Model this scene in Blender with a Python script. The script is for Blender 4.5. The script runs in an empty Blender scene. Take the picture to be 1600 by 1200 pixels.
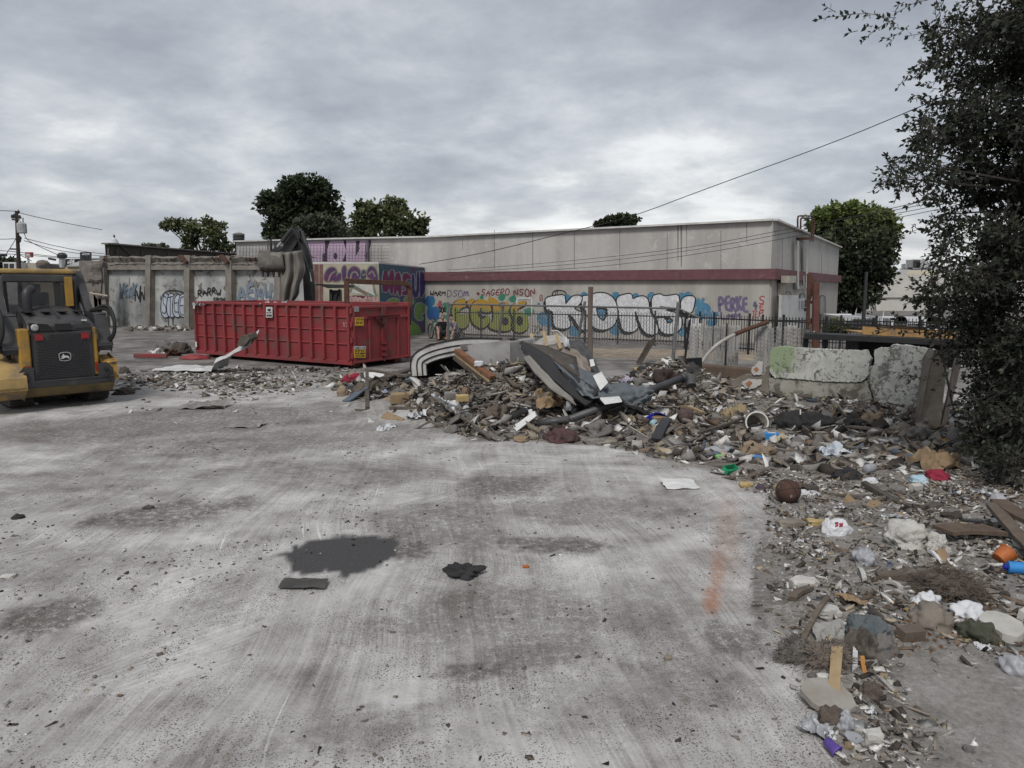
import bpy, math, random
import numpy as np
from mathutils import Vector, Matrix, noise
from mathutils.geometry import tessellate_polygon
R = math.radians
random.seed(7); rng = np.random.default_rng(7)
SC = bpy.context.scene; COL = SC.collection
# ------------------------------------------------------------------ camera
EYE = 2.1; F = 1142.0; HOR = 448.0
PITCH = math.atan((600-HOR)/F)
cam = bpy.data.objects.new('camera', bpy.data.cameras.new('camera')); COL.objects.link(cam)
cam.location = (0, 0, EYE); cam.rotation_euler = (R(90)-PITCH, 0, 0)
cam.data.sensor_width = 36; cam.data.lens = 36*F/1600; cam.data.clip_end = 3000; cam.data.clip_start = .05
SC.camera = cam
SC.view_settings.view_transform = 'Standard'; SC.view_settings.look = 'None'
SC.view_settings.exposure = 0.70; SC.view_settings.gamma = 1
# ------------------------------------------------------------------ sky
SUN_EL, SUN_AZ = R(50), R(193)
w = bpy.data.worlds.new('World'); SC.world = w; w.use_nodes = True
nt = w.node_tree; nt.nodes.clear()
def nd(nt, t, **kw):
    n = nt.nodes.new(t)
    for k, v in kw.items():
        if k.startswith('_'): setattr(n, k[1:], v)
    for k, v in kw.items():
        if k.startswith('_'): continue
        key = int(k[1:]) if k[0] == 'i' and k[1:].isdigit() else k.replace('__', ' ')
        s = n.inputs[key]
        if isinstance(v, bpy.types.NodeSocket): nt.links.new(v, s)
        elif isinstance(v, bpy.types.Node): nt.links.new(v.outputs[0], s)
        else: s.default_value = v
    return n
def mth(nt, op, a, b=0.0, c=0.0, clamp=False): return nd(nt, 'ShaderNodeMath', _operation=op, _use_clamp=clamp, i0=a, i1=b, i2=c).outputs[0]
def ramp(nt, fac, stops, interp='LINEAR'):
    n = nt.nodes.new('ShaderNodeValToRGB'); nt.links.new(fac, n.inputs[0]); cr = n.color_ramp; cr.interpolation = interp
    while len(cr.elements) < len(stops): cr.elements.new(.5)
    for e, (p, c) in zip(cr.elements, stops):
        e.position = p; e.color = (c, c, c, 1) if isinstance(c, (int, float)) else (*c, 1)
    return n.outputs[0]
def mixc(nt, f, a, b, mode='MIX'):
    n = nt.nodes.new('ShaderNodeMix'); n.data_type = 'RGBA'; n.blend_type = mode
    for s, v in ((n.inputs[0], f), (n.inputs[6], a), (n.inputs[7], b)):
        if isinstance(v, bpy.types.NodeSocket): nt.links.new(v, s)
        elif isinstance(v, (int, float)): s.default_value = v if s == n.inputs[0] else (v, v, v, 1)
        else: s.default_value = (*v[:3], 1)
    return n.outputs[2]
def noi(nt, vec, scale, detail=4, rough=.55, dist=0, dim='3D'):
    n = nd(nt, 'ShaderNodeTexNoise', _noise_dimensions=dim, Scale=scale, Detail=detail, Roughness=rough, Distortion=dist)
    nt.links.new(vec, n.inputs['Vector']); return n.outputs[0]
tc = nd(nt, 'ShaderNodeTexCoord').outputs['Generated']
sep = nd(nt, 'ShaderNodeSeparateXYZ', Vector=tc)
zz = mth(nt, 'ADD', mth(nt, 'MAXIMUM', sep.outputs[2], 0.0), .24)
cb = nd(nt, 'ShaderNodeCombineXYZ', X=mth(nt, 'DIVIDE', sep.outputs[0], zz), Y=mth(nt, 'DIVIDE', sep.outputs[1], zz), Z=mth(nt, 'MULTIPLY', sep.outputs[2], .7)).outputs[0]
mp = nd(nt, 'ShaderNodeMapping', Vector=cb, Scale=(.95, 1.0, 1.0), Rotation=(0, 0, R(14)), Location=(5.3, 2.2, 0)).outputs[0]
n1 = noi(nt, mp, .72, 4, .5, 0); n2 = noi(nt, mp, 2.7, 9, .6, .15)
cl = mth(nt, 'ADD', mth(nt, 'MULTIPLY', n1, .58), mth(nt, 'MULTIPLY', n2, .42))
# clouds thin out and get brighter low in the sky
band = ramp(nt, sep.outputs[2], [(0, .13), (.07, .10), (.16, .035), (.3, .0), (1, .01)])
cl2 = mth(nt, 'ADD', cl, band)
skyc = ramp(nt, cl2, [(.36, (.25, .272, .31)), (.44, (.335, .357, .395)), (.51, (.43, .45, .485)), (.57, (.55, .568, .59)), (.63, (.74, .75, .755)), (.74, (.93, .93, .91))])
nish = nd(nt, 'ShaderNodeTexSky', _sky_type='NISHITA', _sun_disc=False, _sun_elevation=SUN_EL, _sun_rotation=SUN_AZ, _air_density=1.0, _dust_density=2.0)
big = nd(nt, 'ShaderNodeVectorMath', _operation='SCALE', i0=skyc); big.inputs['Scale'].default_value = 9.0
skm = mixc(nt, .90, nish.outputs[0], big.outputs[0])
bg = nd(nt, 'ShaderNodeBackground', Color=skm, Strength=.082)
nd(nt, 'ShaderNodeOutputWorld', Surface=bg)
sun = bpy.data.objects.new('sun', bpy.data.lights.new('sun', 'SUN')); COL.objects.link(sun)
sun.data.energy = 1.5; sun.data.angle = R(15); sun.data.color = (1, .965, .92)
sun.rotation_euler = (R(90)-SUN_EL, 0, R(180)-SUN_AZ)
# ------------------------------------------------------------------ pixel <-> world
cp, sp = math.cos(PITCH), math.sin(PITCH)
def ray(px, py):
    xc, yc = (px-800)/F, (600-py)/F
    return Vector((xc, cp+yc*sp, -sp+yc*cp))
EY = Vector((0, 0, EYE))
def G(px, py, z=0.0):
    d = ray(px, py); return EY + d*((z-EYE)/d.z)
def D(px, py, Y):
    d = ray(px, py); return EY + d*(Y/d.y)
# pile relief: (px, py, dx, dy, height)
MOUNDS = [(690, 640, 1.3, .75, .34), (800, 640, 1.25, .8, .52), (880, 640, 1.0, .6, .24), (600, 612, .8, .5, .16), (745, 600, 1.6, 1.0, .22), (690, 606, .9, .4, .22), (790, 606, .8, .4, .16), (570, 622, .7, .35, .10),
          (1050, 606, .85, .55, .52), (985, 612, .6, .45, .16), (1000, 670, 1.5, .35, .10), (1300, 660, 1.4, .4, .10),
          (1330, 960, .35, .3, .09), (1300, 1060, .22, .35, .07), (1325, 1150, .2, .22, .04), (1500, 850, .7, .4, .10), (1540, 740, 1, .5, .08)]
MW = [(G(a, b), sx, sy, h) for a, b, sx, sy, h in MOUNDS]
def HN(X, Y):
    s = 0
    for c, sx, sy, h in MW: s = s + h*np.exp(-(((X-c.x)/sx)**2+((Y-c.y)/sy)**2)*1.1)
    return s
def H(x, y): return float(HN(x, y))
def GP(px, py):
    z = 0.0
    for _ in range(25):
        p = G(px, py, z); z = .5*z+.5*H(p.x, p.y)
    return G(px, py, z)
# ------------------------------------------------------------------ mesh building
class MB:
    def __init__(s): s.v = []; s.f = []; s.m = []; s.k = 0; s.smooth = False
    def add(s, vs, fs, k=None):
        o = len(s.v); s.v += [tuple(v) for v in vs]; s.f += [tuple(i+o for i in f) for f in fs]; s.m += [s.k if k is None else k]*len(fs); return s
    def hexa(s, a, k=None):  # 4 bottom + 4 top
        return s.add(a, [(3, 2, 1, 0), (4, 5, 6, 7), (0, 1, 5, 4), (1, 2, 6, 5), (2, 3, 7, 6), (3, 0, 4, 7)], k)
    def box(s, c, sz, M=None, k=None, jit=0):
        hx, hy, hz = sz[0]/2, sz[1]/2, sz[2]/2
        vs = [Vector((x, y, z)) for z in (-hz, hz) for x, y in ((-hx, -hy), (hx, -hy), (hx, hy), (-hx, hy))]
        if jit: vs = [v+Vector((random.uniform(-1, 1)*hx, random.uniform(-1, 1)*hy, random.uniform(-1, 1)*hz))*jit for v in vs]
        if M is not None: vs = [M @ v for v in vs]
        c = Vector(c); return s.hexa([v+c for v in vs], k)
    def bar(s, a, b, w, h=None, up=(0, 0, 1), k=None):
        a, b = Vector(a), Vector(b); h = h or w; d = (b-a).normalized(); u = Vector(up)
        if abs(d.dot(u)) > .98: u = Vector((0, 1, 0))
        sx = d.cross(u).normalized()*w/2; sy = sx.cross(d).normalized()*h/2
        return s.hexa([a-sx-sy, a+sx-sy, b+sx-sy, b-sx-sy, a-sx+sy, a+sx+sy, b+sx+sy, b-sx+sy], k)
    def tube(s, pts, r, n=8, k=None, cap=True):
        pts = [Vector(p) for p in pts]; rs = r if isinstance(r, (list, tuple)) else [r]*len(pts)
        vs = []; fs = []; prev = None
        for i, p in enumerate(pts):
            d = (pts[min(i+1, len(pts)-1)]-pts[max(i-1, 0)])
            d = d.normalized() if d.length > 1e-9 else Vector((0, 0, 1))
            if prev is None: u = d.orthogonal().normalized()
            else:
                u = prev-d*prev.dot(d); u = u.normalized() if u.length > 1e-6 else d.orthogonal().normalized()
            prev = u; w_ = d.cross(u)
            for j in range(n):
                a = 2*math.pi*j/n; vs.append(p+(u*math.cos(a)+w_*math.sin(a))*rs[i])
        for i in range(len(pts)-1):
            for j in range(n): fs.append((i*n+j, i*n+(j+1) % n, (i+1)*n+(j+1) % n, (i+1)*n+j))
        if cap: fs.append(tuple(range(n-1, -1, -1))); fs.append(tuple((len(pts)-1)*n+j for j in range(n)))
        return s.add(vs, fs, k)
    def lathe(s, prof, c, n=16, ax=(0, 0, 1), k=None, cap=True):
        ax = Vector(ax).normalized(); u = ax.orthogonal().normalized(); w_ = ax.cross(u); c = Vector(c); vs = []; fs = []
        for r, z in prof:
            for j in range(n):
                a = 2*math.pi*j/n; vs.append(c+ax*z+(u*math.cos(a)+w_*math.sin(a))*r)
        for i in range(len(prof)-1):
            for j in range(n): fs.append((i*n+j, i*n+(j+1) % n, (i+1)*n+(j+1) % n, (i+1)*n+j))
        if cap: fs.append(tuple(range(n-1, -1, -1))); fs.append(tuple((len(prof)-1)*n+j for j in range(n)))
        return s.add(vs, fs, k)
    def poly(s, pts, k=None):
        pts = [Vector(p) for p in pts]; return s.add(pts, [tuple(t) for t in tessellate_polygon([pts])], k)
    def prism(s, pts, vec, k=None):
        pts = [Vector(p) for p in pts]; vec = Vector(vec); n = len(pts); t = tessellate_polygon([pts])
        fs = [tuple(x) for x in t]+[tuple(i+n for i in reversed(x)) for x in t]+[(i, (i+1) % n, (i+1) % n+n, i+n) for i in range(n)]
        return s.add(pts+[p+vec for p in pts], fs, k)
    def grid(s, P, k=None, closed=False):
        nr, nc = len(P), len(P[0]); vs = [p for r in P for p in r]
        return s.add(vs, [(i*nc+j, i*nc+j+1, (i+1)*nc+j+1, (i+1)*nc+j) for i in range(nr-1) for j in range(nc-1)], k)
def wloc(o):
    p = Vector((0, 0, 0))
    while o: p += o.location; o = o.parent
    return p
def build(name, mb, mats, parent=None, loc=None, smooth=False, bevel=0, solid=0):
    if not isinstance(mats, (list, tuple)): mats = [mats]
    org = wloc(parent) if parent else Vector(loc if loc is not None else (0, 0, 0))
    me = bpy.data.meshes.new(name)
    me.from_pydata([(v[0]-org.x, v[1]-org.y, v[2]-org.z) for v in mb.v], [], mb.f)
    for m in mats: me.materials.append(m)
    if any(mb.m): me.polygons.foreach_set('material_index', mb.m)
    if smooth or mb.smooth: me.polygons.foreach_set('use_smooth', [True]*len(me.polygons))
    me.validate(); me.update()
    o = bpy.data.objects.new(name, me); COL.objects.link(o)
    if parent: o.parent = parent
    else: o.location = org
    if solid: md = o.modifiers.new('s', 'SOLIDIFY'); md.thickness = solid; md.offset = 0
    if bevel: md = o.modifiers.new('b', 'BEVEL'); md.width = bevel; md.segments = 2; md.limit_method = 'ANGLE'; md.angle_limit = R(40)
    return o
def pieces(name, items, m, parent):
    for it in items: build(name, it, m, parent)
def tag(o, label, cat=None, group=None, kind=None):
    if label: o['label'] = label
    if cat: o['category'] = cat
    if group: o['group'] = group
    if kind: o['kind'] = kind
    return o
def thing(name, label, cat, loc, group=None):
    o = bpy.data.objects.new(name, None); COL.objects.link(o); o.location = Vector(loc); o.empty_display_size = .2
    return tag(o, label, cat, group)
def copytree(o, parent=None):
    c = o.copy(); COL.objects.link(c)
    if parent: c.parent = parent
    for ch in list(o.children): copytree(ch, c)
    return c
# ------------------------------------------------------------------ materials
MC = {}
def mat(name, c1, c2=None, scale=3, rough=.85, metal=0, bump=.15, bscale=None, dirt=None, dscale=1.2, dlo=.5, dhi=.62, spec=.3, streak=False, alpha=1, trans=0):
    if name in MC: return MC[name]
    m = bpy.data.materials.new(name); m.use_nodes = True; nt = m.node_tree; nt.nodes.clear()
    tc = nd(nt, 'ShaderNodeTexCoord').outputs['Object']
    c2 = c2 or tuple(x*.72 for x in c1)
    v = tc
    if streak: v = nd(nt, 'ShaderNodeMapping', Vector=tc, Scale=(1, 1, .12)).outputs[0]
    c = mixc(nt, ramp(nt, noi(nt, v, scale, 6, .62), [(.35, 0.0), (.65, 1.0)]), c1, c2)
    if streak: c = mixc(nt, ramp(nt, noi(nt, nd(nt, 'ShaderNodeMapping', Vector=tc, Scale=(1, 1, .06)).outputs[0], 2.6, 7, .72), [(.50, 0.0), (.68, .38)]), c, tuple(x*.6 for x in c1))
    if dirt: c = mixc(nt, ramp(nt, noi(nt, tc, dscale, 8, .68, .4), [(dlo, 0.0), (dhi, 1.0)]), c, dirt)
    b = nd(nt, 'ShaderNodeBsdfPrincipled', Base__Color=c, Roughness=rough, Metallic=metal)
    b.inputs['Specular IOR Level'].default_value = spec
    if alpha < 1: b.inputs['Alpha'].default_value = alpha
    if trans: b.inputs['Transmission Weight'].default_value = trans
    if bump:
        bn = nd(nt, 'ShaderNodeBump', Strength=bump, Distance=.02); nt.links.new(noi(nt, tc, bscale or scale*9, 5, .65), bn.inputs['Height'])
        nt.links.new(bn.outputs[0], b.inputs['Normal'])
    nd(nt, 'ShaderNodeOutputMaterial', Surface=b); MC[name] = m; return m
def colmat(name, rough=.9, var=.35, scale=40, trans=0):
    m = bpy.data.materials.new(name); m.use_nodes = True; nt = m.node_tree; nt.nodes.clear()
    at = nd(nt, 'ShaderNodeAttribute', _attribute_name='Col').outputs['Color']; tc = nd(nt, 'ShaderNodeTexCoord').outputs['Object']
    c = mixc(nt, ramp(nt, noi(nt, tc, scale, 4, .6), [(.35, 1.0), (.7, 1-var)]), (0, 0, 0), at)
    b = nd(nt, 'ShaderNodeBsdfPrincipled', Base__Color=c, Roughness=rough); b.inputs['Specular IOR Level'].default_value = .2
    nd(nt, 'ShaderNodeOutputMaterial', Surface=b); return m
def npmesh(name, V, Fq, mats, cols=None, parent=None, smooth=False, loc=None):
    """V (n,3), Fq (m,k) numpy; cols per vertex (n,3)"""
    org = np.array(wloc(parent) if parent else (loc if loc is not None else (0, 0, 0)), dtype=np.float32)
    me = bpy.data.meshes.new(name); n, k = Fq.shape
    me.vertices.add(len(V)); me.vertices.foreach_set('co', (V-org).astype(np.float32).ravel())
    me.loops.add(n*k); me.loops.foreach_set('vertex_index', Fq.astype(np.int32).ravel())
    me.polygons.add(n); me.polygons.foreach_set('loop_start', np.arange(0, n*k, k, dtype=np.int32))
    if smooth: me.polygons.foreach_set('use_smooth', np.ones(n, dtype=bool))
    me.update(calc_edges=True)
    if cols is not None:
        a = me.color_attributes.new('Col', 'FLOAT_COLOR', 'POINT')
        a.data.foreach_set('color', np.concatenate([cols, np.ones((len(cols), 1))], 1).astype(np.float32).ravel())
    for m in (mats if isinstance(mats, (list, tuple)) else [mats]): me.materials.append(m)
    o = bpy.data.objects.new(name, me); COL.objects.link(o)
    if parent: o.parent = parent
    else: o.location = Vector(org.tolist())
    return o
def rotm(ax, ay, az):
    """arrays of euler angles -> (n,3,3)"""
    cx, sx, cy, sy, cz, sz = np.cos(ax), np.sin(ax), np.cos(ay), np.sin(ay), np.cos(az), np.sin(az)
    return np.stack([np.stack([cz*cy, cz*sy*sx-sz*cx, cz*sy*cx+sz*sx], -1), np.stack([sz*cy, sz*sy*sx+cz*cx, sz*sy*cx-cz*sx], -1), np.stack([-sy, cy*sx, cy*cx], -1)], -2)
def shards(P, S, tilt, cols, jit=.3):
    n = len(P); base = np.array([[-1, -1, -1], [1, -1, -1], [1, 1, -1], [-1, 1, -1], [-1, -1, 1], [1, -1, 1], [1, 1, 1], [-1, 1, 1]], float)*.5
    V = base[None]+rng.uniform(-jit, jit, (n, 8, 3)); V = V*S[:, None, :]
    M = rotm(rng.normal(0, 1, n)*tilt, rng.normal(0, 1, n)*tilt, rng.uniform(0, 6.28, n))
    V = np.einsum('nij,nkj->nki', M, V)+P[:, None, :]
    q = np.array([[3, 2, 1, 0], [4, 5, 6, 7], [0, 1, 5, 4], [1, 2, 6, 5], [2, 3, 7, 6], [3, 0, 4, 7]])
    Fq = (np.arange(n)[:, None, None]*8+q[None]).reshape(-1, 4)
    C = np.repeat(cols[:, None, :], 8, 1).reshape(-1, 3)
    return V.reshape(-1, 3), Fq, C
def chaik(pts, it=2, closed=True):
    for _ in range(it):
        q = []; n = len(pts)
        rngk = range(n if closed else n-1)
        if not closed: q.append(pts[0])
        for i in rngk:
            a, b = pts[i], pts[(i+1) % n]
            q += [tuple(a[k]*.75+b[k]*.25 for k in range(len(a))), tuple(a[k]*.25+b[k]*.75 for k in range(len(a)))]
        if not closed: q.append(pts[-1])
        pts = q
    return pts
class Wall:
    """vertical plane through two ground points; n faces the camera"""
    def __init__(s, a, b):
        s.a = Vector((a.x, a.y, 0)); s.u = Vector((b.x-a.x, b.y-a.y, 0)).normalized(); s.n = Vector((s.u.y, -s.u.x, 0))
        if s.n.dot(-s.a) < 0: s.n = -s.n
    def pt(s, px, py, off=0):
        d = ray(px, py); p = EY+d*((s.a-EY).dot(s.n)/d.dot(s.n)); return p+s.n*off
    def gnd(s, px, off=0):
        p = s.pt(px, HOR, off); p.z = 0; return p
    def rect(s, mb, x0, y0, x1, y1, t=.01, off=0, k=None, zb=None):
        q = [s.pt(x0, y1, off), s.pt(x1, y1, off), s.pt(x1, y0, off), s.pt(x0, y0, off)]
        if zb is not None: q[0].z = zb; q[1].z = zb
        return mb.prism(q, s.n*t, k)
    def poly(s, mb, pts, off=.004, k=None): return mb.poly([s.pt(x, y, off) for x, y in pts], k)
    def ribbon(s, mb, pts, wd, off=.006, k=None):
        P = [s.pt(x, y, off) for x, y in pts]; n = len(P); up = Vector((0, 0, 1)); L = []; Rr = []
        if n < 2: return
        for i in range(n):
            d = P[min(i+1, n-1)]-P[max(i-1, 0)]
            if d.length < 1e-6: d = s.u.copy()
            d.normalize(); q = d.cross(s.n).normalized()*wd/2
            e = d*(-wd*.35 if i == 0 else wd*.35 if i == n-1 else 0)
            L.append(P[i]+q+e); Rr.append(P[i]-q+e)
        mb.add(L+Rr, [(i, i+1, n+i+1, n+i) for i in range(n-1)], k)
# stroke letters in a unit box, y down
def arc(cx, cy, rx, ry, a0, a1, n=8): return [(cx+rx*math.cos(R(a0+(a1-a0)*i/n)), cy+ry*math.sin(R(a0+(a1-a0)*i/n))) for i in range(n+1)]
FONT = {
 'A': [[(0, 1), (.5, 0), (1, 1)], [(.15, .62), (.9, .6)]], 'B': [[(0, 0), (0, 1)], [(0, 0), (.8, .1), (.8, .4), (0, .48)], [(0, .48), (.95, .58), (.9, .92), (0, 1)]],
 'C': [arc(.55, .5, .5, .5, -50, -310)], 'D': [[(0, 0), (.05, 1)], [(0, 0), (.7, .1), (.95, .5), (.7, .9), (.05, 1)]],
 'E': [[(.9, .02), (.1, .08), (.05, .95), (.95, .98)], [(.05, .5), (.75, .48)]], 'F': [[(.9, 0), (0, .05), (.05, 1)], [(0, .5), (.7, .45)]],
 'G': [arc(.5, .5, .5, .5, -50, -300)+[(1, .55), (.55, .55)]], 'H': [[(0, 0), (0, 1)], [(1, 0), (1, 1)], [(0, .5), (1, .5)]], 'I': [[(.5, 0), (.5, 1)]],
 'K': [[(0, 0), (.05, 1)], [(.9, 0), (.08, .55), (.95, 1)]], 'L': [[(0, 0), (0, 1), (.9, .95)]], 'M': [[(0, 1), (.1, 0), (.5, .7), (.9, 0), (1, 1)]],
 'N': [[(0, 1), (.05, 0), (.95, 1), (1, 0)]], 'O': [arc(.5, .5, .5, .5, 0, 350, 12)], 'P': [[(0, 1), (0, 0), (.8, .05), (.85, .45), (0, .55)]],
 'R': [[(0, 1), (0, 0), (.8, .05), (.8, .42), (.05, .52), (.95, 1)]], 'S': [[(.95, .1), (.5, 0), (.1, .15), (.2, .42), (.8, .55), (.9, .85), (.5, 1), (.05, .9)]],
 'T': [[(0, .02), (1, 0)], [(.5, 0), (.5, 1)]], 'U': [[(0, 0), (.05, .8), (.5, 1), (.95, .8), (1, 0)]], 'W': [[(0, 0), (.2, 1), (.5, .3), (.8, 1), (1, 0)]],
 'V': [[(0, 0), (.5, 1), (1, 0)]], 'Y': [[(0, 0), (.5, .5), (1, 0)], [(.5, .5), (.5, 1)]], 'Z': [[(0, 0), (1, 0), (0, 1), (1, 1)]], 'X': [[(0, 0), (1, 1)], [(1, 0), (0, 1)]],
 '4': [[(.7, 1), (.7, 0), (0, .65), (1, .62)]], '!': [[(.5, 0), (.5, .7)], [(.5, .9), (.5, 1)]], '1': [[(.2, .2), (.5, 0), (.5, 1)]], '3': [[(.1, .05), (.8, .05), (.4, .45), (.9, .7), (.5, 1), (.05, .9)]],
 '5': [[(.9, 0), (.15, .05), (.1, .45), (.8, .5), (.85, .9), (.1, 1)]], '2': [[(.1, .2), (.5, 0), (.9, .25), (.1, 1), (.95, 1)]], '0': [arc(.5, .5, .45, .5, 0, 350, 12)], '.': [[(.45, .95), (.55, 1)]], '-': [[(.1, .5), (.9, .5)]], ' ': []}
def tagtext(wall, text, box, layers, seed=1, jit=.08, slant=0, smooth=True, gap=.22, skew=0):
    """layers: [(mb, width m, offset)]"""
    rd = random.Random(seed); x0, y0, x1, y1 = box; n = len(text); cw = (x1-x0)/n
    for i, ch in enumerate(text):
        jy = rd.uniform(-jit, jit); sc = 1+rd.uniform(-jit, jit)
        for st in FONT[ch]:
            st = [(a+rd.uniform(-jit, jit)*.5, b+rd.uniform(-jit, jit)*.5) for a, b in st]
            if smooth and len(st) > 2: st = chaik(st, 2, False)
            q = [(x0+cw*(i+gap/2+a*(1-gap))+slant*(1-b)*cw, y0+(b*sc+jy)*(y1-y0)+skew*i*cw) for a, b in st]
            for li, (mb, wd, off) in enumerate(layers): wall.ribbon(mb, q, wd, off+rd.uniform(0, .0008))
# ------------------------------------------------------------------ ground
def vnoise(X, Y, sc, seed=0, octv=4):
    """numpy value noise 0..1"""
    out = np.zeros_like(X); amp = 1; tot = 0
    for o in range(octv):
        x = X*sc+seed*17.3+o*5.1; y = Y*sc+seed*7.7+o*3.3
        xi, yi = np.floor(x), np.floor(y); fx, fy = x-xi, y-yi; fx = fx*fx*(3-2*fx); fy = fy*fy*(3-2*fy)
        def h(a, b): return np.modf(np.abs(np.sin(a*127.1+b*311.7+seed*3.7)*43758.5453))[0]
        out += amp*((h(xi, yi)*(1-fx)+h(xi+1, yi)*fx)*(1-fy)+(h(xi, yi+1)*(1-fx)+h(xi+1, yi+1)*fx)*fy); tot += amp; amp *= .55; sc *= 2.07
    return out/tot
def sstep(a, b, x): t = np.clip((x-a)/(b-a), 0, 1); return t*t*(3-2*t)
FIELD = [(1330, 1700), (1300, 1230), (1292, 1190), (1285, 1150), (1262, 1090), (1240, 1040), (1215, 990), (1190, 960), (1178, 915), (1192, 860), (1205, 810), (1190, 775), (1130, 745), (1060, 722), (980, 703), (900, 694), (800, 690), (735, 688), (690, 672), (630, 650), (580, 634), (525, 614), (500, 596), (540, 577), (640, 580), (700, 572), (820, 578), (900, 590), (960, 592), (1010, 585), (1090, 582), (1150, 600), (1320, 625), (1440, 640), (1700, 650), (2600, 700), (3500, 1700)]
FW = np.array([[*G(x, y).xy] for x, y in FIELD])
def sdpoly(X, Y, P):
    """signed distance, + inside"""
    d = np.full(X.shape, 1e9); ins = np.zeros(X.shape, bool)
    for i in range(len(P)):
        a, b = P[i], P[(i+1) % len(P)]; e = b-a; px, py = X-a[0], Y-a[1]
        t = np.clip((px*e[0]+py*e[1])/(e@e+1e-12), 0, 1); d = np.minimum(d, np.hypot(px-t*e[0], py-t*e[1]))
        c = ((a[1] > Y) != (b[1] > Y)); xx = e[0]*(Y-a[1])/(e[1] if abs(e[1]) > 1e-12 else 1e-12)+a[0]; ins ^= c & (X < xx)
    return np.where(ins, d, -d)
def patch(X, Y, cx, cy, hw, hh, wob=.35, soft=.35, seed=1, sc=1.5):
    """ellipse of pixels laid on the ground -> 0..1 with a ragged edge"""
    a, b, c, d = G(cx-hw, cy), G(cx+hw, cy), G(cx, cy-hh), G(cx, cy+hh); m = G(cx, cy)
    rx, ry = (b-a).length/2, (c-d).length/2
    dx, dy = X-m.x, Y-m.y; r = Vector((m.x, m.y)).normalized(); u = dx*r.y-dy*r.x; v = dx*r.x+dy*r.y
    q = np.sqrt((u/rx)**2+(v/ry)**2)+(vnoise(X, Y, sc/min(rx, ry), seed, 5)-.5)*2*wob
    return 1-sstep(1-soft, 1+soft, q)
DARKP = [(265, 806, 120, 20, .9, 2), (75, 962, 70, 26, .85, 3), (790, 762, 70, 18, .75, 4), (700, 822, 110, 42, .6, 5), (862, 852, 95, 12, .85, 6), (640, 860, 35, 18, .9, 7), (770, 960, 170, 45, .55, 8), (850, 1010, 120, 35, .6, 9), (740, 1050, 60, 14, .8, 10),
         (1145, 1000, 50, 30, .7, 11), (1060, 1060, 90, 40, .5, 12), (900, 800, 130, 22, .45, 13), (420, 690, 260, 22, .55, 14), (330, 655, 330, 22, .7, 15), (170, 760, 190, 40, .3, 16), (520, 735, 190, 16, .35, 17), (130, 880, 110, 30, .3, 18), (580, 1140, 90, 40, .45, 19), (900, 1100, 160, 50, .3, 20), (620, 745, 80, 14, .5, 21), (1190, 900, 14, 80, .9, 22), (1020, 960, 90, 60, .4, 23), (380, 1180, 130, 25, .35, 24), (1170, 830, 60, 40, .45, 25)]
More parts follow.
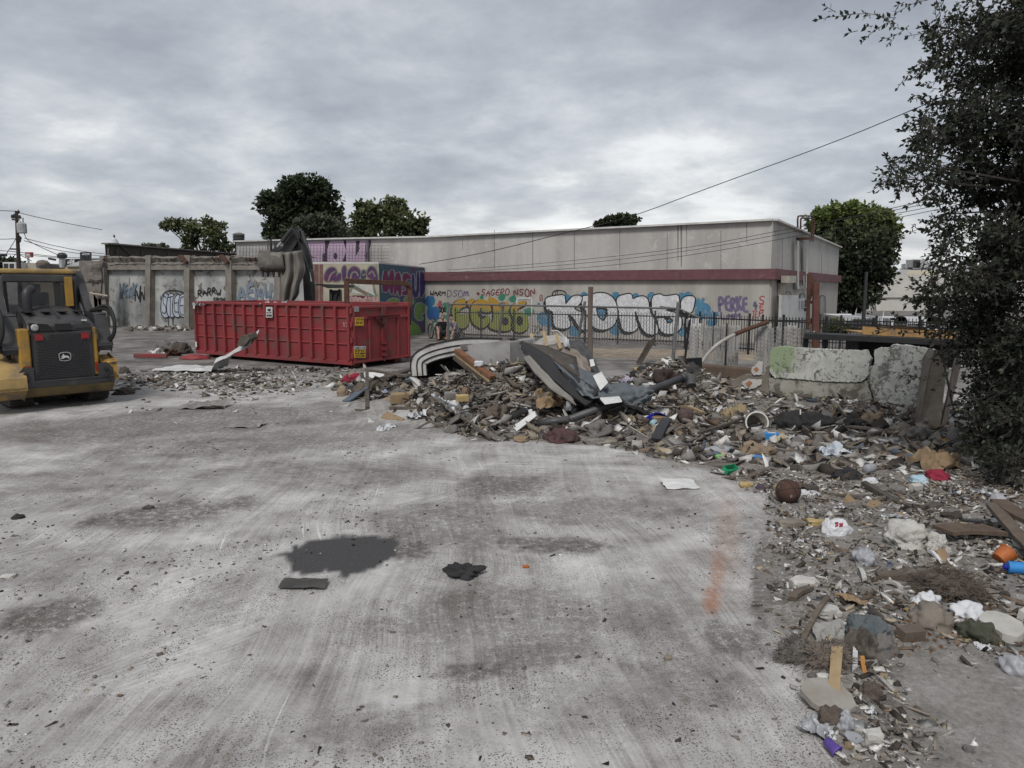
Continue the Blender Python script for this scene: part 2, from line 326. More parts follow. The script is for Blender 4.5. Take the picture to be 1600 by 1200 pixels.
def make_ground():
    na = 560; ang = np.concatenate([np.linspace(-180, -46, 40, endpoint=False), np.linspace(-46, 46, na), np.linspace(46, 180, 40, endpoint=False)[1:]])
    ang = np.radians(90-ang); nr = 560; rad = 1.2*np.exp(np.linspace(0, math.log(1500), nr)**1.0)
    A, Rr = np.meshgrid(ang, rad); X = Rr*np.cos(A); Y = Rr*np.sin(A)
    sd = sdpoly(X, Y, FW); wob = (vnoise(X, Y, 3.0, 5, 5)-.5); sd2 = sd+wob*.22*np.clip(Rr/6, .4, 2)
    field = sstep(-.06, .12, sd2)
    Z = HN(X, Y)+field*(.016*(vnoise(X, Y, 7, 3, 4)-.35)+.03*(vnoise(X, Y, 2, 4, 3)-.4))*np.clip(1.6-Rr/40, 0, 1)
    near = np.exp(-Rr/30)
    Z = Z+(1-field)*(.010*(vnoise(X, Y, .8, 9, 3)-.5))*near*(Rr < 40)
    mud = np.zeros_like(X)
    for cx, cy, hw, hh, s_, sd_ in DARKP: mud = np.maximum(mud, min(1, s_*1.2)*patch(X, Y, cx, cy, hw, hh, .6, .32, sd_, 1.5))
    Z += mud*.012*(vnoise(X, Y, 14, 6, 3))*(Rr < 20)
    tar = patch(X, Y, 530, 863, 92, 30, .42, .05, 31, 1.3)
    rust = np.maximum(patch(X, Y, 1112, 936, 13, 20, .4, .6, 41, .8), np.maximum(.75*patch(X, Y, 1122, 890, 11, 40, .4, .6, 42, .8), .35*patch(X, Y, 1137, 830, 18, 60, .5, .7, 43, .8)))
    far = sstep(15, 20, Rr)
    tan = patch(X, Y, 1050, 553, 330, 7.5, .1, .1, 51, .5)
    rightp = sstep(.38, .62, sd+.25*wob)*(1-sstep(3.6, 4.3, Y+.25*(X-2.5)+.6*wob))  # smooth lower right floor
    rightp = np.maximum(rightp, .62*field*(1-sstep(6.5, 8.5, Y))*sstep(.3, .55, vnoise(X, Y, 1.7, 15, 4)))
    V = np.stack([X, Y, Z], -1).reshape(-1, 3).astype(np.float64)
    nc = len(ang); i, j = np.meshgrid(np.arange(nr-1), np.arange(nc), indexing='ij'); j2 = (j+1) % nc
    Fq = np.stack([i*nc+j, (i+1)*nc+j, (i+1)*nc+j2, i*nc+j2], -1).reshape(-1, 4)
    # inner cap
    m = bpy.data.materials.new('ground'); m.use_nodes = True; nt = m.node_tree; nt.nodes.clear()
    o = npmesh('ground', V, Fq, m, smooth=True)
    for nm, a in (('field', field), ('mud', mud), ('tar', tar), ('rust', rust), ('far', far), ('tan', tan), ('rfl', rightp)):
        at = o.data.attributes.new(nm, 'FLOAT', 'POINT'); at.data.foreach_set('value', a.ravel().astype(np.float32))
    A_ = lambda n: nd(nt, 'ShaderNodeAttribute', _attribute_name=n).outputs['Fac']
    P = nd(nt, 'ShaderNodeTexCoord').outputs['Object']
    flat = nd(nt, 'ShaderNodeMapping', Vector=P, Scale=(1, 1, 0)).outputs[0]
    wc = nd(nt, 'ShaderNodeTexNoise', Scale=.20, Detail=2, Roughness=.5, Vector=flat).outputs['Color']
    wv = nd(nt, 'ShaderNodeVectorMath', _operation='SCALE', i0=nd(nt, 'ShaderNodeVectorMath', _operation='SUBTRACT', i0=wc, i1=(.5, .5, .5)).outputs[0]); wv.inputs['Scale'].default_value = 1.5
    W = nd(nt, 'ShaderNodeVectorMath', _operation='ADD', i0=flat, i1=wv.outputs[0]).outputs[0]
    def sw(rz, s, vec=W): return nd(nt, 'ShaderNodeMapping', Vector=nd(nt, 'ShaderNodeMapping', Vector=vec, Rotation=(0, 0, R(rz))).outputs[0], Scale=s).outputs[0]
    sA = noi(nt, sw(-4, (46, .9, 1)), 1.0, 7, .74)      # scraper swipes running away from the camera
    sB = noi(nt, sw(-80, (34, 1.3, 1)), 1.0, 6, .72)      # swipes running across
    sC = noi(nt, sw(38, (38, 1.5, 1)), 1.0, 6, .72)
    selr = ramp(nt, noi(nt, flat, .33, 2, .5), [(.45, 0.0), (.52, 1.0)]); sel2 = ramp(nt, noi(nt, nd(nt, 'ShaderNodeMapping', Vector=flat, Location=(9, 4, 0)).outputs[0], .5, 2, .5), [(.58, 0.0), (.62, 1.0)])
    yd = nd(nt, 'ShaderNodeSeparateXYZ', Vector=P).outputs[1]
    fy = nd(nt, 'ShaderNodeMapRange', Value=yd, i1=6.0, i2=8.5).outputs[0]
    sel = mth(nt, 'MAXIMUM', mth(nt, 'MULTIPLY', selr, .15), fy)
    st = mixc(nt, sel2, mixc(nt, sel, sA, sB), sC)
    stv = nd(nt, 'ShaderNodeSeparateColor', Color=st).outputs[0]
    smod = ramp(nt, noi(nt, W, .9, 5, .65), [(.40, .18), (.60, 1.0)]); stv = mth(nt, 'ADD', mth(nt, 'MULTIPLY', mth(nt, 'SUBTRACT', stv, .5), smod), .5)
    stv = mth(nt, 'ADD', stv, mth(nt, 'MULTIPLY', mth(nt, 'SUBTRACT', noi(nt, sw(-4, (14, .35, 1)), 1.0, 3, .6), .5), .35))
    fine = noi(nt, flat, 60, 9, .92); med = noi(nt, W, 2.2, 7, .66); lrg = noi(nt, flat, .55, 4, .6)
    lvl = mth(nt, 'ADD', mth(nt, 'ADD', mth(nt, 'MULTIPLY', stv, .36), mth(nt, 'MULTIPLY', med, .34)), mth(nt, 'MULTIPLY', fine, .34))
    lvl = mth(nt, 'ADD', lvl, mth(nt, 'MULTIPLY', mth(nt, 'SUBTRACT', lrg, .5), .26))
    slab = ramp(nt, lvl, [(.37, (.10, .091, .083)), (.44, (.205, .193, .181)), (.495, (.32, .308, .294)), (.56, (.43, .42, .408)), (.65, (.60, .592, .58))])
    # bright scratch lines
    scr = mth(nt, 'MULTIPLY', ramp(nt, noi(nt, sw(-8, (34, .55, 1)), 1.0, 1, .4), [(.715, 0.0), (.74, 1.0)]), ramp(nt, noi(nt, flat, 1.1, 2, .5), [(.5, 0.0), (.6, .7)]))
    slab = mixc(nt, scr, slab, (.62, .63, .64))
    # crumb specks
    def specks(scale, thr, gate):
        vo = nd(nt, 'ShaderNodeTexVoronoi', Scale=scale, Vector=flat, Randomness=1.0).outputs['Distance']
        return mth(nt, 'MULTIPLY', ramp(nt, vo, [(thr*.6, 1.0), (thr, 0.0)]), gate)
    gate = ramp(nt, noi(nt, flat, 1.3, 7, .78), [(.44, 0.0), (.54, 1.0)])
    gate = mth(nt, 'MAXIMUM', gate, A_('mud'))
    slab = mixc(nt, mth(nt, 'MULTIPLY', specks(80, .36, gate), .9), slab, (.06, .054, .048))
    slab = mixc(nt, mth(nt, 'MULTIPLY', specks(38, .24, gate), .9), slab, (.07, .062, .055))
    mudf = mth(nt, 'MULTIPLY', mth(nt, 'MULTIPLY', A_('mud'), .78), ramp(nt, noi(nt, flat, 14, 8, .8), [(.40, .25), (.52, 1.0)]))
    slab = mixc(nt, mudf, slab, (.066, .055, .047))
    rstf = mth(nt, 'MULTIPLY', A_('rust'), ramp(nt, noi(nt, flat, 30, 8, .8), [(.40, .1), (.55, .95)]))
    slab = mixc(nt, rstf, slab, (.30, .14, .075))
    tarc = ramp(nt, fine, [(.35, (.030, .030, .031)), (.65, (.075, .074, .074))])
    tarc = mixc(nt, specks(45, .16, 1.0), tarc, (.16, .16, .16))
    slab = mixc(nt, A_('tar'), slab, tarc)
    fine2 = noi(nt, flat, 26, 8, .8); md2 = noi(nt, flat, 3.5, 6, .7)
    fl = mth(nt, 'ADD', mth(nt, 'MULTIPLY', fine2, .6), mth(nt, 'MULTIPLY', md2, .4))
    dirt = ramp(nt, fl, [(.36, (.045, .038, .033)), (.45, (.11, .096, .084)), (.53, (.20, .182, .165)), (.62, (.36, .34, .32))])
    dirt = mixc(nt, mth(nt, 'MULTIPLY', specks(60, .22, ramp(nt, md2, [(.45, 0.0), (.55, 1.0)])), .8), dirt, (.42, .40, .37))
    rf = ramp(nt, fl, [(.36, (.12, .112, .104)), (.5, (.225, .212, .198)), (.64, (.32, .308, .295))])
    rf = mixc(nt, specks(75, .2, ramp(nt, md2, [(.42, 0.0), (.55, .9)])), rf, (.46, .45, .43))
    dirt = mixc(nt, A_('rfl'), dirt, rf)
    c = mixc(nt, A_('field'), slab, dirt)
    farc = ramp(nt, noi(nt, flat, .9, 8, .75), [(.38, (.075, .068, .062)), (.5, (.14, .13, .122)), (.63, (.24, .23, .22))])
    c = mixc(nt, mth(nt, 'MULTIPLY', A_('far'), mth(nt, 'SUBTRACT', 1.0, mth(nt, 'MULTIPLY', A_('field'), 1.0))), c, farc)
    tnc = ramp(nt, noi(nt, flat, 2.5, 7, .7), [(.38, (.19, .15, .11)), (.6, (.33, .27, .205))])
    c = mixc(nt, A_('tan'), c, tnc)
    b = nd(nt, 'ShaderNodeBsdfPrincipled', Base__Color=c, Roughness=mth(nt, 'SUBTRACT', .93, mth(nt, 'MULTIPLY', A_('tar'), .14))); b.inputs['Specular IOR Level'].default_value = .25
    hgt = mth(nt, 'ADD', mth(nt, 'ADD', mth(nt, 'MULTIPLY', stv, .35), mth(nt, 'MULTIPLY', fine, .5)), mth(nt, 'MULTIPLY', mth(nt, 'MULTIPLY', fine2, A_('field')), 1.6))
    bn = nd(nt, 'ShaderNodeBump', Strength=.55, Distance=.012, Height=hgt); nt.links.new(bn.outputs[0], b.inputs['Normal'])
    nd(nt, 'ShaderNodeOutputMaterial', Surface=b)
    # close the small hole under the camera so it is one sheet
    tag(o, 'broken concrete lot floor smeared with pale dust and dark mud, rubble covered dirt to the right', None, None, 'structure')
    return o
make_ground()
# ------------------------------------------------------------------ buildings
stucco = mat('stucco', (.39, .37, .34), (.29, .275, .25), 1.1, .93, bump=.35, bscale=14, dirt=(.20, .19, .172), dscale=.8, dlo=.53, dhi=.72, streak=True)
stucco_up = mat('stucco_upper', (.42, .41, .39), (.33, .32, .305), .8, .93, bump=.35, bscale=10, dirt=(.44, .43, .405), dscale=3.2, dlo=.54, dhi=.66, streak=True)
seamm = mat('seam', (.20, .19, .175), None, 4, .9)
maroon = mat('maroon', (.15, .068, .075), (.11, .052, .058), 5, .8, dirt=(.24, .17, .165), dscale=3, dlo=.6, dhi=.75)
capw = mat('cap_metal', (.55, .54, .52), (.42, .41, .4), 3, .6)
darkm = mat('dark_void', (.02, .02, .02), None, 3, .9)
conc = mat('old_concrete', (.235, .215, .19), (.155, .14, .122), 2.2, .95, bump=.7, bscale=16, dirt=(.08, .07, .062), dscale=1.6, dlo=.58, dhi=.7)
A0, C0 = G(667, 519), G(1203, 536)
W1 = Wall(A0, C0)
C0 = W1.gnd(1203)
n2 = W1.u.copy()                       # the end wall runs square to the long one
dirB = Vector((10.3, 17.5, 0)).normalized()
W2 = Wall(C0, C0+dirB*18)
bld = thing('commercial_building', 'long grey stucco building with maroon band and graffiti covered wall behind the fence', 'building', C0)
EB = W2.pt(1308, 445); EB.z = 0
L0 = W1.gnd(372); zt = lambda w_, x, y: w_.pt(x, y).z
mb = MB()
# long wall upper (set back at the band) and lower, walls 0.3 thick
topL, topM, topR, topE = zt(W1, 372, 378), zt(W1, 640, 371.5), zt(W1, 1203, 345), zt(W2, 1308, 386)
for xa, xb, za, zb in ((372, 520, topL, (topL+topM)/2+.0), (520, 667, (topL+topM)/2, topM-.02), (667, 1203, topM-.02, topR)):
    a, b = W1.gnd(xa), W1.gnd(xb)
    mb.prism([a, b, b+Vector((0, 0, zb)), a+Vector((0, 0, za))], -W1.n*.3)
mb.prism([C0, EB, EB+Vector((0, 0, topE)), C0+Vector((0, 0, topR))], -W2.n*.3)
back = EB-W1.n*0+W1.u*0
# roof deck and far walls so it stands as a closed block
BL = L0+(EB-C0); q = [L0, C0, EB, BL]
mb.poly([p+Vector((0, 0, min(topL, topE)-.35)) for p in q])
mb.prism([EB, BL, BL+Vector((0, 0, topL)), EB+Vector((0, 0, topE-.05))], Vector((0, .25, 0)))
build('wall', mb, stucco_up, bld)
mb = MB()   # lower wall skin under the band, a little proud
a, b = W1.gnd(640, .06), W1.gnd(1203, .06); zz_ = zt(W1, 1000, 430)
mb.prism([a, b, b+Vector((0, 0, zz_)), a+Vector((0, 0, zz_))], -W1.n*.06)
a, b = C0+W2.n*.06, EB+W2.n*.06
mb.prism([a, b, b+Vector((0, 0, zz_)), a+Vector((0, 0, zz_))], -W2.n*.06)
build('lower_wall', mb, stucco, bld)
mb = MB()
zb0, zb1 = zt(W1, 1100, 437), zt(W1, 1100, 421)
for W_, p, q_ in ((W1, W1.gnd(640), C0+W1.u*.0), (W2, C0, EB)):
    o_ = W_.n*.22; e0 = -W_.u*(.22 if W_ is W2 else 0); e1 = W_.u*(.22 if W_ is W1 else 0)
    zc = zb1
    mb.prism([p+o_+e0+Vector((0, 0, zb0)), q_+o_+e1+Vector((0, 0, zb0)), q_+o_+e1+Vector((0, 0, zc)), p+o_+e0+Vector((0, 0, zc))], -W_.n*.2)
build('fascia_band', mb, maroon, bld)
mb = MB()
for p, q_, za, zb in ((W1.gnd(372), W1.gnd(520), topL, (topL+topM)/2), (W1.gnd(520), W1.gnd(667), (topL+topM)/2, topM-.02), (W1.gnd(667), C0, topM-.02, topR), (C0, EB, topR, topE)):
    mb.bar(p+Vector((0, 0, za+.03)), q_+Vector((0, 0, zb+.03)), .34, .07)
build('parapet_cap', mb, capw, bld)
for x in (772, 832, 897, 968, 1042, 1126): mb = MB(); W1.rect(mb, x, 360, x+.9, 420, .004, .002); build('panel_joint', mb, seamm, bld)
for x in (1222, 1240, 1259, 1283.5): mb = MB(); W2.rect(mb, x, 358+(x-1203)*.41+6, x+.5, 425+(x-1203)*.2, .004, .002); build('panel_joint', mb, seamm, bld)
mb = MB()    # rain streaks down the parapet
stn = mat('water_stain', (.15, .145, .135), (.24, .23, .215), 8, .95, streak=True)
for x, y0, y1, w_ in ((1058, 352, 408, 2.5), (1063, 352, 417, 3), (1072, 352, 398, 1.6), (1166, 348, 380, 1.5), (722, 372, 392, 1.2)): mb = MB(); W1.poly(mb, [(x, y0), (x+w_, y0), (x+w_*.8, y1), (x+w_*.3, y1)], .003); build('rain_stain', mb, stn, bld)
mb = MB()
pale = mat('pale_streak', (.50, .49, .46), (.40, .385, .36), 6, .9)
for x, y0, y1, w_ in ((1237, 376, 446, 3), (1251, 384, 450, 3.6), (1247, 430, 446, 1.5)):
    mb = MB(); W2.poly(mb, [(x, y0), (x+w_, y0+1), (x+w_, y1), (x, y1)], .225 if y1 > 430 else .01); build('pale_streak', mb, pale, bld)
# end wall: doors, panels, arches, lamp box
whp = mat('white_panel', (.52, .52, .51), (.42, .42, .41), 1.5, .8, dirt=(.28, .27, .26), dscale=2, dlo=.56, dhi=.7)
mb = MB(); W2.rect(mb, 1204, 461, 1232, 500, .10, .3, zb=0); build('boarded_panel', mb, whp, bld)
dr = MB(); W2.rect(dr, 1234.5, 466, 1256, 500, .06, .08, zb=0.05); dro = build('door', dr, mat('grey_door', (.42, .43, .44), (.34, .35, .36), 2, .6), bld)
for x in (1238.5, 1247): dp = MB(); W2.rect(dp, x, 470, x+5.5, 482, .02, .145); build('door_pane', dp, mat('blue_grey_glass', (.16, .18, .21), None, 2, .3), dro)
hd = MB(); W2.rect(hd, 1251.5, 481, 1253, 486, .06, .145); build('door_handle', hd, darkm, dro)
fm = mat('frame_dark', (.10, .095, .09), None, 4, .7)
for cx, ty, hw, by in ((1228, 455, 6, 475), (1251, 458, 5, 470), (1282.5, 461, 5.5, 497)):
    m2 = MB(); pts = [(cx-hw, by), (cx-hw, ty+hw)]+[(cx+hw*math.cos(R(a)), ty+hw*.95+hw*.95*-math.sin(R(a))) for a in range(180, -1, -20)]+[(cx+hw, by)]
    W2.poly(m2, pts, .075); wo = build('arched_window', m2, fm, bld)
    m3 = MB(); ins = [(cx+(x-cx)*.68, ty+1.6+(y-ty)*.93) for x, y in pts]; W2.poly(m3, ins, .085); build('pane', m3, mat('pane_grey', (.23, .23, .22), (.12, .12, .12), 2, .4), wo)
mb = MB(); W2.rect(mb, 1210, 431, 1222, 442, .30, .24); W2.rect(mb, 1212, 442, 1220, 463, .10, .08); build('lamp_box', mb, mat('beige_metal', (.46, .43, .37), None, 3, .7), bld)
mb = MB(); W2.rect(mb, 1236.5, 446.5, 1246, 451, .03, .24); sg = build('address_plate', mb, whp, bld)
m4 = MB(); tagtext(W2, '1520', (1237.5, 447.3, 1245.2, 450.2), [(m4, .035, .275)], 3, 0); build('numerals', m4, fm, sg)
# roof ladder hoops
mb = MB(); rustm = mat('rust', (.105, .052, .034), (.06, .035, .028), 9, .9, bump=.4)
def lp(x, y): return W2.pt(x, y, .35)
mb.tube(chaik([lp(1232, 356), lp(1232, 339), lp(1235, 338), lp(1254, 338), lp(1256, 341), lp(1255, 375)], 1, False), .035, 6)
mb.tube(chaik([lp(1237, 358), lp(1237, 342.5), lp(1239, 341), lp(1259, 342), lp(1260, 345), lp(1257.5, 377)], 1, False), .035, 6)
mb.bar(lp(1252, 377), lp(1258, 377), .04); W2.rect(mb, 1244, 371, 1254, 375, .4, .01)
build('roof_ladder', mb, rustm, bld)
# ---- graffiti on the long wall -------------------------------------------------
def paint(n, c, c2=None, sc=6, **k): return mat('paint_'+n, c, c2, sc, .85, bump=0, **k)
pblk = paint('black', (.022, .02, .022)); pchr = paint('chrome', (.56, .565, .58), (.42, .425, .44), 5, dirt=(.64, .645, .66), dscale=9, dlo=.5, dhi=.6); pblue = paint('blue', (.07, .20, .31), (.06, .155, .24), 3, dirt=(.26, .27, .27), dscale=5, dlo=.54, dhi=.66)
z1 = lambda pts: [(840+x/5.714, 440+y/5.714) for x, y in pts]
K = [(78, 145), (160, 128), (245, 118), (250, 160), (254, 212), (285, 170), (325, 125), (400, 126), (398, 175), (370, 210), (322, 240), (370, 265), (430, 290), (455, 330), (468, 400), (455, 430), (400, 430), (360, 380), (330, 320), (285, 288), (276, 300), (290, 350), (298, 395), (270, 418), (180, 415), (150, 380), (148, 300), (145, 262), (88, 255), (80, 200)]
O = [(400, 130), (470, 125), (540, 100), (620, 105), (680, 145), (712, 210), (718, 300), (700, 370), (650, 415), (590, 430), (520, 415), (480, 370), (455, 320), (430, 270), (405, 215), (396, 170)]
Nn = [(715, 140), (780, 115), (845, 108), (850, 165), (900, 135), (960, 130), (995, 170), (1000, 260), (1040, 330), (1075, 400), (1080, 460), (1020, 475), (960, 450), (930, 400), (905, 330), (885, 262), (868, 270), (880, 340), (900, 400), (880, 440), (810, 450), (765, 430), (745, 360), (725, 250), (712, 190)]
S = [(1025, 130), (1098, 110), (1130, 132), (1200, 125), (1258, 113), (1270, 180), (1250, 250), (1150, 245), (1150, 262), (1240, 280), (1290, 320), (1292, 400), (1250, 450), (1180, 470), (1110, 450), (1085, 400), (1078, 340), (1045, 300), (1026, 240)]
I = [(1290, 160), (1330, 130), (1410, 133), (1402, 200), (1380, 285), (1290, 272), (1284, 210)]
I2 = [(1325, 350), (1350, 315), (1400, 305), (1470, 320), (1450, 440), (1370, 450), (1335, 410)]
gk = {n: MB() for n in ('halo', 'shadow', 'outline', 'fill', 'inner')}
for cx, cy, r_ in ((15, 200, 18), (60, 330, 75), (110, 360, 60), (330, 440, 60), (480, 445, 40), (270, 150, 45), (420, 125, 40), (700, 130, 48), (700, 420, 70), (880, 130, 35), (1020, 130, 45), (1290, 130, 40), (1350, 130, 50), (1440, 200, 60), (1480, 260, 90), (1540, 300, 60), (1480, 160, 20), (1300, 450, 50), (1600, 290, 25), (240, 340, 60), (850, 150, 40), (1560, 350, 60), (1000, 440, 40)):
    r_ *= .84; W1.poly(gk['halo'], z1([(cx+r_*math.cos(a*.449), cy+r_*math.sin(a*.449)) for a in range(14)]), .064+random.random()*.0006)
for i_, L in enumerate((I2, I, S, Nn, O, K)):
    e = i_*.0007; cx = sum(p[0] for p in L)/len(L); cy = sum(p[1] for p in L)/len(L); Ls = chaik(L, 1)
    for st in (.35, .7, 1): W1.poly(gk['shadow'], z1([(x-22*st, y+28*st) for x, y in Ls]), .068+e+st*.0002)
    def infl(pts, d):
        out = []; n = len(pts); area = sum(pts[i][0]*pts[(i+1) % n][1]-pts[(i+1) % n][0]*pts[i][1] for i in range(n))
        for i in range(n):
            a, b = pts[i-1], pts[(i+1) % n]; tx, ty = b[0]-a[0], b[1]-a[1]; l = math.hypot(tx, ty) or 1
            s_ = 1 if area > 0 else -1; out.append((pts[i][0]+s_*ty/l*d, pts[i][1]-s_*tx/l*d))
        return out
    W1.poly(gk['outline'], z1(infl(Ls, 11)), .073+e); W1.poly(gk['fill'], z1(Ls), .0734+e)
W1.poly(gk['outline'], z1([(525, 222), (600, 218), (632, 250), (627, 310), (595, 352), (550, 325), (530, 270)]), .079)
W1.poly(gk['inner'], z1([(542, 252), (580, 246), (612, 266), (606, 310), (588, 336), (560, 318), (546, 285)]), .0795)
W1.poly(gk['outline'], z1([(1092, 218), (1235, 232), (1240, 246), (1100, 240)]), .079); W1.poly(gk['outline'], z1([(1060, 305), (1140, 310), (1190, 318), (1215, 345), (1195, 372), (1160, 372), (1148, 345), (1130, 325), (1065, 328)]), .079); W1.poly(gk['inner'], z1([(1160, 345), (1185, 335), (1200, 348), (1185, 362)]), .0795)
for n, m_ in (('halo', pblue), ('shadow', pblk), ('outline', pblk), ('fill', pchr), ('inner', pblue)): tag(build('graffiti_'+n, gk[n], m_, bld), {'halo': 'blue bubble cloud sprayed behind the silver letters', 'fill': 'silver fill of the big block letters'}.get(n))
# gold over green piece
mg = bpy.data.materials.new('gold_green'); mg.use_nodes = True; n_ = mg.node_tree; n_.nodes.clear()
tc_ = nd(n_, 'ShaderNodeTexCoord').outputs['Object']; zs = nd(n_, 'ShaderNodeSeparateXYZ', Vector=tc_).outputs[2]
ht = mth(n_, 'ADD', zs, mth(n_, 'MULTIPLY', noi(n_, tc_, 2.5, 4), .5)); zg = W1.pt(760, 483).z
c_ = mixc(n_, ramp(n_, mth(n_, 'ADD', mth(n_, 'SUBTRACT', ht, zg+.25), .5), [(.44, 0.0), (.56, 1.0)]), (.20, .22, .045), (.34, .20, .028))
b_ = nd(n_, 'ShaderNodeBsdfPrincipled', Base__Color=c_, Roughness=.8); nd(n_, 'ShaderNodeOutputMaterial', Surface=b_)
z4 = lambda pts: [(660+x/8, 420+y/8) for x, y in pts]
Lg = [[(395, 440), (440, 390), (510, 368), (570, 405), (585, 460), (520, 480), (480, 500), (462, 560), (480, 600), (520, 560), (600, 570), (600, 660), (560, 740), (480, 745), (410, 700), (378, 600), (380, 500)],
      [(560, 400), (620, 385), (665, 362), (655, 420), (620, 470), (590, 480)],
      [(660, 410), (730, 375), (800, 385), (860, 430), (882, 500), (860, 540), (790, 545), (720, 520), (700, 560), (740, 600), (800, 590), (860, 590), (850, 670), (790, 735), (720, 740), (650, 690), (610, 610), (610, 520), (630, 450)],
      [(820, 370), (870, 350), (920, 370), (970, 420), (985, 520), (990, 430), (1040, 405), (1090, 430), (1110, 520), (1120, 620), (1125, 720), (1100, 775), (960, 775), (850, 740), (840, 690), (900, 660), (895, 500), (880, 430), (840, 420)],
      [(1120, 470), (1170, 420), (1240, 415), (1320, 390), (1290, 460), (1200, 490), (1190, 530), (1260, 545), (1320, 590), (1342, 680), (1320, 760), (1240, 800), (1160, 780), (1128, 710), (1150, 640), (1140, 600), (1105, 540)]]
gg = [MB() for _ in range(3)]
for cx, cy, r_ in ((750, 360, 28), (1000, 360, 40), (1020, 340, 30), (1140, 380, 45), (330, 500, 60), (290, 450, 30), (1340, 540, 60), (520, 390, 25), (310, 600, 30)): W1.poly(gg[0], z4([(cx+r_*math.cos(a*.52)*random.uniform(.8, 1.2), cy+r_*math.sin(a*.52)*random.uniform(.8, 1.2)) for a in range(12)]), .066+random.random()*.0005)
for i_, L in enumerate(Lg):
    Ls = chaik(L, 2); e = i_*.0006
    W1.poly(gg[1], z4([(x-10, y+14) for x, y in infl(Ls, 13)]), .070+e); W1.poly(gg[2], z4(Ls), .0704+e)
for cx, cy, rx, ry in ((1040, 655, 30, 35), (1225, 650, 28, 42)):
    W1.poly(gg[1], z4([(cx+rx*1.5*math.cos(a*.52), cy+ry*1.5*math.sin(a*.52)) for a in range(12)]), .0745)
W1.poly(gg[1], z4([(690, 520), (720, 560), (770, 590), (810, 580), (800, 610), (760, 625), (715, 600)]), .0745)
build('graffiti_green_flash', gg[0], paint('teal_green', (.05, .22, .13), (.03, .15, .10)), bld); build('graffiti_shadow', gg[1], pblk, bld); tag(build('graffiti_letters', gg[2], mg, bld), 'bulging letters painted gold above and lime green below')
# hand tags
tb, tr_, tp, tgy, tpk = MB(), MB(), MB(), MB(), MB()
tagtext(W1, 'WARM', (672, 455, 697, 462), [(tb, .05, .062)], 5, .1, .2); tagtext(W1, 'DSOM', (699, 453, 733, 463), [(tgy, .05, .063)], 6, .1, .1); tagtext(W1, 'EL', (727, 456, 735, 462), [(tgy, .04, .064)], 8)
tagtext(W1, 'SAGERO', (752, 452, 797, 462), [(tr_, .05, .062)], 9, .1, .15); tagtext(W1, 'NSON', (803, 452, 838, 463), [(tr_, .055, .062)], 11, .1, -.1)
W1.poly(tr_, [(745, 459), (748, 456), (751, 459), (749, 462)], .062); W1.ribbon(tr_, z4([(1480, 330), (1500, 330), (1505, 400), (1480, 400), (1475, 350)]), .05, .064)
tagtext(W1, 'PERKE', (1124, 464, 1170, 486), [(tp, .11, .062)], 12, .08, -.15); tagtext(W1, '4', (1176, 470, 1184, 484), [(tp, .07, .062)], 13); tagtext(W1, 'LMM', (1126, 489, 1158, 499), [(tp, .08, .064)], 14, .1)
tagtext(W1, 'S', (1185, 462, 1196, 475), [(tpk, .045, .062)], 15); tagtext(W1, 'E', (1186, 475, 1195, 484), [(tpk, .045, .062)], 15); tagtext(W1, 'P', (1186, 485, 1195, 494), [(tpk, .045, .062)], 16); tagtext(W1, 'TE', (1176, 486, 1184, 497), [(tpk, .04, .063)], 17)
tagtext(W1, 'DOE', (687, 480, 698, 488), [(tb, .06, .066)], 18, .1); W1.ribbon(tb, z1(chaik([(135, 130), (140, 90), (190, 75), (250, 88), (268, 130)], 2, False)), .05, .063); tagtext(W1, 'IT', z1([(158, 90)])[0]+z1([(188, 115)])[0], [(tb, .03, .063)], 2)
tagtext(W1, 'CROW', (832, 508, 848, 520), [(tb, .03, .062)], 19, .1)
for m_, c_, n_, l_ in ((tb, pblk, 'tag_black', 'thin black marker tags'), (tgy, paint('greyviolet', (.15, .14, .2)), 'tag_grey', 'grey violet tag'), (tr_, paint('red', (.16, .04, .06)), 'tag_red', 'dark red marker tags'), (tp, paint('violet', (.15, .13, .21)), 'tag_violet', 'blurry violet tag near the corner'), (tpk, paint('coral', (.36, .08, .09)), 'tag_coral', 'thin coral red letters stacked by the corner')): tag(build(n_, m_, c_, bld), l_)
mb = MB()
for cx, cy, rx, ry in ((671, 471, 6, 9), (674, 488, 6, 12), (682, 490, 6, 12), (676, 470, 5, 8)): W1.poly(mb, [(cx+rx*math.cos(a*.52), cy+ry*math.sin(a*.52)) for a in range(12)], .066+random.random()*.001)
build('graffiti_blue_bubbles', mb, paint('deepblue', (.03, .075, .25), (.03, .13, .22), 2), bld)
mb = MB(); W1.poly(mb, [(684, 476), (688, 469), (692, 471), (692, 480), (686, 481)], .065); build('graffiti_pink_patch', mb, paint('pinkred', (.32, .10, .12)), bld)
mb = MB()
for a, b in (((809, 466), (832, 466)), ((832, 466), (832, 492)), ((809, 466), (809, 478))): W1.ribbon(mb, [a, b], .06, .08)
build('white_frame_mark', mb, paint('white', (.6, .6, .6)), bld)
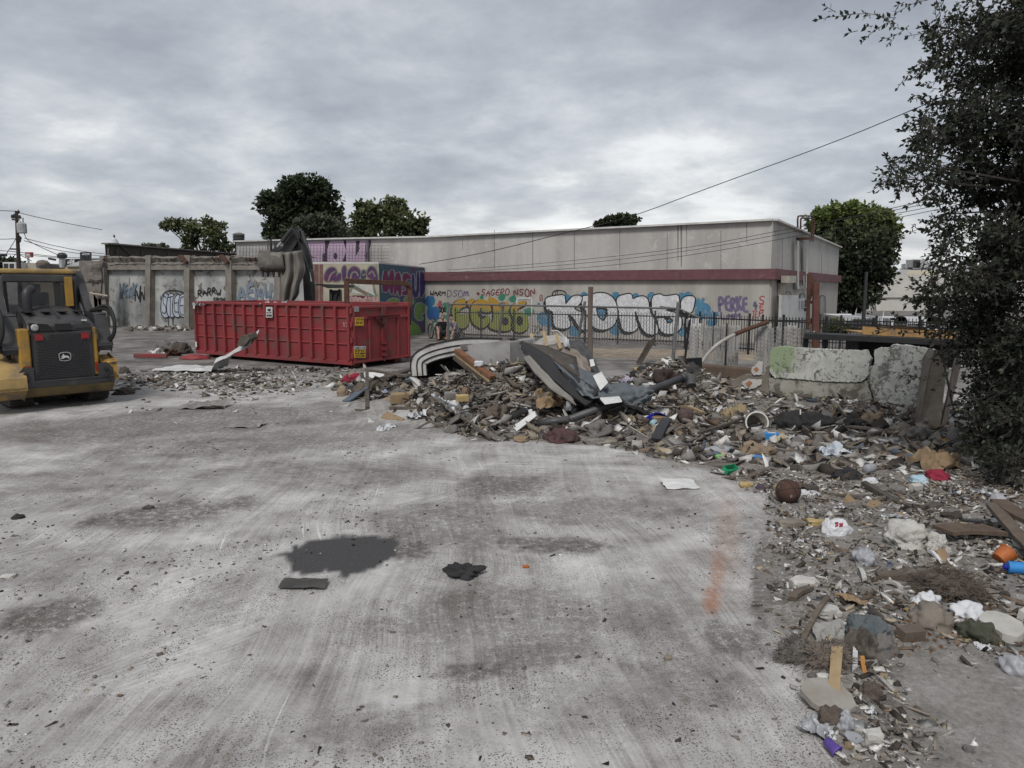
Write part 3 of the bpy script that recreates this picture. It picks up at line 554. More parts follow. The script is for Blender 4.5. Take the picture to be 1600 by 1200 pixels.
# TOK on the parapet, behind a wire mesh
z3 = lambda pts: [(390+x/5.517, 330+y/5.517) for x, y in pts]
mb = MB(); W1.poly(mb, z3([(478, 262), (1030, 250), (1030, 440), (515, 440), (515, 355), (485, 350)]), .006); tag(build('graffiti_pale_letters', mb, paint('pale_violet', (.47, .35, .47), (.42, .31, .42), 2), bld), 'pale violet block letters on the parapet')
mb = MB()
for P in ([(455, 265), (478, 270), (485, 350), (515, 355), (518, 440), (455, 440)], [(650, 255), (692, 255), (672, 330), (672, 435), (628, 432), (628, 372), (650, 360)], [(742+17*math.cos(a*.52), 387+29*math.sin(a*.52)) for a in range(12)], [(808, 252), (834, 252), (834, 432), (803, 432), (832, 345)], [(918, 255), (950, 255), (945, 318), (962, 298), (918, 388)], [(1028, 325), (988, 385), (1026, 432)], [(1026, 250), (1046, 250), (1046, 290), (1032, 330), (1034, 440), (1024, 440)]): W1.poly(mb, z3(P), .009)
build('graffiti_dark_gaps', mb, paint('aubergine', (.05, .035, .055)), bld)
mb = MB()
for i in range(46):
    x = 375+i*5
    if 440 < x < 470: continue
    if x < 612: W1.rect(mb, x, 383, x+.45, 411, .01, .22)
for y in range(384, 412, 5): W1.rect(mb, 374, y, 612, y+.45, .01, .21)
for x in (423, 576, 578.5): W1.rect(mb, x, 374, x+1.2, 411, .03, .22)
build('wire_mesh_screen', mb, mat('wire', (.11, .105, .10), None, 4, .7), bld)
# ------------------------------------------------------------------ painted store shed in front of the long wall
p593 = D(593, 470, 27.3); p593.z = 0
W3 = Wall(D(484, 470, 27.4), p593); E5 = W1.gnd(664); W4 = Wall(p593, E5)
sh = thing('storage_building', 'low flat roofed shed with cream and blue faces buried in purple graffiti', 'building', p593)
mb = MB(); hL, hR = zt(W3, 590, 411.8), zt(W4, 663, 418.6); pL = W3.gnd(480)
mb.prism([pL, p593, p593+Vector((0, 0, hL)), pL+Vector((0, 0, hL))], -W3.n*.25); build('front_wall', mb, mat('cream_wall', (.40, .375, .29), (.30, .28, .22), 2, .9, dirt=(.17, .13, .10), dscale=1.2, dlo=.55, dhi=.7), sh)
mb = MB(); mb.prism([p593, E5, E5+Vector((0, 0, hR)), p593+Vector((0, 0, hL))], -W4.n*.25); build('side_wall', mb, mat('teal_wall', (.045, .085, .12), (.07, .12, .15), 2, .9, dirt=(.13, .05, .13), dscale=.9, dlo=.5, dhi=.62), sh)
mb = MB(); mb.prism([pL+Vector((0, 0, hL)), p593+Vector((0, 0, hL)), E5+Vector((0, 0, hL-.01)), pL+(E5-p593)+Vector((0, 0, hL))], (0, 0, .06)); build('roof', mb, capw, sh)
mb = MB()
for x0, x1 in ((485, 490), (491, 498), (499, 505)): W3.poly(mb, [(x0, 413), (x1, 413), (x1, 470), (x0, 470)], .006)
build('red_brown_stripes', mb, paint('oxblood', (.13, .05, .05), (.17, .11, .09), 3), sh)
go, gi, gw, gt = MB(), MB(), MB(), MB()
for ps in ([(640, 600), (650, 530), (690, 485), (740, 485), (755, 540), (730, 590), (690, 610)], [(800, 600), (795, 500), (815, 465), (835, 480), (830, 600)], [(840, 590), (850, 510), (900, 470), (950, 500), (960, 560), (920, 600)], [(955, 575), (970, 510), (1000, 510), (1010, 560), (985, 590)], [(1010, 520), (1040, 470), (1085, 490), (1105, 550), (1110, 600), (1060, 590), (1015, 570)], [(705, 610), (760, 545), (790, 530), (790, 600)]):
    L = chaik(ps, 2); W3.poly(gt, z3(infl(L, 11)), .008+random.random()*.001); W3.poly(go, z3(L), .0105+random.random()*.001)
for ps in ([(680, 600), (700, 540), (735, 520)], [(870, 580), (880, 530), (920, 520), (935, 555)], [(1030, 540), (1060, 510), (1080, 560)], [(975, 550), (995, 545)]): W3.ribbon(gt, z3(chaik(ps, 2, False)), .06, .013)
W3.poly(gw, z3([(862, 620), (1085, 640), (1085, 735), (1010, 725), (870, 700)]), .008)
for ps in ([(880, 630), (960, 680), (1080, 740)], [(900, 660), (1010, 720)], [(870, 690), (890, 640)], [(1070, 640), (1080, 700), (1100, 740)]): W3.ribbon(gt, z3(ps), .09, .011)
m5 = MB(); W3.poly(m5, z3([(860, 735), (900, 725), (1080, 735), (1110, 750), (1110, 800), (860, 800)]), .009); m6 = MB(); tagtext(W3, 'OGOAWMU', z3([(862, 745)])[0]+z3([(1105, 785)])[0], [(m6, .09, .012)], 4, .1)
build('maroon_base_patch', m5, paint('maroon2', (.10, .035, .045)), sh); build('pink_scribble', m6, paint('dusty_pink', (.42, .28, .27)), sh)
build('graffiti_outline', gt, paint('tan_line', (.25, .17, .13), (.08, .17, .13), 4), sh); build('graffiti_letters', go, paint('purple', (.055, .03, .085), (.10, .04, .10), 3), sh); build('graffiti_white_patch', gw, paint('offwhite', (.5, .49, .45)), sh)
a1, a2, a3, a4 = MB(), MB(), MB(), MB()
for ps in ([(1150, 515), (1185, 510), (1192, 590), (1215, 505), (1245, 505), (1240, 700), (1212, 722), (1205, 640), (1190, 690), (1172, 700), (1138, 690)], [(1250, 540), (1300, 520), (1312, 720), (1285, 735), (1280, 680), (1262, 690), (1258, 725), (1240, 725)], [(1316, 540), (1350, 530), (1388, 560), (1386, 590), (1352, 580), (1345, 600), (1392, 650), (1385, 720), (1312, 725), (1315, 690), (1352, 685), (1318, 620)]):
    L = chaik(ps, 1); W4.poly(a3, z3(infl(L, 9)), .006+random.random()*.001); W4.poly(a1, z3(L), .009+random.random()*.001)
for ps in ([(1392, 545), (1420, 540), (1418, 690), (1440, 690), (1438, 520), (1462, 518), (1460, 740), (1400, 745)], [(1466, 515), (1490, 515), (1490, 600), (1500, 515), (1518, 520), (1512, 690), (1470, 765), (1466, 640)]):
    L = chaik(ps, 1); W4.poly(a3, z3(infl(L, 8)), .0065+random.random()*.001); W4.poly(a2, z3(L), .0095+random.random()*.001)
for ps in ([(1180, 775), (1230, 750), (1290, 760), (1280, 800), (1180, 800)], [(1330, 740), (1400, 745), (1420, 800), (1330, 800)], [(1420, 800), (1490, 790), (1515, 830), (1500, 880), (1470, 890), (1500, 937), (1425, 937)]):
    L = chaik(ps, 2); W4.poly(a3, z3(infl(L, 10)), .012); W4.poly(a4, z3(L), .0125)
W4.poly(a4, [(622, 500), (640, 498), (655, 510), (660, 524), (630, 526)], .01)
build('letter_outline', a3, paint('light_line', (.20, .20, .26), (.36, .40, .36), 3), sh); build('magenta_letters', a1, paint('magenta', (.20, .03, .085), (.13, .03, .10), 3), sh); build('violet_letters', a2, paint('violet2', (.06, .03, .13), (.04, .035, .16), 3), sh); build('lime_letters', a4, paint('lime', (.24, .32, .06), (.10, .23, .12), 6), sh)
# ------------------------------------------------------------------ left concrete panel wall
W5 = Wall(G(165, 508), G(305, 515))
cw = thing('concrete_panel_wall', 'long weathered concrete wall of four piered bays left of the red dumpster', 'wall', W5.gnd(165))
def bayz(x): return W5.pt(x, 402.5-(x-165)*.004).z
mb = MB(); W5.rect(mb, 165, 421, 486, 510, .22, -.25, zb=0); build('panel', mb, mat('peeling_panel', (.45, .45, .435), (.17, .18, .18), .5, .93, bump=.5, bscale=9, dirt=(.13, .12, .105), dscale=1.8, dlo=.53, dhi=.60), cw)
for x0, x1 in ((163, 170), (234.5, 242), (295, 303), (360, 369), (436, 444)):
    m_ = MB(); W5.rect(m_, x0, 400, x1, 520, .3, -.05, zb=0); build('pier', m_, conc, cw, bevel=.03)
mb = MB(); W5.rect(mb, 163, 413, 486, 421.5, .28, -.06); build('beam', mb, conc, cw, bevel=.03)
mb = MB()
n_ = 90
P = []
for j in range(5):
    row = []
    for i in range(n_):
        x = 163+i*(486-163)/(n_-1); base = W5.pt(x, [413, 410, 403, 401, 401.5][j], [.26, .1+.10*noise.noise((i*.7, j, 0)), .22, .05, -.35][j]); row.append(base+Vector((0, 0, .07*noise.noise((i*.45, j*3, 1.3))))+W5.n*.06*noise.noise((i*.9, j, 5)))
    P.append(row)
mb.grid(P); build('crumbling_coping', mb, mat('crumble', (.19, .175, .155), (.115, .10, .09), 3, .95, bump=1, bscale=14), cw)
mb = MB()
for i in range(26): x = random.uniform(165, 420); mb.tube([W5.pt(x, 408, .2), W5.pt(x+random.uniform(-3, 5), 404+random.uniform(-3, 5), .35)], .025, 4)
for x in (298, 362): mb.bar(W5.pt(x-5, 400, .4), W5.pt(x+4, 411, .3), .25, .12)
build('torn_rebar', mb, rustm, cw)
g1, g2, g3, g4, g5, g6 = (MB() for _ in range(6))
z2 = lambda pts: [(160+x/5.714, 370+y/5.714) for x, y in pts]
tagtext(W5, 'WEAK', z2([(150, 425)])[0]+z2([(310, 520)])[0], [(g1, .13, .005)], 3, .15); tagtext(W5, 'RIW', z2([(150, 470)])[0]+z2([(270, 540)])[0], [(g1, .08, .006)], 23, .15)
tagtext(W5, 'NNE', z2([(285, 470)])[0]+z2([(425, 630)])[0], [(g2, .09, .008)], 4, .25, .2)
tagtext(W5, 'RARRW', z2([(850, 465)])[0]+z2([(1060, 520)])[0], [(g2, .06, .008)], 6, .2); tagtext(W5, 'CROWNS', z2([(990, 545)])[0]+z2([(1150, 570)])[0], [(g2, .05, .008)], 7, .1)
tagtext(W5, 'AEMWX', z2([(1205, 440)])[0]+z2([(1590, 580)])[0], [(g3, .18, .005)], 8, .15)
for k in range(5):
    cx = 560+k*52; L = chaik([(cx-26, 540+k*4), (cx-10, 505+k*3), (cx+22, 510+k*2), (cx+30, 560), (cx+24, 650), (cx+32, 710), (cx, 725-k*3), (cx-32, 690), (cx-34, 610)], 2)
    W5.poly(g4, z2(infl(L, 8)), .006+k*.0015); W5.poly(g5, z2(L), .0068+k*.0015)
tagtext(W5, 'STEEN', z2([(530, 525)])[0]+z2([(790, 700)])[0], [(g4, .05, .016)], 9, .1)
W5.ribbon(g4, z2(chaik([(545, 530), (560, 490), (620, 475), (700, 485), (770, 520), (800, 560)], 2, False)), .05, .014)
for x in (588, 628): W5.ribbon(g4, z2([(x, 715), (x+2, 790)]), .05, .012)
for m_, c_, n in ((g1, paint('steel_blue', (.10, .16, .22), (.16, .18, .2), 3), 'blue_tag'), (g2, pblk, 'black_tag'), (g3, paint('slate_blue', (.13, .18, .25), (.2, .21, .22), 2), 'faded_blue_tag'), (g4, pblk, 'letter_outline'), (g5, paint('ice', (.42, .46, .52), (.3, .34, .39), 3), 'ice_blue_letters')): build(n, m_, c_, cw)
# jagged broken end of the wall
mb = MB()
def rock(mb, c, s, seed, sub=2, amp=.3, M=None):
    import bmesh
    bm = bmesh.new(); bmesh.ops.create_icosphere(bm, subdivisions=sub, radius=1); off = Vector((seed*3.1, seed*1.7, seed*.9)); vs = []
    for v in bm.verts:
        p = v.co.copy(); p *= 1+amp*noise.noise(p*1.3+off)+amp*.5*noise.noise(p*3.1+off); p = Vector((max(-.8, min(.8, p.x)), max(-.8, min(.8, p.y)), max(-.75, min(.75, p.z))))
        p = Vector((p.x*s[0], p.y*s[1], p.z*s[2]))
        if M is not None: p = M @ p
        vs.append(p+Vector(c))
    mb.add(vs, [tuple(v.index for v in f.verts) for f in bm.faces]); bm.free()
jp = thing('broken_concrete_stub', 'jagged stub of torn concrete at the left end of the panel wall', 'rubble', W5.gnd(152))
rock(mb, D(147, 425, 38), (.65, .5, .75), 3, 3, .6); rock(mb, D(156, 446, 38), (.3, .3, .9), 4, 3, .5)
build('overhang', mb, mat('crumble', (.19, .175, .155)), jp)
mb = MB()
for x, y0 in ((152, 430), (158, 418), (148, 455)): a = D(x, y0, 38); b = Vector((a.x, a.y, 0)); mb.bar(b, a, .38, .3)
build('stub_core', mb, conc, jp)
mb = MB(); mb.tube([D(140, 458, 37.5), D(168, 462.5, 37.8)], .05, 6); tag(build('pipe', mb, mat('pale_pipe', (.45, .40, .32)), jp), 'pale pipe sticking out sideways')
# dark wall behind it
mb = MB(); a, b = D(165, 400, 41), D(372, 400, 58); za, zb = D(165, 381.5, 41).z, D(372, 397.5, 58).z
dw = thing('side_wall', 'dark brown wall running back above the concrete panel wall', 'wall', (a.x, a.y, 0))
a.z = b.z = 0; mb.prism([a, b, b+Vector((0, 0, zb)), a+Vector((0, 0, za))], (0, .3, 0)); build('wall_face', mb, mat('dark_block', (.075, .068, .058), (.055, .05, .043), 3, .95, bump=.3), dw)
mb = MB(); W6 = Wall(a, b)
for x in (167, 180, 220, 261, 298, 330): W6.rect(mb, x, 386+(x-165)*.09, x+1.1, 412, .08, .01)
mb.bar(W6.pt(185, 383, .1), W6.pt(207, 402, .1), .05); build('pilaster', mb, mat('dark_trim', (.12, .11, .10)), dw)
mb = MB(); mb.bar(a+Vector((0, 0, za+.04)), b+Vector((0, 0, zb+.04)), .4, .08); build('cap', mb, conc, dw)
# ------------------------------------------------------------------ red roll-off dumpster
red = mat('dumpster_red', (.24, .034, .038), (.17, .028, .032), 1.1, .6, bump=.15, dirt=(.115, .06, .052), dscale=2.6, dlo=.52, dhi=.66, spec=.4)
redd = mat('dumpster_red_dark', (.15, .012, .018), (.09, .012, .014), 3, .6, dirt=(.05, .03, .025), dscale=3, dlo=.5, dhi=.65)
rustd = mat('rusty_roller', (.20, .10, .075), (.10, .06, .05), 8, .9)
Oc = Vector((-4.10, 18.6, 0)); du = Vector((-.845, .534, 0)).normalized(); dv = Vector((.534, .845, 0)).normalized(); LL, WW, HZ, BZ = 6.45, 2.32, 1.64, .12
def dp(a, b, z): return Oc+du*a+dv*b+Vector((0, 0, z))
dm = thing('roll_off_dumpster', 'long red ribbed open top dumpster resting on the lot in front of the concrete wall', 'dumpster', Oc)
def wallp(mb, a0, a1, b0, b1, z0, z1): mb.hexa([dp(a0, b0, z0), dp(a1, b0, z0), dp(a1, b1, z0), dp(a0, b1, z0), dp(a0, b0, z1), dp(a1, b0, z1), dp(a1, b1, z1), dp(a0, b1, z1)])
for b0 in (0.06, WW-.12):
    mb = MB(); wallp(mb, .08, LL-.06, b0, b0+.06, BZ+.05, HZ-.05); build('side_panel', mb, red, dm)
mb = MB(); wallp(mb, LL-.08, LL-.02, .02, WW-.02, BZ, HZ-.04); build('front_panel', mb, red, dm)
mb = MB(); wallp(mb, .1, LL-.1, .1, WW-.1, BZ+.1, BZ+.16); build('floor', mb, redd, dm)
mb = MB()
for b in (.0, WW-.09): wallp(mb, 0, LL, b, b+.09, HZ-.05, HZ+.03)
wallp(mb, LL-.09, LL, .09, WW-.09, HZ-.05, HZ+.03); build('top_rail', mb, red, dm, bevel=.012)
mb = MB()
for b in (.0, WW-.10): wallp(mb, 0, LL, b, b+.10, BZ-.02, BZ+.09)
build('bottom_rail', mb, red, dm, bevel=.01)
nr_ = 14
for i in range(nr_+1):
    a = .05+i*(LL-.12)/nr_
    mb = MB(); wallp(mb, a, a+.075, -.03, .058, BZ+.09, HZ-.05); build('rib', mb, red, dm, bevel=.015)
# pressed horizontal creases in each bay
mb = MB()
for i in range(nr_):
    a = .05+i*(LL-.12)/nr_+.075; b = .05+(i+1)*(LL-.12)/nr_
    for zf in (.30, .56, .80):
        z = BZ+.09+zf*(HZ-BZ-.14); vs = [dp(a, .059, z-.012), dp(b, .059, z-.012), dp(b, .028, z+.004), dp(a, .028, z+.004), dp(b, .059, z+.03), dp(a, .059, z+.03)]
        mb.add(vs, [(0, 1, 2, 3), (3, 2, 4, 5), (0, 3, 5), (1, 4, 2)])
build('pressed_crease', mb, red, dm)
# rear doors
for (b0, b1) in ((.05, WW*.52), (WW*.53, WW-.05)):
    mb = MB(); wallp(mb, .0, .05, b0, b1, BZ+.02, HZ-.03); dr = build('rear_door', mb, red, dm, bevel=.01)
    mb = MB()
    for bb in (b0, b1-.08): wallp(mb, -.045, -.003, bb, bb+.08, BZ+.02, HZ-.03)
    for z in (BZ+.02, HZ-.10, HZ-.38): wallp(mb, -.04, -.003, b0+.08, b1-.08, z, z+.07)
    bm_ = (b0+b1)/2; wallp(mb, -.042, -.004, bm_, bm_+.06, BZ+.09, HZ-.38); build('door_frame', mb, red, dr, bevel=.01)
mb = MB(); mb.tube([dp(-.07, WW*.5, BZ), dp(-.07, WW*.5, HZ-.35)], .028, 8); mb.tube([dp(-.07, WW*.25, HZ-.33), dp(-.07, WW*.34, HZ-.30), dp(-.09, WW*.5, HZ-.55)], .025, 6); mb.tube([dp(-.07, WW*.25, HZ-.30), dp(-.07, WW*.78, HZ-.30)], .022, 6)
for z in (.3, .45, .62): mb.box(dp(-.08, WW*.5, z), (.16, .12, .07))
build('latch_bar', mb, redd, dm)
mb = MB()
for z in (.35, .75, 1.15, 1.5): mb.tube([dp(-.02, .0, z-.07), dp(-.02, .0, z+.07)], .035, 8)
build('hinge', mb, red, dm)
for a, b in ((.25, .35), (.25, WW-.35), (LL-.4, .35), (LL-.4, WW-.35)):
    mb = MB(); p = dp(a, b, .10); mb.lathe([(.06, -.14), (.10, -.13), (.10, .13), (.06, .14)], p, 14, dv); build('roller', mb, rustd, dm, smooth=False)
mb = MB()
for b in (.5, WW-.6): wallp(mb, 0.05, LL-.05, b, b+.09, .03, BZ+.1)
for i in range(9): wallp(mb, .3+i*.7, .36+i*.7, .12, WW-.12, BZ-.01, BZ+.09)
build('understructure', mb, redd, dm)
# decals
def decal(name, pts, m_, par, off): mb = MB(); mb.prism(pts, off); return build(name, mb, m_, par)
yel = mat('warning_yellow', (.52, .32, .03), (.45, .27, .03), 5, .6); wht = mat('label_white', (.62, .62, .61), None, 5, .6)
blk = mat('black_ink', (.02, .02, .02), None, 5, .7, bump=0)
DW = Wall(Oc-du*.05, Oc-du*.05+dv)   # door plane
SW_ = Wall(Oc+dv*.0, Oc+du)            # side plane
mb = MB(); DW.rect(mb, 553, 541, 571, 559, .006, .0); y1 = build('warning_decal', mb, yel, dm)
mb = MB(); DW.rect(mb, 553, 541, 571, 545.5, .004, .007); build('decal_header', mb, wht, y1)
mb = MB(); tagtext(DW, 'WARNING', (553.6, 542, 570.4, 545), [(mb, .012, .012)], 1, 0); tagtext(DW, 'DO NOT PLAY', (555, 547, 569, 549.6), [(mb, .011, .007)], 1, 0); tagtext(DW, 'ON OR AROUND', (554.5, 551, 570, 553.4), [(mb, .011, .007)], 1, 0); tagtext(DW, 'CONTAINER', (555, 555, 569.5, 557.4), [(mb, .011, .007)], 1, 0); build('decal_text', mb, blk, y1)
mb = MB(); DW.rect(mb, 554.5, 496, 568, 509, .006, .0); y2 = build('caution_decal', mb, yel, dm)
mb = MB(); tagtext(DW, 'CAUTION', (555.5, 497.5, 567, 500.5), [(mb, .010, .007)], 1, 0); tagtext(DW, 'KEEP OFF', (556, 503, 566.5, 506), [(mb, .010, .007)], 1, 0); build('decal_text', mb, blk, y2)
mb = MB(); DW.rect(mb, 553, 479, 560.5, 487, .006, .0); build('grey_decal', mb, mat('grey_decal', (.33, .33, .33), (.18, .18, .18), 60, .6), dm)
mb = MB(); SW_.rect(mb, 417, 479.5, 426.5, 496, .03, .0); y3 = build('company_plate', mb, wht, dm)
mb = MB(); SW_.poly(mb, [(419, 483), (424.5, 482.5), (424.5, 486), (422.5, 486.6), (419.5, 485.2)], .033); tagtext(SW_, 'ROLLOFF', (418, 487.5, 426, 489.5), [(mb, .009, .034)], 1, 0); tagtext(SW_, '510-0123', (418, 491.5, 426, 494.2), [(mb, .018, .034)], 1, 0); build('plate_print', mb, blk, y3)
for k, z0 in enumerate((.3, 1.45)):
    mb = MB(); mb.hexa([dp(LL-.02, -.034, z0), dp(LL-.10, -.034, z0), dp(LL-.10, -.031, z0), dp(LL-.02, -.031, z0)]+[dp(LL-.02, -.034, z0+.16), dp(LL-.10, -.034, z0+.16), dp(LL-.10, -.031, z0+.16), dp(LL-.02, -.031, z0+.16)]); build('reflector_tape', mb, wht, dm)
mb = MB(); tagtext(SW_, '12', (536, 504, 544, 511), [(mb, .022, .01)], 4, .1); build('chalk_number', mb, mat('chalk', (.45, .38, .38)), dm)
# rusty frame standing in the dumpster
mb = MB(); q = [D(541.5, 478, 19.3), D(541.5, 439, 19.3), D(637, 443, 20.7), D(641, 451, 20.75), D(638, 480, 20.7)]
mb.bar(q[0]-Vector((0, 0, .8)), q[1], .13, .08); mb.bar(q[1]-Vector((.05, 0, 0)), q[2], .08, .13); mb.bar(q[2], q[3], .13, .08); mb.bar(q[3], q[4]-Vector((0, 0, .5)), .13, .08)
fr = build('rusty_hoop', mb, rustm, loc=Oc, bevel=.01); tag(fr, 'rusty steel frame standing upright inside the red dumpster', 'metal frame')
# crumpled light sheets poking over its rim
def crumple(mb, c, sx, sy, amp, seed, nx=14, ny=14, M=None, fold=2.2, thick=0):
    c = Vector(c); P = []
    for j in range(ny):
        row = []
        for i in range(nx):
            u, v = (i/(nx-1)-.5), (j/(ny-1)-.5); q = Vector((u*fold*2+seed, v*fold*2, seed*.37)); h = abs(noise.noise(q))*1.6+.5*abs(noise.noise(q*2.7))
            p = Vector((u*sx+amp*.5*noise.noise(q*1.9+Vector((5, 0, 0))), v*sy+amp*.5*noise.noise(q*1.9+Vector((0, 7, 0))), amp*(h-.4)))
            if M is not None: p = M @ p
            row.append(c+p)
        P.append(row)
    mb.grid(P)
silver = mat('silver_sheet', (.50, .50, .50), (.33, .33, .33), 4, .45, metal=.5, bump=.2)
for i, (x, y, yy, s) in enumerate(((315, 472, 21.9, .32), (427, 471, 20.6, .5), (472, 477, 20, .3))):
    mb = MB(); crumple(mb, D(x, y, yy)-Vector((0, 0, .08)), s*1.3, s, .14, i*3.3, 12, 10); o = build('scrap_sheet', mb, silver, loc=D(x, y+5, yy)); tag(o, ['crumpled silver sheet on the far left corner of the dumpster', 'crumpled silver sheet on the dumpster rim under the grab bucket', 'small scrap of silver sheet in the dumpster beside the hanging sheet'][i], 'scrap metal', 'silver scraps in the dumpster')
# ------------------------------------------------------------------ excavator behind the dumpster
exm = mat('machine_black', (.018, .018, .02), (.03, .03, .032), 3, .5, spec=.5); exs = mat('steel_worn', (.12, .112, .10), (.075, .068, .06), 5, .75, bump=.4, dirt=(.18, .165, .145), dscale=2.5)
EYD = 24.0
ex = thing('excavator', 'dark compact excavator behind the dumpster with its bucket raised over the rim', 'excavator', (D(500, 470, 25.5).x, 25.5, 0))
e = lambda x, y, d=0: D(x, y, EYD+d)
mb = MB()
def slab2(mb, pts, d, w, k=None):  # plate arm traced in elevation with a real width
    P = [D(x, y, EYD+d-w/2) for x, y in pts]; mb.prism(P, (0, w, 0), k)
slab2(mb, [(462, 358), (470, 362), (482, 398), (486, 425), (487, 470), (476, 470), (474, 430), (466, 408), (456, 372)], .2, .34)
build('boom', mb, exm, ex, bevel=.02)
mb = MB(); slab2(mb, [(449, 366), (455, 357), (466, 358), (468, 372), (461, 384), (452, 398), (444, 396), (440, 392)], .0, .26); st_ = build('dipper_arm', mb, exm, ex, bevel=.02)
mb = MB(); mb.tube([e(440, 378, -.3), e(457, 357, -.3)], .07, 8); mb.tube([e(433, 386, -.3), e(441, 377, -.3)], .04, 8, k=1); build('hydraulic_cylinder', mb, [exm, silver], st_)
mb = MB(); mb.tube(chaik([e(455, 358, -.3), e(466, 372, -.4), e(472, 398, -.35), e(485, 430, -.3), e(487, 462, -.3)], 2, False), .035, 6); mb.tube(chaik([e(462, 362, .1), e(480, 385, -.2), e(487, 420, -.2)], 2, False), .03, 6); build('hose', mb, blk, ex)
mb = MB(); mb.tube([e(468, 380, -.35), e(483, 425, -.3)], .055, 8); mb.tube([e(483, 425, -.3), e(486, 440, -.3)], .035, 8, k=1); build('boom_cylinder', mb, [exm, silver], ex)
# bucket: curved shell, open towards the right/back, teeth down
mb = MB(); prof = chaik([(404, 394), (402, 402), (403, 412), (406, 421), (410, 424)], 1, False); w_ = 1.15
P = []
for k in range(9):
    t = k/8; x_off = t*40; P.append([D(px+x_off, py-.3*t+.6*math.sin(t*3.14), EYD-.6+.30*math.sin(i_/(len(prof)-1)*3.1)*-1+.15*t) for i_, (px, py) in enumerate(prof)])
mb.grid(P); bk = build('bucket', mb, exs, ex, smooth=True, solid=.04)
mb = MB(); mb.poly([D(404, 394, EYD-.55), D(444, 396, EYD-.4), D(444, 393, EYD+.3), D(405, 391, EYD+.2)]); mb.poly([D(445, 394, EYD-.4), D(446, 396, EYD+.4), D(448, 424, EYD+.1), D(448, 422, EYD-.45)]); build('bucket_plate', mb, exs, bk, solid=.03)
for i in range(5): x = 408+i*8.5; mb = MB(); mb.prism([D(x, 424, EYD-.62), D(x+4, 424, EYD-.62), D(x+3, 433, EYD-.55), D(x+1, 433, EYD-.55)], (0, .07, 0)); build('tooth', mb, exs, bk)
mb = MB(); slab2(mb, [(428, 378), (431, 378), (432, 392), (428, 392)], -.1, .12); slab2(mb, [(424, 392), (430, 384), (437, 384), (444, 392)], .1, .5); mb.tube([e(423, 374, -.1), e(423.4, 394, -.1)], .04, 6); build('bucket_linkage', mb, exm, ex)
# cab, body, tracks
mb = MB(); c = D(512, 470, 25.6); cx_, cy_ = c.x, 25.6
for x, y0, y1 in ((490, 443, 520), (517, 452, 520), (540, 444, 520)): mb.bar(D(x, y1, 25), D(x, y0, 25), .09, .09)
build('cab_post', mb, exm, ex); mb = MB(); mb.prism([D(487, 443.5, 24.8), D(541, 445, 24.8), D(541, 449.5, 24.8), D(512, 450.5, 24.8), D(500, 446, 24.8), D(487, 445.5, 24.8)], (0, 1.2, 0)); build('cab_roof', mb, exm, ex)
mb = MB(); mb.lathe([(.0, -.05), (.12, -.04), (.12, .04), (0, .05)], D(488.5, 445, 24.6), 12, (0, 1, 0)); build('work_light', mb, silver, ex)
mb = MB(); mb.box(D(526, 466, 25.2), (.3, .3, .55)); mb.tube([D(522, 478, 25), D(525, 462, 25), D(531, 452, 25)], .04, 6); build('seat', mb, exm, ex)
mb = MB(); mb.box((cx_, cy_+.4, .95), (1.5, 1.8, .7)); build('house', mb, exm, ex, bevel=.06)
for s in (-.6, .6): mb = MB(); mb.box((cx_+s, cy_+.4, .3), (.35, 2.2, .55)); build('track', mb, exm, ex, bevel=.15)
# crumpled sheet hanging from the bucket
mb = MB(); rows = []
for j in range(18):
    t = j/17; y = 395+t*82; xl = 441+t*(-1.5)-2*math.sin(t*2); xr = 472+12*math.sin(t*1.6)*(1-t)*1.3-14*t*t+6*noise.noise((t*4, 1, 1)); row = []
    for i in range(14):
        u = i/13; row.append(D(xl+(xr-xl)*u, y-4*u*(1-t)+6*t*math.sin(u*5), EYD-.75+.16*math.sin(u*14+t*2)+.2*noise.noise((u*3, t*3, 4))))
    rows.append(row)
mb.grid(rows); sg = build('hanging_sheet', mb, mat('weathered_sheet', (.135, .125, .11), (.20, .19, .17), 1.6, .85, bump=.5, streak=True), loc=D(455, 470, EYD), smooth=True, solid=.02); tag(sg, 'crumpled grey brown sheet hanging down from the excavator bucket', 'sheet metal')
# ------------------------------------------------------------------ compact track loader
yl = mat('machine_yellow', (.38, .21, .03), (.28, .16, .03), 1.4, .55, dirt=(.13, .095, .055), dscale=2.4, dlo=.47, dhi=.64, spec=.45)
yd = mat('dusty_yellow', (.36, .25, .10), (.25, .17, .07), 3, .8, dirt=(.17, .135, .095), dscale=3)
gr = mat('plastic_black', (.028, .028, .031), (.042, .041, .042), 2, .5, dirt=(.085, .08, .075), dscale=1.5, dlo=.5, dhi=.75, spec=.5); rub = mat('rubber', (.028, .027, .026), (.07, .063, .055), 5, .9, bump=.6)
Ol = Vector((-7.75, 12.6, 0)); lf = Vector((-.70, .714, 0)).normalized(); lr = Vector((.714, .70, 0)).normalized()
def lq(a, r_, z): return Ol+lf*a+lr*r_+Vector((0, 0, z))
def lbox(mb, a0, a1, r0, r1, z0, z1, k=None): mb.hexa([lq(a0, r0, z0), lq(a0, r1, z0), lq(a1, r1, z0), lq(a1, r0, z0), lq(a0, r0, z1), lq(a0, r1, z1), lq(a1, r1, z1), lq(a1, r0, z1)], k)
ld = thing('track_loader', 'yellow and black compact track loader seen from behind at the left edge', 'loader', Ol)
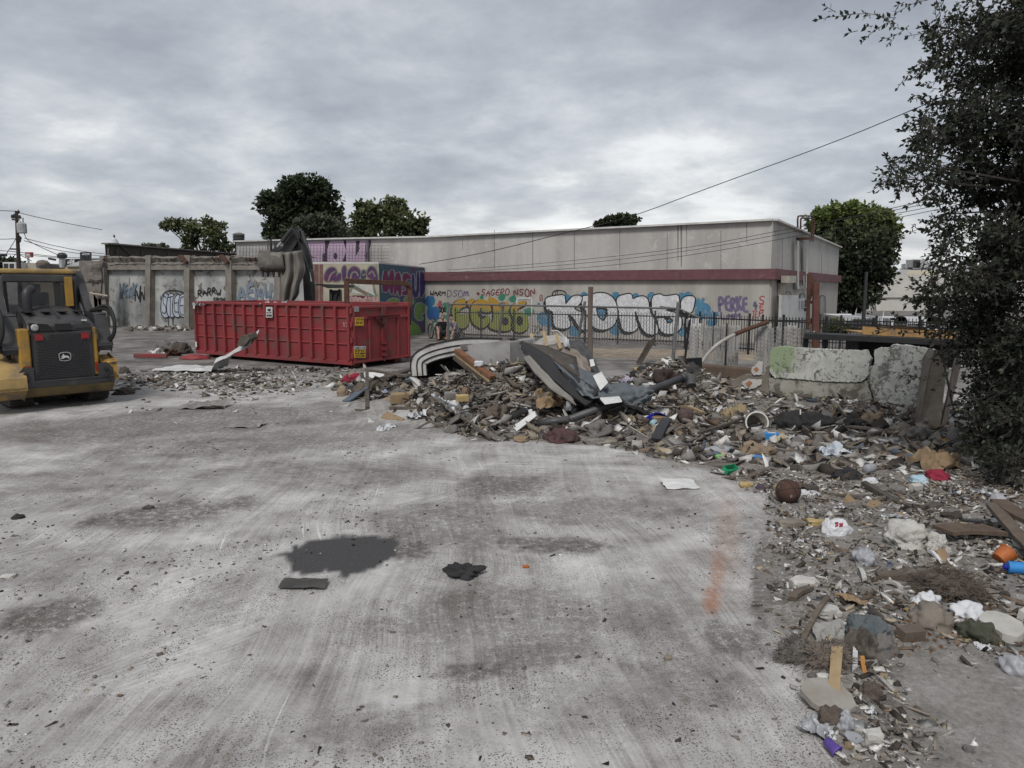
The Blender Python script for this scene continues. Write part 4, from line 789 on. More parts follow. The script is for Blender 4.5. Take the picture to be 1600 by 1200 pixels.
# rear tub / chassis: extruded side profile
def sprism(mb, prof, r0, r1, k=None): mb.prism([lq(a, r0, z) for a, z in prof], lr*(r1-r0), k)
mb = MB(); sprism(mb, [(.05, .48), (.03, 1.36), (.55, 1.42), (1.5, 1.5), (2.6, 1.3), (2.6, .4), (.6, .22), (.25, .25)], -.55, .55); body = build('body', mb, yl, ld, bevel=.03)
mb = MB(); sprism(mb, [(-.06, .50), (-.09, .42), (.10, .24), (.5, .17), (2.4, .17), (2.4, .4), (.5, .5)], -.78, .74); build('belly_plate', mb, mat('dirty_yellow', (.20, .145, .065), (.11, .085, .05), 2, .9, dirt=(.07, .055, .04), dscale=2, dlo=.5, dhi=.65), ld, bevel=.03)
mb = MB(); sprism(mb, [(-.10, .40), (-.12, .52), (.12, .55), (.15, .42)], -.72, .72)
for s in (-1, 1):
    for k_ in (0,): mb.prism([lq(-.115, s*.72, .45), lq(-.115, s*.50, .45), lq(-.115, s*.5, .74), lq(-.115, s*.62, .76), lq(-.115, s*.72, .66)], lf*.2)
bmp = build('rear_bumper', mb, gr, ld, bevel=.015)
for s in (-.61, .61):
    for z in (.53, .65): mb = MB(); mb.lathe([(0, -.03), (.035, -.02), (.035, .02), (.0, .021)], lq(-.135, s, z), 12, lf); build('bolt', mb, blk, bmp)
# grille with mesh
mb = MB(); sprism(mb, [(-.06, .50), (-.07, 1.34), (.02, 1.35), (.03, .50)], -.47, .43); gl = build('rear_grille', mb, gr, ld, bevel=.025)
mb = MB()
for j in range(27):
    z = .56+j*.028
    for i in range(17):
        r0 = -.42+i*.0495+(.024 if j % 2 else 0)
        if r0+.03 > .40 or (abs(r0+.01) < .11 and .82 < z < 1.0) or (z > 1.2 and (abs(abs(r0+.01)-.33) < .09)): continue
        lbox(mb, -.086, -.068, r0, r0+.036, z, z+.012)
build('mesh_bars', mb, mat('bar_grey', (.055, .055, .058), None, 3, .5), gl)
for s in (-.37, .32): mb = MB(); mb.prism([lq(-.085, s-.055, 1.21), lq(-.085, s+.055, 1.21), lq(-.085, s+.055, 1.30), lq(-.085, s-.055, 1.30)], -lf*.015); build('tail_light', mb, mat('lens_red', (.25, .01, .012), None, 3, .25, spec=.6), gl, bevel=.01)
# badge: silver frame with a leaping deer shape
def bpt(x, y, o=0): return lq(-.092-o, (x-.5)*.19-.01, .99-y*.16)
mb = MB(); ringo = [bpt(x, y, .0) for x, y in chaik([(.02, 0), (.98, 0), (1, .6), (.9, 1), (.1, 1), (0, .6)], 2)]; mb.prism(ringo, -lf*.006); bd = build('badge', mb, silver, gl)
mb = MB(); mb.poly([bpt(x, y, .008) for x, y in chaik([(.08, .08), (.92, .08), (.93, .6), (.84, .91), (.16, .91), (.07, .6)], 2)]); build('badge_field', mb, blk, bd)
mb = MB(); mb.poly([bpt(x, y, .010) for x, y in [(.14, .66), (.30, .60), (.24, .52), (.20, .44), (.30, .42), (.34, .30), (.30, .18), (.36, .26), (.42, .16), (.42, .30), (.52, .42), (.68, .42), (.80, .52), (.86, .70), (.76, .60), (.84, .78), (.66, .60), (.50, .60), (.38, .70), (.18, .72)]]); build('badge_deer', mb, wht, bd)
# hood
mb = MB(); P = []
for a, z in ((-.06, 1.355), (-.065, 1.44), (-.01, 1.52), (.2, 1.60), (.6, 1.70), (1.05, 1.76)):
    hw = .52 if z < 1.5 else .50-.06*(a); P.append([lq(a+.03*(abs(r_)**3), r_*hw, z-.07*abs(r_)**4) for r_ in (-1, -.92, -.7, -.35, 0, .35, .7, .92, 1)])
mb.grid(P)
for s in (0, -1): mb.poly([P[i][s] for i in range(len(P))]+[lq(1.05, (-.5 if s == 0 else .5), 1.38)])
hd = build('hood', mb, gr, ld, bevel=.01)
mb = MB(); mb.prism([lq(-.072, -.50, 1.35), lq(-.072, -.13, 1.35), lq(-.072, -.22, 1.47), lq(-.065, -.50, 1.50)], -lf*.01); build('lamp_housing', mb, blk, hd)
mb = MB(); mb.lathe([(0, -.02), (.04, -.018), (.058, 0), (.058, .02)], lq(-.085, -.415, 1.42), 16, lf); build('work_lamp', mb, mat('lamp_glass', (.42, .43, .42), (.25, .25, .25), 30, .25), hd)
mb = MB(); mb.prism([lq(-.075, -.10, 1.37), lq(-.075, .10, 1.37), lq(-.07, .12, 1.47), lq(-.07, -.12, 1.47)], -lf*.012); build('hood_handle', mb, blk, hd, bevel=.01)
mb = MB(); lbox(mb, -.085, -.07, .17, .41, 1.395, 1.46); build('vent_strip', mb, mat('vent_grey', (.05, .05, .05)), hd)
mb = MB(); lbox(mb, -.055, -.02, .30, .38, 1.51, 1.535); build('small_decal', mb, wht, hd)
for r_ in (-.02,): mb = MB(); mb.bar(lq(.05, r_, 1.585), lq(1.0, r_+.05, 1.785), .02, .02); build('hood_rib', mb, gr, hd)
# yellow rear corner posts with reflectors
for s, r0, r1 in ((-1, -.66, -.49), (1, .44, .52)):
    mb = MB(); lbox(mb, -.05, .4, r0, r1, .55, 1.40); cpn = build('corner_panel', mb, yl, ld, bevel=.025)
    mb = MB(); lbox(mb, -.058, -.051, r0+.05 if s < 0 else r0+.02, r1-.03 if s < 0 else r1-.01, .62, .78); build('reflector', mb, mat('reflector_red', (.30, .03, .015), None, 3, .4), cpn)
# side of the body to the left: fuel panel with slots
mb = MB(); lbox(mb, .35, 2.3, -.68, -.55, .55, 1.30); build('side_cover', mb, yl, ld, bevel=.02); mb = MB(); lbox(mb, .5, .95, -.70, -.682, .72, 1.0); build('side_slot', mb, gr, ld)
# cab
glm = mat('cab_glass', (.05, .055, .06), (.03, .03, .03), 1, .12, bump=0, alpha=.62, spec=.5)
mb = MB()
for r_ in (-.62, .50):
    mb.bar(lq(1.1, r_, 1.5), lq(1.15, r_, 2.28), .13, .12); mb.bar(lq(2.3, r_, 1.0), lq(2.35, r_, 2.3), .09, .09)
    mb.bar(lq(1.1, r_, 2.26), lq(2.4, r_, 2.28), .08, .10); mb.bar(lq(1.1, r_, 1.55), lq(2.35, r_, 1.45), .08, .12)
mb.bar(lq(1.12, -.62, 2.25), lq(1.12, .5, 2.25), .10, .14); mb.bar(lq(2.35, -.62, 2.25), lq(2.35, .5, 2.25), .08, .1); mb.bar(lq(1.1, -.62, 1.56), lq(1.1, .5, 1.56), .1, .14)
cab = build('cab_frame', mb, gr, ld, bevel=.02)
mb = MB(); lbox(mb, 1.08, 2.5, -.70, .58, 2.33, 2.42); build('cab_roof', mb, yd, ld, bevel=.03)
mb = MB(); mb.prism([lq(1.12, -.56, 1.62), lq(1.12, .44, 1.62), lq(1.12, .44, 2.18), lq(1.12, -.56, 2.18)], lf*.01); build('rear_window', mb, glm, cab)
for r_ in (-.63, .51): mb = MB(); mb.prism([lq(1.2, r_, 1.62), lq(2.3, r_, 1.55), lq(2.3, r_, 2.2), lq(1.2, r_, 2.2)], lr*.01); build('side_window', mb, glm, cab)
mb = MB(); lbox(mb, 1.5, 1.62, -.28, .18, 1.2, 2.0); lbox(mb, 1.5, 2.0, -.28, .18, 1.15, 1.3); lbox(mb, 1.5, 1.58, -.16, .06, 2.0, 2.15); build('seat', mb, blk, ld, bevel=.04)
mb = MB(); lbox(mb, 1.00, 1.09, .34, .46, 1.74, 2.28); build('yellow_cab_plate', mb, yl, ld, bevel=.01)
# exhaust
mb = MB(); mb.tube(chaik([lq(.62, -.36, 1.62), lq(.62, -.36, 1.93), lq(.64, -.34, 2.02), lq(.74, -.25, 2.07)], 2, False), .075, 12); build('exhaust_stack', mb, exm, ld, smooth=True)
# lift arms, cross tube, towers
mb = MB(); mb.tube([lq(1.5, -.60, 2.33), lq(1.5, .60, 2.31)], .072, 14); build('cross_tube', mb, gr, ld, smooth=True)
for s in (-1, 1):
    mb = MB(); r0, r1 = (.60, .70) if s > 0 else (-.74, -.64)
    sprism(mb, [(1.62, 2.40), (1.38, 2.40), (1.28, 2.30), (1.0, 1.95), (.70, 1.60), (.62, 1.46), (.78, 1.44), (.95, 1.60), (1.28, 2.0), (1.45, 2.2), (2.5, 2.1), (3.0, 1.5), (3.15, 1.55), (2.6, 2.28)], r0, r1); arm = build('lift_arm', mb, gr, ld, bevel=.02)
    mb = MB(); mb.lathe([(0, -.09), (.09, -.09), (.09, .09), (0, .09)], lq(.70, (r0+r1)/2, 1.52), 14, lr); mb.lathe([(0, -.09), (.07, -.09), (.07, .09), (0, .09)], lq(1.5, (r0+r1)/2, 2.32), 14, lr); build('pivot_pin', mb, exm, arm)
    mb = MB(); q0, q1 = (.56, .76) if s > 0 else (-.86, -.62)
    sprism(mb, [(.10, 1.0), (.02, .96), (-.02, 1.08), (.30, 1.62), (.72, 1.64), (.80, 1.5), (.55, 1.0)], q0, q1); tw = build('arm_tower', mb, gr, ld, bevel=.025)
    mb = MB(); mb.tube([lq(.28, q0-.09, 1.07), lq(.28, q1+.08, 1.07)], .085, 12); build('tower_pin', mb, exm, tw, smooth=True)
    for dz in (0, .07): mb = MB(); qq = q1+.02 if s > 0 else q1-.28; mb.tube(chaik([lq(.75, qq-.12, 1.66), lq(.35, qq+.06, 1.72+dz), lq(-.02, qq+.05, 1.52+dz), lq(-.08, qq+.03, 1.28), lq(.05, qq-.05, 1.16-dz), lq(.3, qq-.15, 1.12)], 3, False), .032, 8); build('hose', mb, blk, tw, smooth=True)
    mb = MB(); mb.tube([lq(.4, (q0+q1)/2*.98, 1.1), lq(1.9, (q0+q1)/2, 1.9)], .05, 10); build('lift_cylinder', mb, exm, ld, smooth=True)
for i in range(4):
    mb = MB(); mb.tube(chaik([lq(.9, -.62-i*.03, 1.62-i*.05), lq(.35, -.80-i*.03, 1.50-i*.06), lq(.05, -.84-i*.02, 1.22-i*.05), lq(.15, -.76, .98-i*.03)], 2, False), .020, 6); build('hydraulic_hose', mb, blk, ld, smooth=True)
for r_ in (-.45, -.2, .05, .3):
    mb = MB(); lbox(mb, .25, .75, r_, r_+.12, 1.66, 1.672); build('hood_slot', mb, blk, hd)
# tracks
for s in (-1, 1):
    c_ = s*.60; prof = []
    for a, z, r_ in ((.62, .34, .30), (2.25, .34, .30)):
        for t in range(0, 181, 20):
            an = R(90+t) if a < 1 else R(-90+t); prof.append((a+r_*math.cos(an), z+r_*math.sin(an)))
    mb = MB(); sprism(mb, prof, c_-.17, c_+.17)
    per = [Vector((p[0], p[1])) for p in prof]; n_ = len(per)
    for i in range(n_):
        p, q_ = per[i], per[(i+1) % n_]; L = (q_-p).length; m_ = max(1, int(L/.1))
        for k in range(m_):
            t = p+(q_-p)*(k+.5)/m_; nn = Vector(((q_-p).y, -(q_-p).x)).normalized()
            if nn.dot(t-Vector((1.1, .34))) < 0: nn = -nn
            tt = (q_-p).normalized()*.022; a_, b_ = t-tt-nn*.005, t+tt-nn*.005; c1, d1 = t+tt+nn*.03, t-tt+nn*.03
            mb.prism([lq(v.x, c_-.17, v.y) for v in (a_, b_, c1, d1)], lr*.34)
    tr = build('rubber_track', mb, rub, ld)
    for a in (.62, 2.25): mb = MB(); mb.lathe([(0, -.205), (.18, -.205), (.18, .205), (0, .205)], lq(a, c_, .34), 16, lr); build('track_wheel', mb, exm, tr)
# left foot step / dusty undercarriage frame
mb = MB(); sprism(mb, [(-.22, .42), (-.20, .60), (.02, .82), (.5, .90), (1.6, .86), (1.7, .60), (.3, .30), (.0, .22)], -1.15, -.64); build('undercarriage_guard', mb, yd, ld, bevel=.03)
mb = MB(); sprism(mb, [(-.02, .50), (.02, .78), (.3, .86), (.6, .80), (.6, .5), (.2, .4)], .56, .78); build('undercarriage_guard', mb, yl, ld, bevel=.05)
# ------------------------------------------------------------------ fences
irn = mat('black_iron', (.022, .022, .024), None, 5, .55); glv = mat('galvanised', (.17, .17, .168), (.11, .11, .11), 5, .6, metal=.3); lnk = mat('link_wire', (.20, .20, .195), None, 5, .6)
def gv(px, y): p = G(px, y); return Vector((p.x, p.y, 0))
def picket(label, a, b, h, sp, posts, z0=.08):
    u = (b-a).normalized(); L = (b-a).length; t = thing('picket_fence', label, 'fence', a)
    mb = MB(); n = int(L/sp)
    for i in range(n): p = a+u*(i*sp); mb.box(p+Vector((0, 0, (h+z0)/2)), (.017, .017, h-z0))
    build('pickets', mb, irn, t)
    for z in (z0+.1, h-.12): mb = MB(); mb.bar(a+Vector((0, 0, z)), b+Vector((0, 0, z)), .035, .04); build('rail', mb, irn, t)
    for f in posts: mb = MB(); p = a+u*(L*f); mb.box(p+Vector((0, 0, h/2+.04)), (.06, .06, h+.08)); build('post', mb, irn, t)
    return t
a, b = gv(712, 529), gv(1092, 543)
picket('long low black picket fence in front of the silver graffiti lettering', a, b, 1.18, .105, [0, .12, .27, .42, .57, .70, .84, 1.0])
a, b = gv(1070, 545), gv(1490, 583)
picket('black picket fence running right from the graffiti wall past the end of the building', a, b, 1.2, .10, [0, .14, .30, .44, .60, .76, .9])
a, b = gv(1190, 541), gv(1560, 550)
picket('farther black picket fence in front of the parked vehicle and white warehouse', a, b, 1.05, .11, [.0, .2, .35, .5, .68, .85, 1])
def chain(mb, a, b, z0, z1, sp=.09, w=.006, lean=Vector((0, 0, 0))):
    u = (b-a).normalized(); L = (b-a).length; H_ = z1-z0; n = int((L+H_)/sp)
    for s in (1, -1):
        for i in range(n):
            x0 = i*sp-H_; x1 = x0+H_; za, zb = z0, z1
            if x0 < 0: za = z0-x0; x0 = 0
            if x1 > L: zb = z1-(x1-L); x1 = L
            if zb <= za: continue
            X0, X1 = (x0, x1) if s > 0 else (L-x0, L-x1)
            mb.bar(a+u*X0+lean*(za-z0)+Vector((0, 0, za)), a+u*X1+lean*(zb-z0)+Vector((0, 0, zb)), w)
a, b = gv(700, 545), gv(1058, 564)
cf = thing('chain_link_fence', 'grey chain link fence on pipe posts behind the mattress', 'fence', a)
zr = D(700, 475, a.y).z; zr2 = D(1058, 482, b.y).z
mb = MB(); chain(mb, a, b, .03, min(zr, zr2)-.02, .11, .0055); build('mesh', mb, lnk, cf)
mb = MB(); mb.tube([a+Vector((0, 0, zr)), b+Vector((0, 0, zr2))], .03, 6); build('top_rail', mb, glv, cf)
for x, yt, dx in ((700, 472, 0), (787, 473, 0), (914, 471, 0)): f = (x-700)/358; p = a+(b-a)*f; mb = MB(); mb.tube([p, D(x+dx, yt, p.y)], .045, 8); build('post', mb, glv, cf)
mb = MB(); p = gv(1051, 566); mb.tube([p, D(1060, 472, p.y+.1)], .05, 8); build('post', mb, glv, cf)
mb = MB(); mb.tube([b+Vector((0, 0, zr2)), D(1085, 493, b.y-.4), D(1094, 497, b.y-.6)], .028, 6); tag(build('bent_rail', mb, glv, cf), 'bent rail end drooping past the leaning post')
# rusty standing post and the leaning plank
mb = MB(); p = gv(922, 566); mb.tube([p, D(922, 500, p.y), D(923, 448, p.y)], [.08, .07, .07], 8)
tag(build('timber_post', mb, mat('post_wood', (.11, .075, .058), (.18, .16, .14), 3, .9, bump=.5, streak=True), loc=p), 'tall rust brown post standing in front of the silver graffiti', 'post')
mb = MB(); p = gv(1000, 570); P0 = D(999, 568, p.y); P1 = D(1023, 530, p.y+.4); d_ = P1-P0; mb.prism([P0+Vector((-.09, 0, 0)), P0+Vector((.07, 0, 0)), P1+Vector((.02, 0, -.05)), P1+Vector((-.0, 0, .05)), P0+d_*.8+Vector((-.10, 0, .05))], (0, .06, 0))
tag(build('broken_plank', mb, mat('dark_timber', (.06, .048, .04), (.035, .03, .026), 4, .9, bump=.5), loc=P0), 'dark splintered plank leaning beside the rust brown post', 'plank')
# slatted chain link panels
slat = mat('privacy_slat', (.46, .455, .44), (.30, .295, .28), 1.8, .8, dirt=(.12, .115, .11), dscale=1.3, dlo=.52, dhi=.7, streak=True); slt2 = mat('privacy_slat_b', (.54, .535, .52), (.36, .35, .33), 1.4, .8, dirt=(.30, .25, .19), dscale=.9, dlo=.55, dhi=.66, streak=True)
pn = thing('slatted_fence_panel', 'sagging chain link panel with pale slats behind the curved pole', 'fence panel', gv(1080, 577))
def sl_panel(xa, xb, ya, yb, yta, ytb, root, seed):
    rd = random.Random(seed); a, b = gv(xa, ya), gv(xb, yb); n = int((b-a).length/.085)
    mb, m2 = MB(), MB()
    for i in range(n):
        t = (i+.5)/n; p = a+(b-a)*t; x = xa+(xb-xa)*t; zt_ = D(x, yta+(ytb-yta)*t, p.y).z+rd.uniform(-.08, .03); tl = rd.uniform(-.03, .03); w_ = .074 if rd.random() > .12 else .04
        (mb if rd.random() < .6 else m2).hexa([p+Vector((-w_/2, 0, 0)), p+Vector((w_/2, 0, 0)), p+Vector((w_/2, .012, 0)), p+Vector((-w_/2, .012, 0))]+[p+Vector((q+tl, o+.06, zt_)) for q, o in ((-w_/2, 0), (w_/2, 0), (w_/2, .012), (-w_/2, .012))])
    build('slats', mb, slat, root); build('slats', m2, slt2, root)
    mb = MB(); zt_ = min(D(xa, yta, a.y).z, D(xb, ytb, b.y).z); o_ = Vector((0, -.04, 0)); chain(mb, a+o_, b+o_, 0, zt_, .10, .006, Vector((0, .05, 0))); build('mesh', mb, lnk, root)
sl_panel(1075, 1153, 577, 580, 504, 510, pn, 1)
pn2 = thing('slatted_fence_panel', 'slatted chain link panel between the gap and the rust red post', 'fence panel', gv(1176, 581))
sl_panel(1176, 1262, 581, 586, 505, 512, pn2, 2)
mb = MB(); mb.tube([gv(1068, 578), D(1078, 500, 18.3)], .03, 6); mb.tube([gv(1132, 580)+Vector((0, -.06, 0)), D(1136, 505, 18.15)], .02, 6); build('post', mb, irn, pn)
mb = MB(); cpts = chaik([D(1097, 566, 17.6), D(1104, 555, 17.6), D(1118, 540, 17.6), D(1138, 527, 17.6), D(1165, 515, 17.7), D(1200, 503, 17.9)], 2, False)
n_ = len(cpts); k1 = int(n_*.66); t = thing('curved_pole', 'curved white and rust pole leaning over the pale slatted panel', 'pole', cpts[0])
mb.tube(cpts[:k1+1], .042, 8); build('white_section', mb, mat('worn_white', (.44, .42, .39), (.30, .27, .24), 4, .8), t, smooth=True)
mb = MB(); mb.tube(cpts[k1:], .055, 8); build('rusty_section', mb, rustm, t, smooth=True)
mb = MB(); mb.bar(gv(1092, 588)+Vector((0, 0, .16)), gv(1178, 592)+Vector((0, 0, .1)), .3, .28); tag(build('timber_beam', mb, mat('brown_beam', (.12, .085, .06), (.08, .06, .045), 3, .9, bump=.5), loc=gv(1092, 588), bevel=.03), 'thick brown timber beam lying along the foot of the slatted panels', 'beam')
mb = MB(); p0 = D(1035, 573, 15.4); mb.prism([D(1036, 575, 15.4), D(1036, 563, 15.4), D(1097, 559, 15.9), D(1097, 574, 15.9), D(1066, 585, 15.6)], (0, .12, 0)); tag(build('black_board', mb, mat('black_panel', (.012, .012, .012), None, 3, .6), loc=p0), 'flat black board standing behind the heap of dark clothing', 'board')
# rust red post with torn ironwork
t = thing('steel_post', 'tall rust red steel post with torn ironwork at its top', 'post', gv(1273, 590)); pm = mat('rust_red', (.15, .06, .045), (.08, .04, .033), 4, .85, bump=.4)
pb = gv(1273, 590); mb = MB(); mb.bar(pb, D(1275, 441, pb.y), .13, .1, up=(0, 1, 0)); build('shaft', mb, pm, t)
mb = MB(); Yp = pb.y+.2; mb.bar(D(1262, 515, Yp), D(1264, 430, Yp), .07, .05, up=(0, 1, 0)); mb.bar(D(1260, 480, Yp), D(1272, 437, Yp), .09, .05, up=(0, 1, 0)); mb.bar(D(1264, 427, Yp), D(1270, 446, Yp), .1, .06, up=(0, 1, 0)); mb.bar(D(1258, 470, Yp), D(1275, 474, Yp), .06); mb.bar(D(1262, 505, Yp), D(1273, 497, Yp), .09, .07); build('torn_ironwork', mb, rustm, t)
mb = MB(); mb.tube(chaik([D(1262, 519, pb.y-.15), D(1268, 522, pb.y-.2), D(1274, 516, pb.y-.1), D(1270, 521, pb.y-.12), D(1266, 524, pb.y-.15)], 2, False), .012, 5); build('wire_tie', mb, silver, t)
# dark steel frame with a plywood sheet on top
fa, fb = D(1257, 524, 16.4), D(1500, 535, 15.2); t = thing('steel_trestle', 'low dark steel frame behind the broken painted wall', 'frame', (fa.x, fa.y, 0))
mb = MB(); mb.bar(fa, fb, .5, .13); build('top_beam', mb, irn, t, bevel=.01)
for x in (1259, 1290, 1337): p = D(x, 527, 16.4-(x-1257)*.005); mb = MB(); mb.bar((p.x, p.y, 0), p, .09, .09); build('leg', mb, irn, t)
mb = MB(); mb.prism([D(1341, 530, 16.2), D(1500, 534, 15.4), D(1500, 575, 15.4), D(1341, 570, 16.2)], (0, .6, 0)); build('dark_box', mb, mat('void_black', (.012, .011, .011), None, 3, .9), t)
mb = MB(); mb.prism([D(1348, 522.5, 16.0), D(1348, 510, 16.0), D(1420, 511.5, 15.6), D(1492, 518, 15.3), D(1492, 531, 15.3)], (0, .03, 0)); ply = mat('plywood', (.40, .24, .09), (.31, .19, .08), 2, .75, dirt=(.22, .14, .08), dscale=3, streak=False)
tag(build('plywood_sheet', mb, ply, loc=D(1348, 522, 16)), 'yellow brown plywood sheet standing on the dark steel frame', 'plywood')
mb = MB(); mb.prism([D(1350, 522, 16.2), D(1492, 529, 15.5), D(1492, 529, 15.5)+Vector((0, .9, .02)), D(1350, 522, 16.2)+Vector((0, .9, .02))], (0, 0, .03)); tag(build('plywood_sheet', mb, ply, loc=D(1350, 522, 16.2)), 'second plywood sheet lying flat behind the upright yellow brown one', 'plywood')
# ------------------------------------------------------------------ broken painted wall
pw = bpy.data.materials.new('peeling_paint'); pw.use_nodes = True; nt = pw.node_tree; nt.nodes.clear(); tc_ = nd(nt, 'ShaderNodeTexCoord').outputs['Object']
wht_ = mixc(nt, ramp(nt, noi(nt, tc_, 5, 5), [(.4, 0.0), (.65, 1.0)]), (.46, .465, .43), (.34, .345, .31))
WB0 = Wall(gv(1203, 616), gv(1440, 636)); gc = WB0.pt(1222, 556)-WB0.gnd(1300); gdist = mth(nt, 'ADD', nd(nt, 'ShaderNodeVectorMath', _operation='DISTANCE', i0=tc_, i1=tuple(gc)).outputs['Value'], mth(nt, 'MULTIPLY', mth(nt, 'SUBTRACT', noi(nt, tc_, 5, 7, .7), .5), .9)); grn = mixc(nt, ramp(nt, gdist, [(.30, 1.0), (.33, 0.0)]), wht_, (.24, .30, .18))
grn = mixc(nt, ramp(nt, noi(nt, tc_, 2.4, 6, .7), [(.56, 0.0), (.6, .3)]), grn, (.32, .34, .28))
grey = mixc(nt, ramp(nt, noi(nt, tc_, 12, 6), [(.4, 0.0), (.6, 1.0)]), (.18, .175, .16), (.11, .105, .095))
gate = mth(nt, 'ADD', mth(nt, 'MULTIPLY', noi(nt, tc_, 13, 9, .78), .62), mth(nt, 'MULTIPLY', noi(nt, tc_, 2.2, 4, .6, .4), .38))
pk = ramp(nt, gate, [(.525, 0.0), (.54, 1.0)])
c_ = mixc(nt, pk, grn, grey); b_ = nd(nt, 'ShaderNodeBsdfPrincipled', Base__Color=c_, Roughness=.85)
bn = nd(nt, 'ShaderNodeBump', Strength=.5, Distance=.01, Height=mth(nt, 'SUBTRACT', noi(nt, tc_, 30, 4), pk)); nt.links.new(bn.outputs[0], b_.inputs['Normal']); nd(nt, 'ShaderNodeOutputMaterial', Surface=b_)
pw2 = mat('faded_paint', (.34, .33, .29), (.25, .25, .20), 3, .9, bump=.6, bscale=20, dirt=(.115, .105, .09), dscale=3.5, dlo=.5, dhi=.58)
WB = Wall(gv(1203, 616), gv(1440, 636))
z5 = lambda pts: [(1140+x/3.478, 530+y/3.478) for x, y in pts]
def jagged(pts, amp=.9, seed=1, n=6):
    rd = random.Random(seed); out = []
    for i in range(len(pts)):
        a, b = pts[i], pts[(i+1) % len(pts)]
        L = math.hypot(b[0]-a[0], b[1]-a[1]); m = max(1, int(L/n))
        for k in range(m): t = k/m; out.append((a[0]+(b[0]-a[0])*t+(rd.uniform(-amp, amp) if k else 0), a[1]+(b[1]-a[1])*t+(rd.uniform(-amp, amp) if k else 0)))
    return out
bw = thing('broken_wall', 'low broken wall with peeling white and green paint and a black crack', 'wall', WB.gnd(1300))
def wpiece(name, pts, m_, thick=.22, off=0, seed=1, amp=2.6, par=None, lab=None):
    mb = MB(); q = [WB.pt(x, y, off) for x, y in z5(jagged(pts, amp, seed, 7))]; mb.prism(q, -WB.n*thick); return tag(build(name, mb, m_, par or bw), lab)
wpiece('upper_slab', [(226, 60), (245, 44), (300, 40), (340, 46), (420, 50), (560, 58), (690, 62), (745, 62), (755, 90), (768, 110), (756, 150), (758, 190), (740, 212), (715, 230), (640, 232), (520, 228), (380, 216), (245, 208), (222, 180), (218, 110)], pw, .22, .03, 1, lab='upper slab with white paint and a pale green patch')
wpiece('lower_slab', [(216, 210), (380, 220), (520, 232), (640, 236), (715, 236), (745, 225), (752, 260), (770, 290), (775, 345), (740, 372), (560, 362), (400, 338), (216, 322)], pw2, .24, 0, 2)
wpiece('right_slab', [(785, 60), (810, 48), (860, 50), (885, 30), (960, 34), (1060, 50), (1110, 60), (1085, 200), (1060, 300), (1045, 362), (1000, 370), (900, 350), (800, 340), (775, 290), (764, 240), (770, 180), (790, 120)], pw, .24, .02, 3, lab='white painted slab right of the crack')
wpiece('wall_core', [(235, 75), (700, 80), (745, 100), (740, 200), (745, 340), (400, 325), (225, 300)], conc, .12, -.06, 4)
wpiece('bare_end', [(215, 150), (222, 205), (216, 300), (150, 300), (40, 290), (5, 270), (20, 220), (70, 195), (115, 190), (190, 200), (195, 150)], mat('brown_render', (.15, .13, .11), (.21, .19, .165), 3, .95, bump=.6), .2, -.03, 5)
for i, (pts, c) in enumerate((([(122, 150), (140, 145), (150, 122), (178, 120), (176, 192), (130, 195), (116, 175)], 0), ([(70, 230), (100, 215), (178, 222), (172, 245), (130, 268), (100, 276), (66, 245)], 0))):
    wp = wpiece('paint_flake', pts, mat('flake_white', (.5, .48, .45), (.4, .38, .36), 4, .8), .02, .0, 10+i)
    L = [(130, 160), (150, 150), (160, 165), (145, 180)] if i == 0 else [(85, 240), (110, 225), (125, 240), (105, 262)]
    wpiece('orange_patch', L, mat('terracotta', (.36, .17, .09)), .006, .004, 12+i, par=wp)
mb = MB(); b0, b1, t0, t1 = G(1437, 668), G(1466, 672), D(1457, 550, 11.2), D(1481, 551, 11.2)
mb.prism([b0-Vector((0, 0, .05)), b1-Vector((0, 0, .05)), t1+Vector((0, 0, -.02)), t0+Vector((.05, 0, .02)), t0+Vector((-.02, 0, -.1))], (.05, .26, 0))
tag(build('leaning_pier', mb, mat('pier_concrete', (.20, .175, .14), (.13, .115, .095), 5, .95, bump=.8, bscale=16), loc=b0, bevel=.02), 'leaning grey concrete pier broken off the painted wall', 'pier')
mb = MB(); mb.prism([G(1470, 672), G(1478, 668), D(1503, 565, 11.6), D(1494, 560, 11.5)], (.02, .08, 0)); tag(build('timber_strip', mb, mat('pale_timber', (.24, .20, .16), None, 4, .9, streak=True), loc=G(1474, 670)), 'pale timber strip leaning against the right side of the concrete pier', 'plank')
# ------------------------------------------------------------------ wires
wm = mat('cable', (.03, .03, .032), None, 3, .7)
def wire(label, pts, r, grp=None, par=None):
    mb = MB(); P = [D(*p) for p in pts]; mb.tube(chaik(P, 2, False), r, 5); o = build('cable', mb, wm, par, loc=P[0])
    return tag(o, label, 'cable', grp) if par is None else o
wire('single thick overhead cable sagging across the sky from the right tree to the building roof', [(1700, 50, 16), (1600, 96, 18), (1440, 166, 22), (1300, 224, 24), (1100, 296, 26), (985, 340, 27), (890, 362, 28), (760, 395, 29.5), (655, 413, 31)], .014)
for i, (ys, dd) in enumerate((((280, 316, 352, 384, 402, 414, 422), 0), ((285, 322, 358, 389, 408, 419, 426), .2), ((292, 328, 366, 396, 416, 424, 430), .4))):
    wire(['topmost', 'middle', 'lowest'][i]+' of the three thin cables crossing in front of the roof parapet', [(x, y, Y-dd) for x, y, Y in zip((1600, 1470, 1260, 1100, 950, 820, 700), ys, (17, 19, 22, 24, 26, 28, 30))], .008, 'thin cables in front of the parapet')
wire('short straight cable in the sky between the right tree and the big round tree', [(1600, 268, 40), (1500, 298, 42), (1395, 326, 45), (1300, 345, 48)], .02)
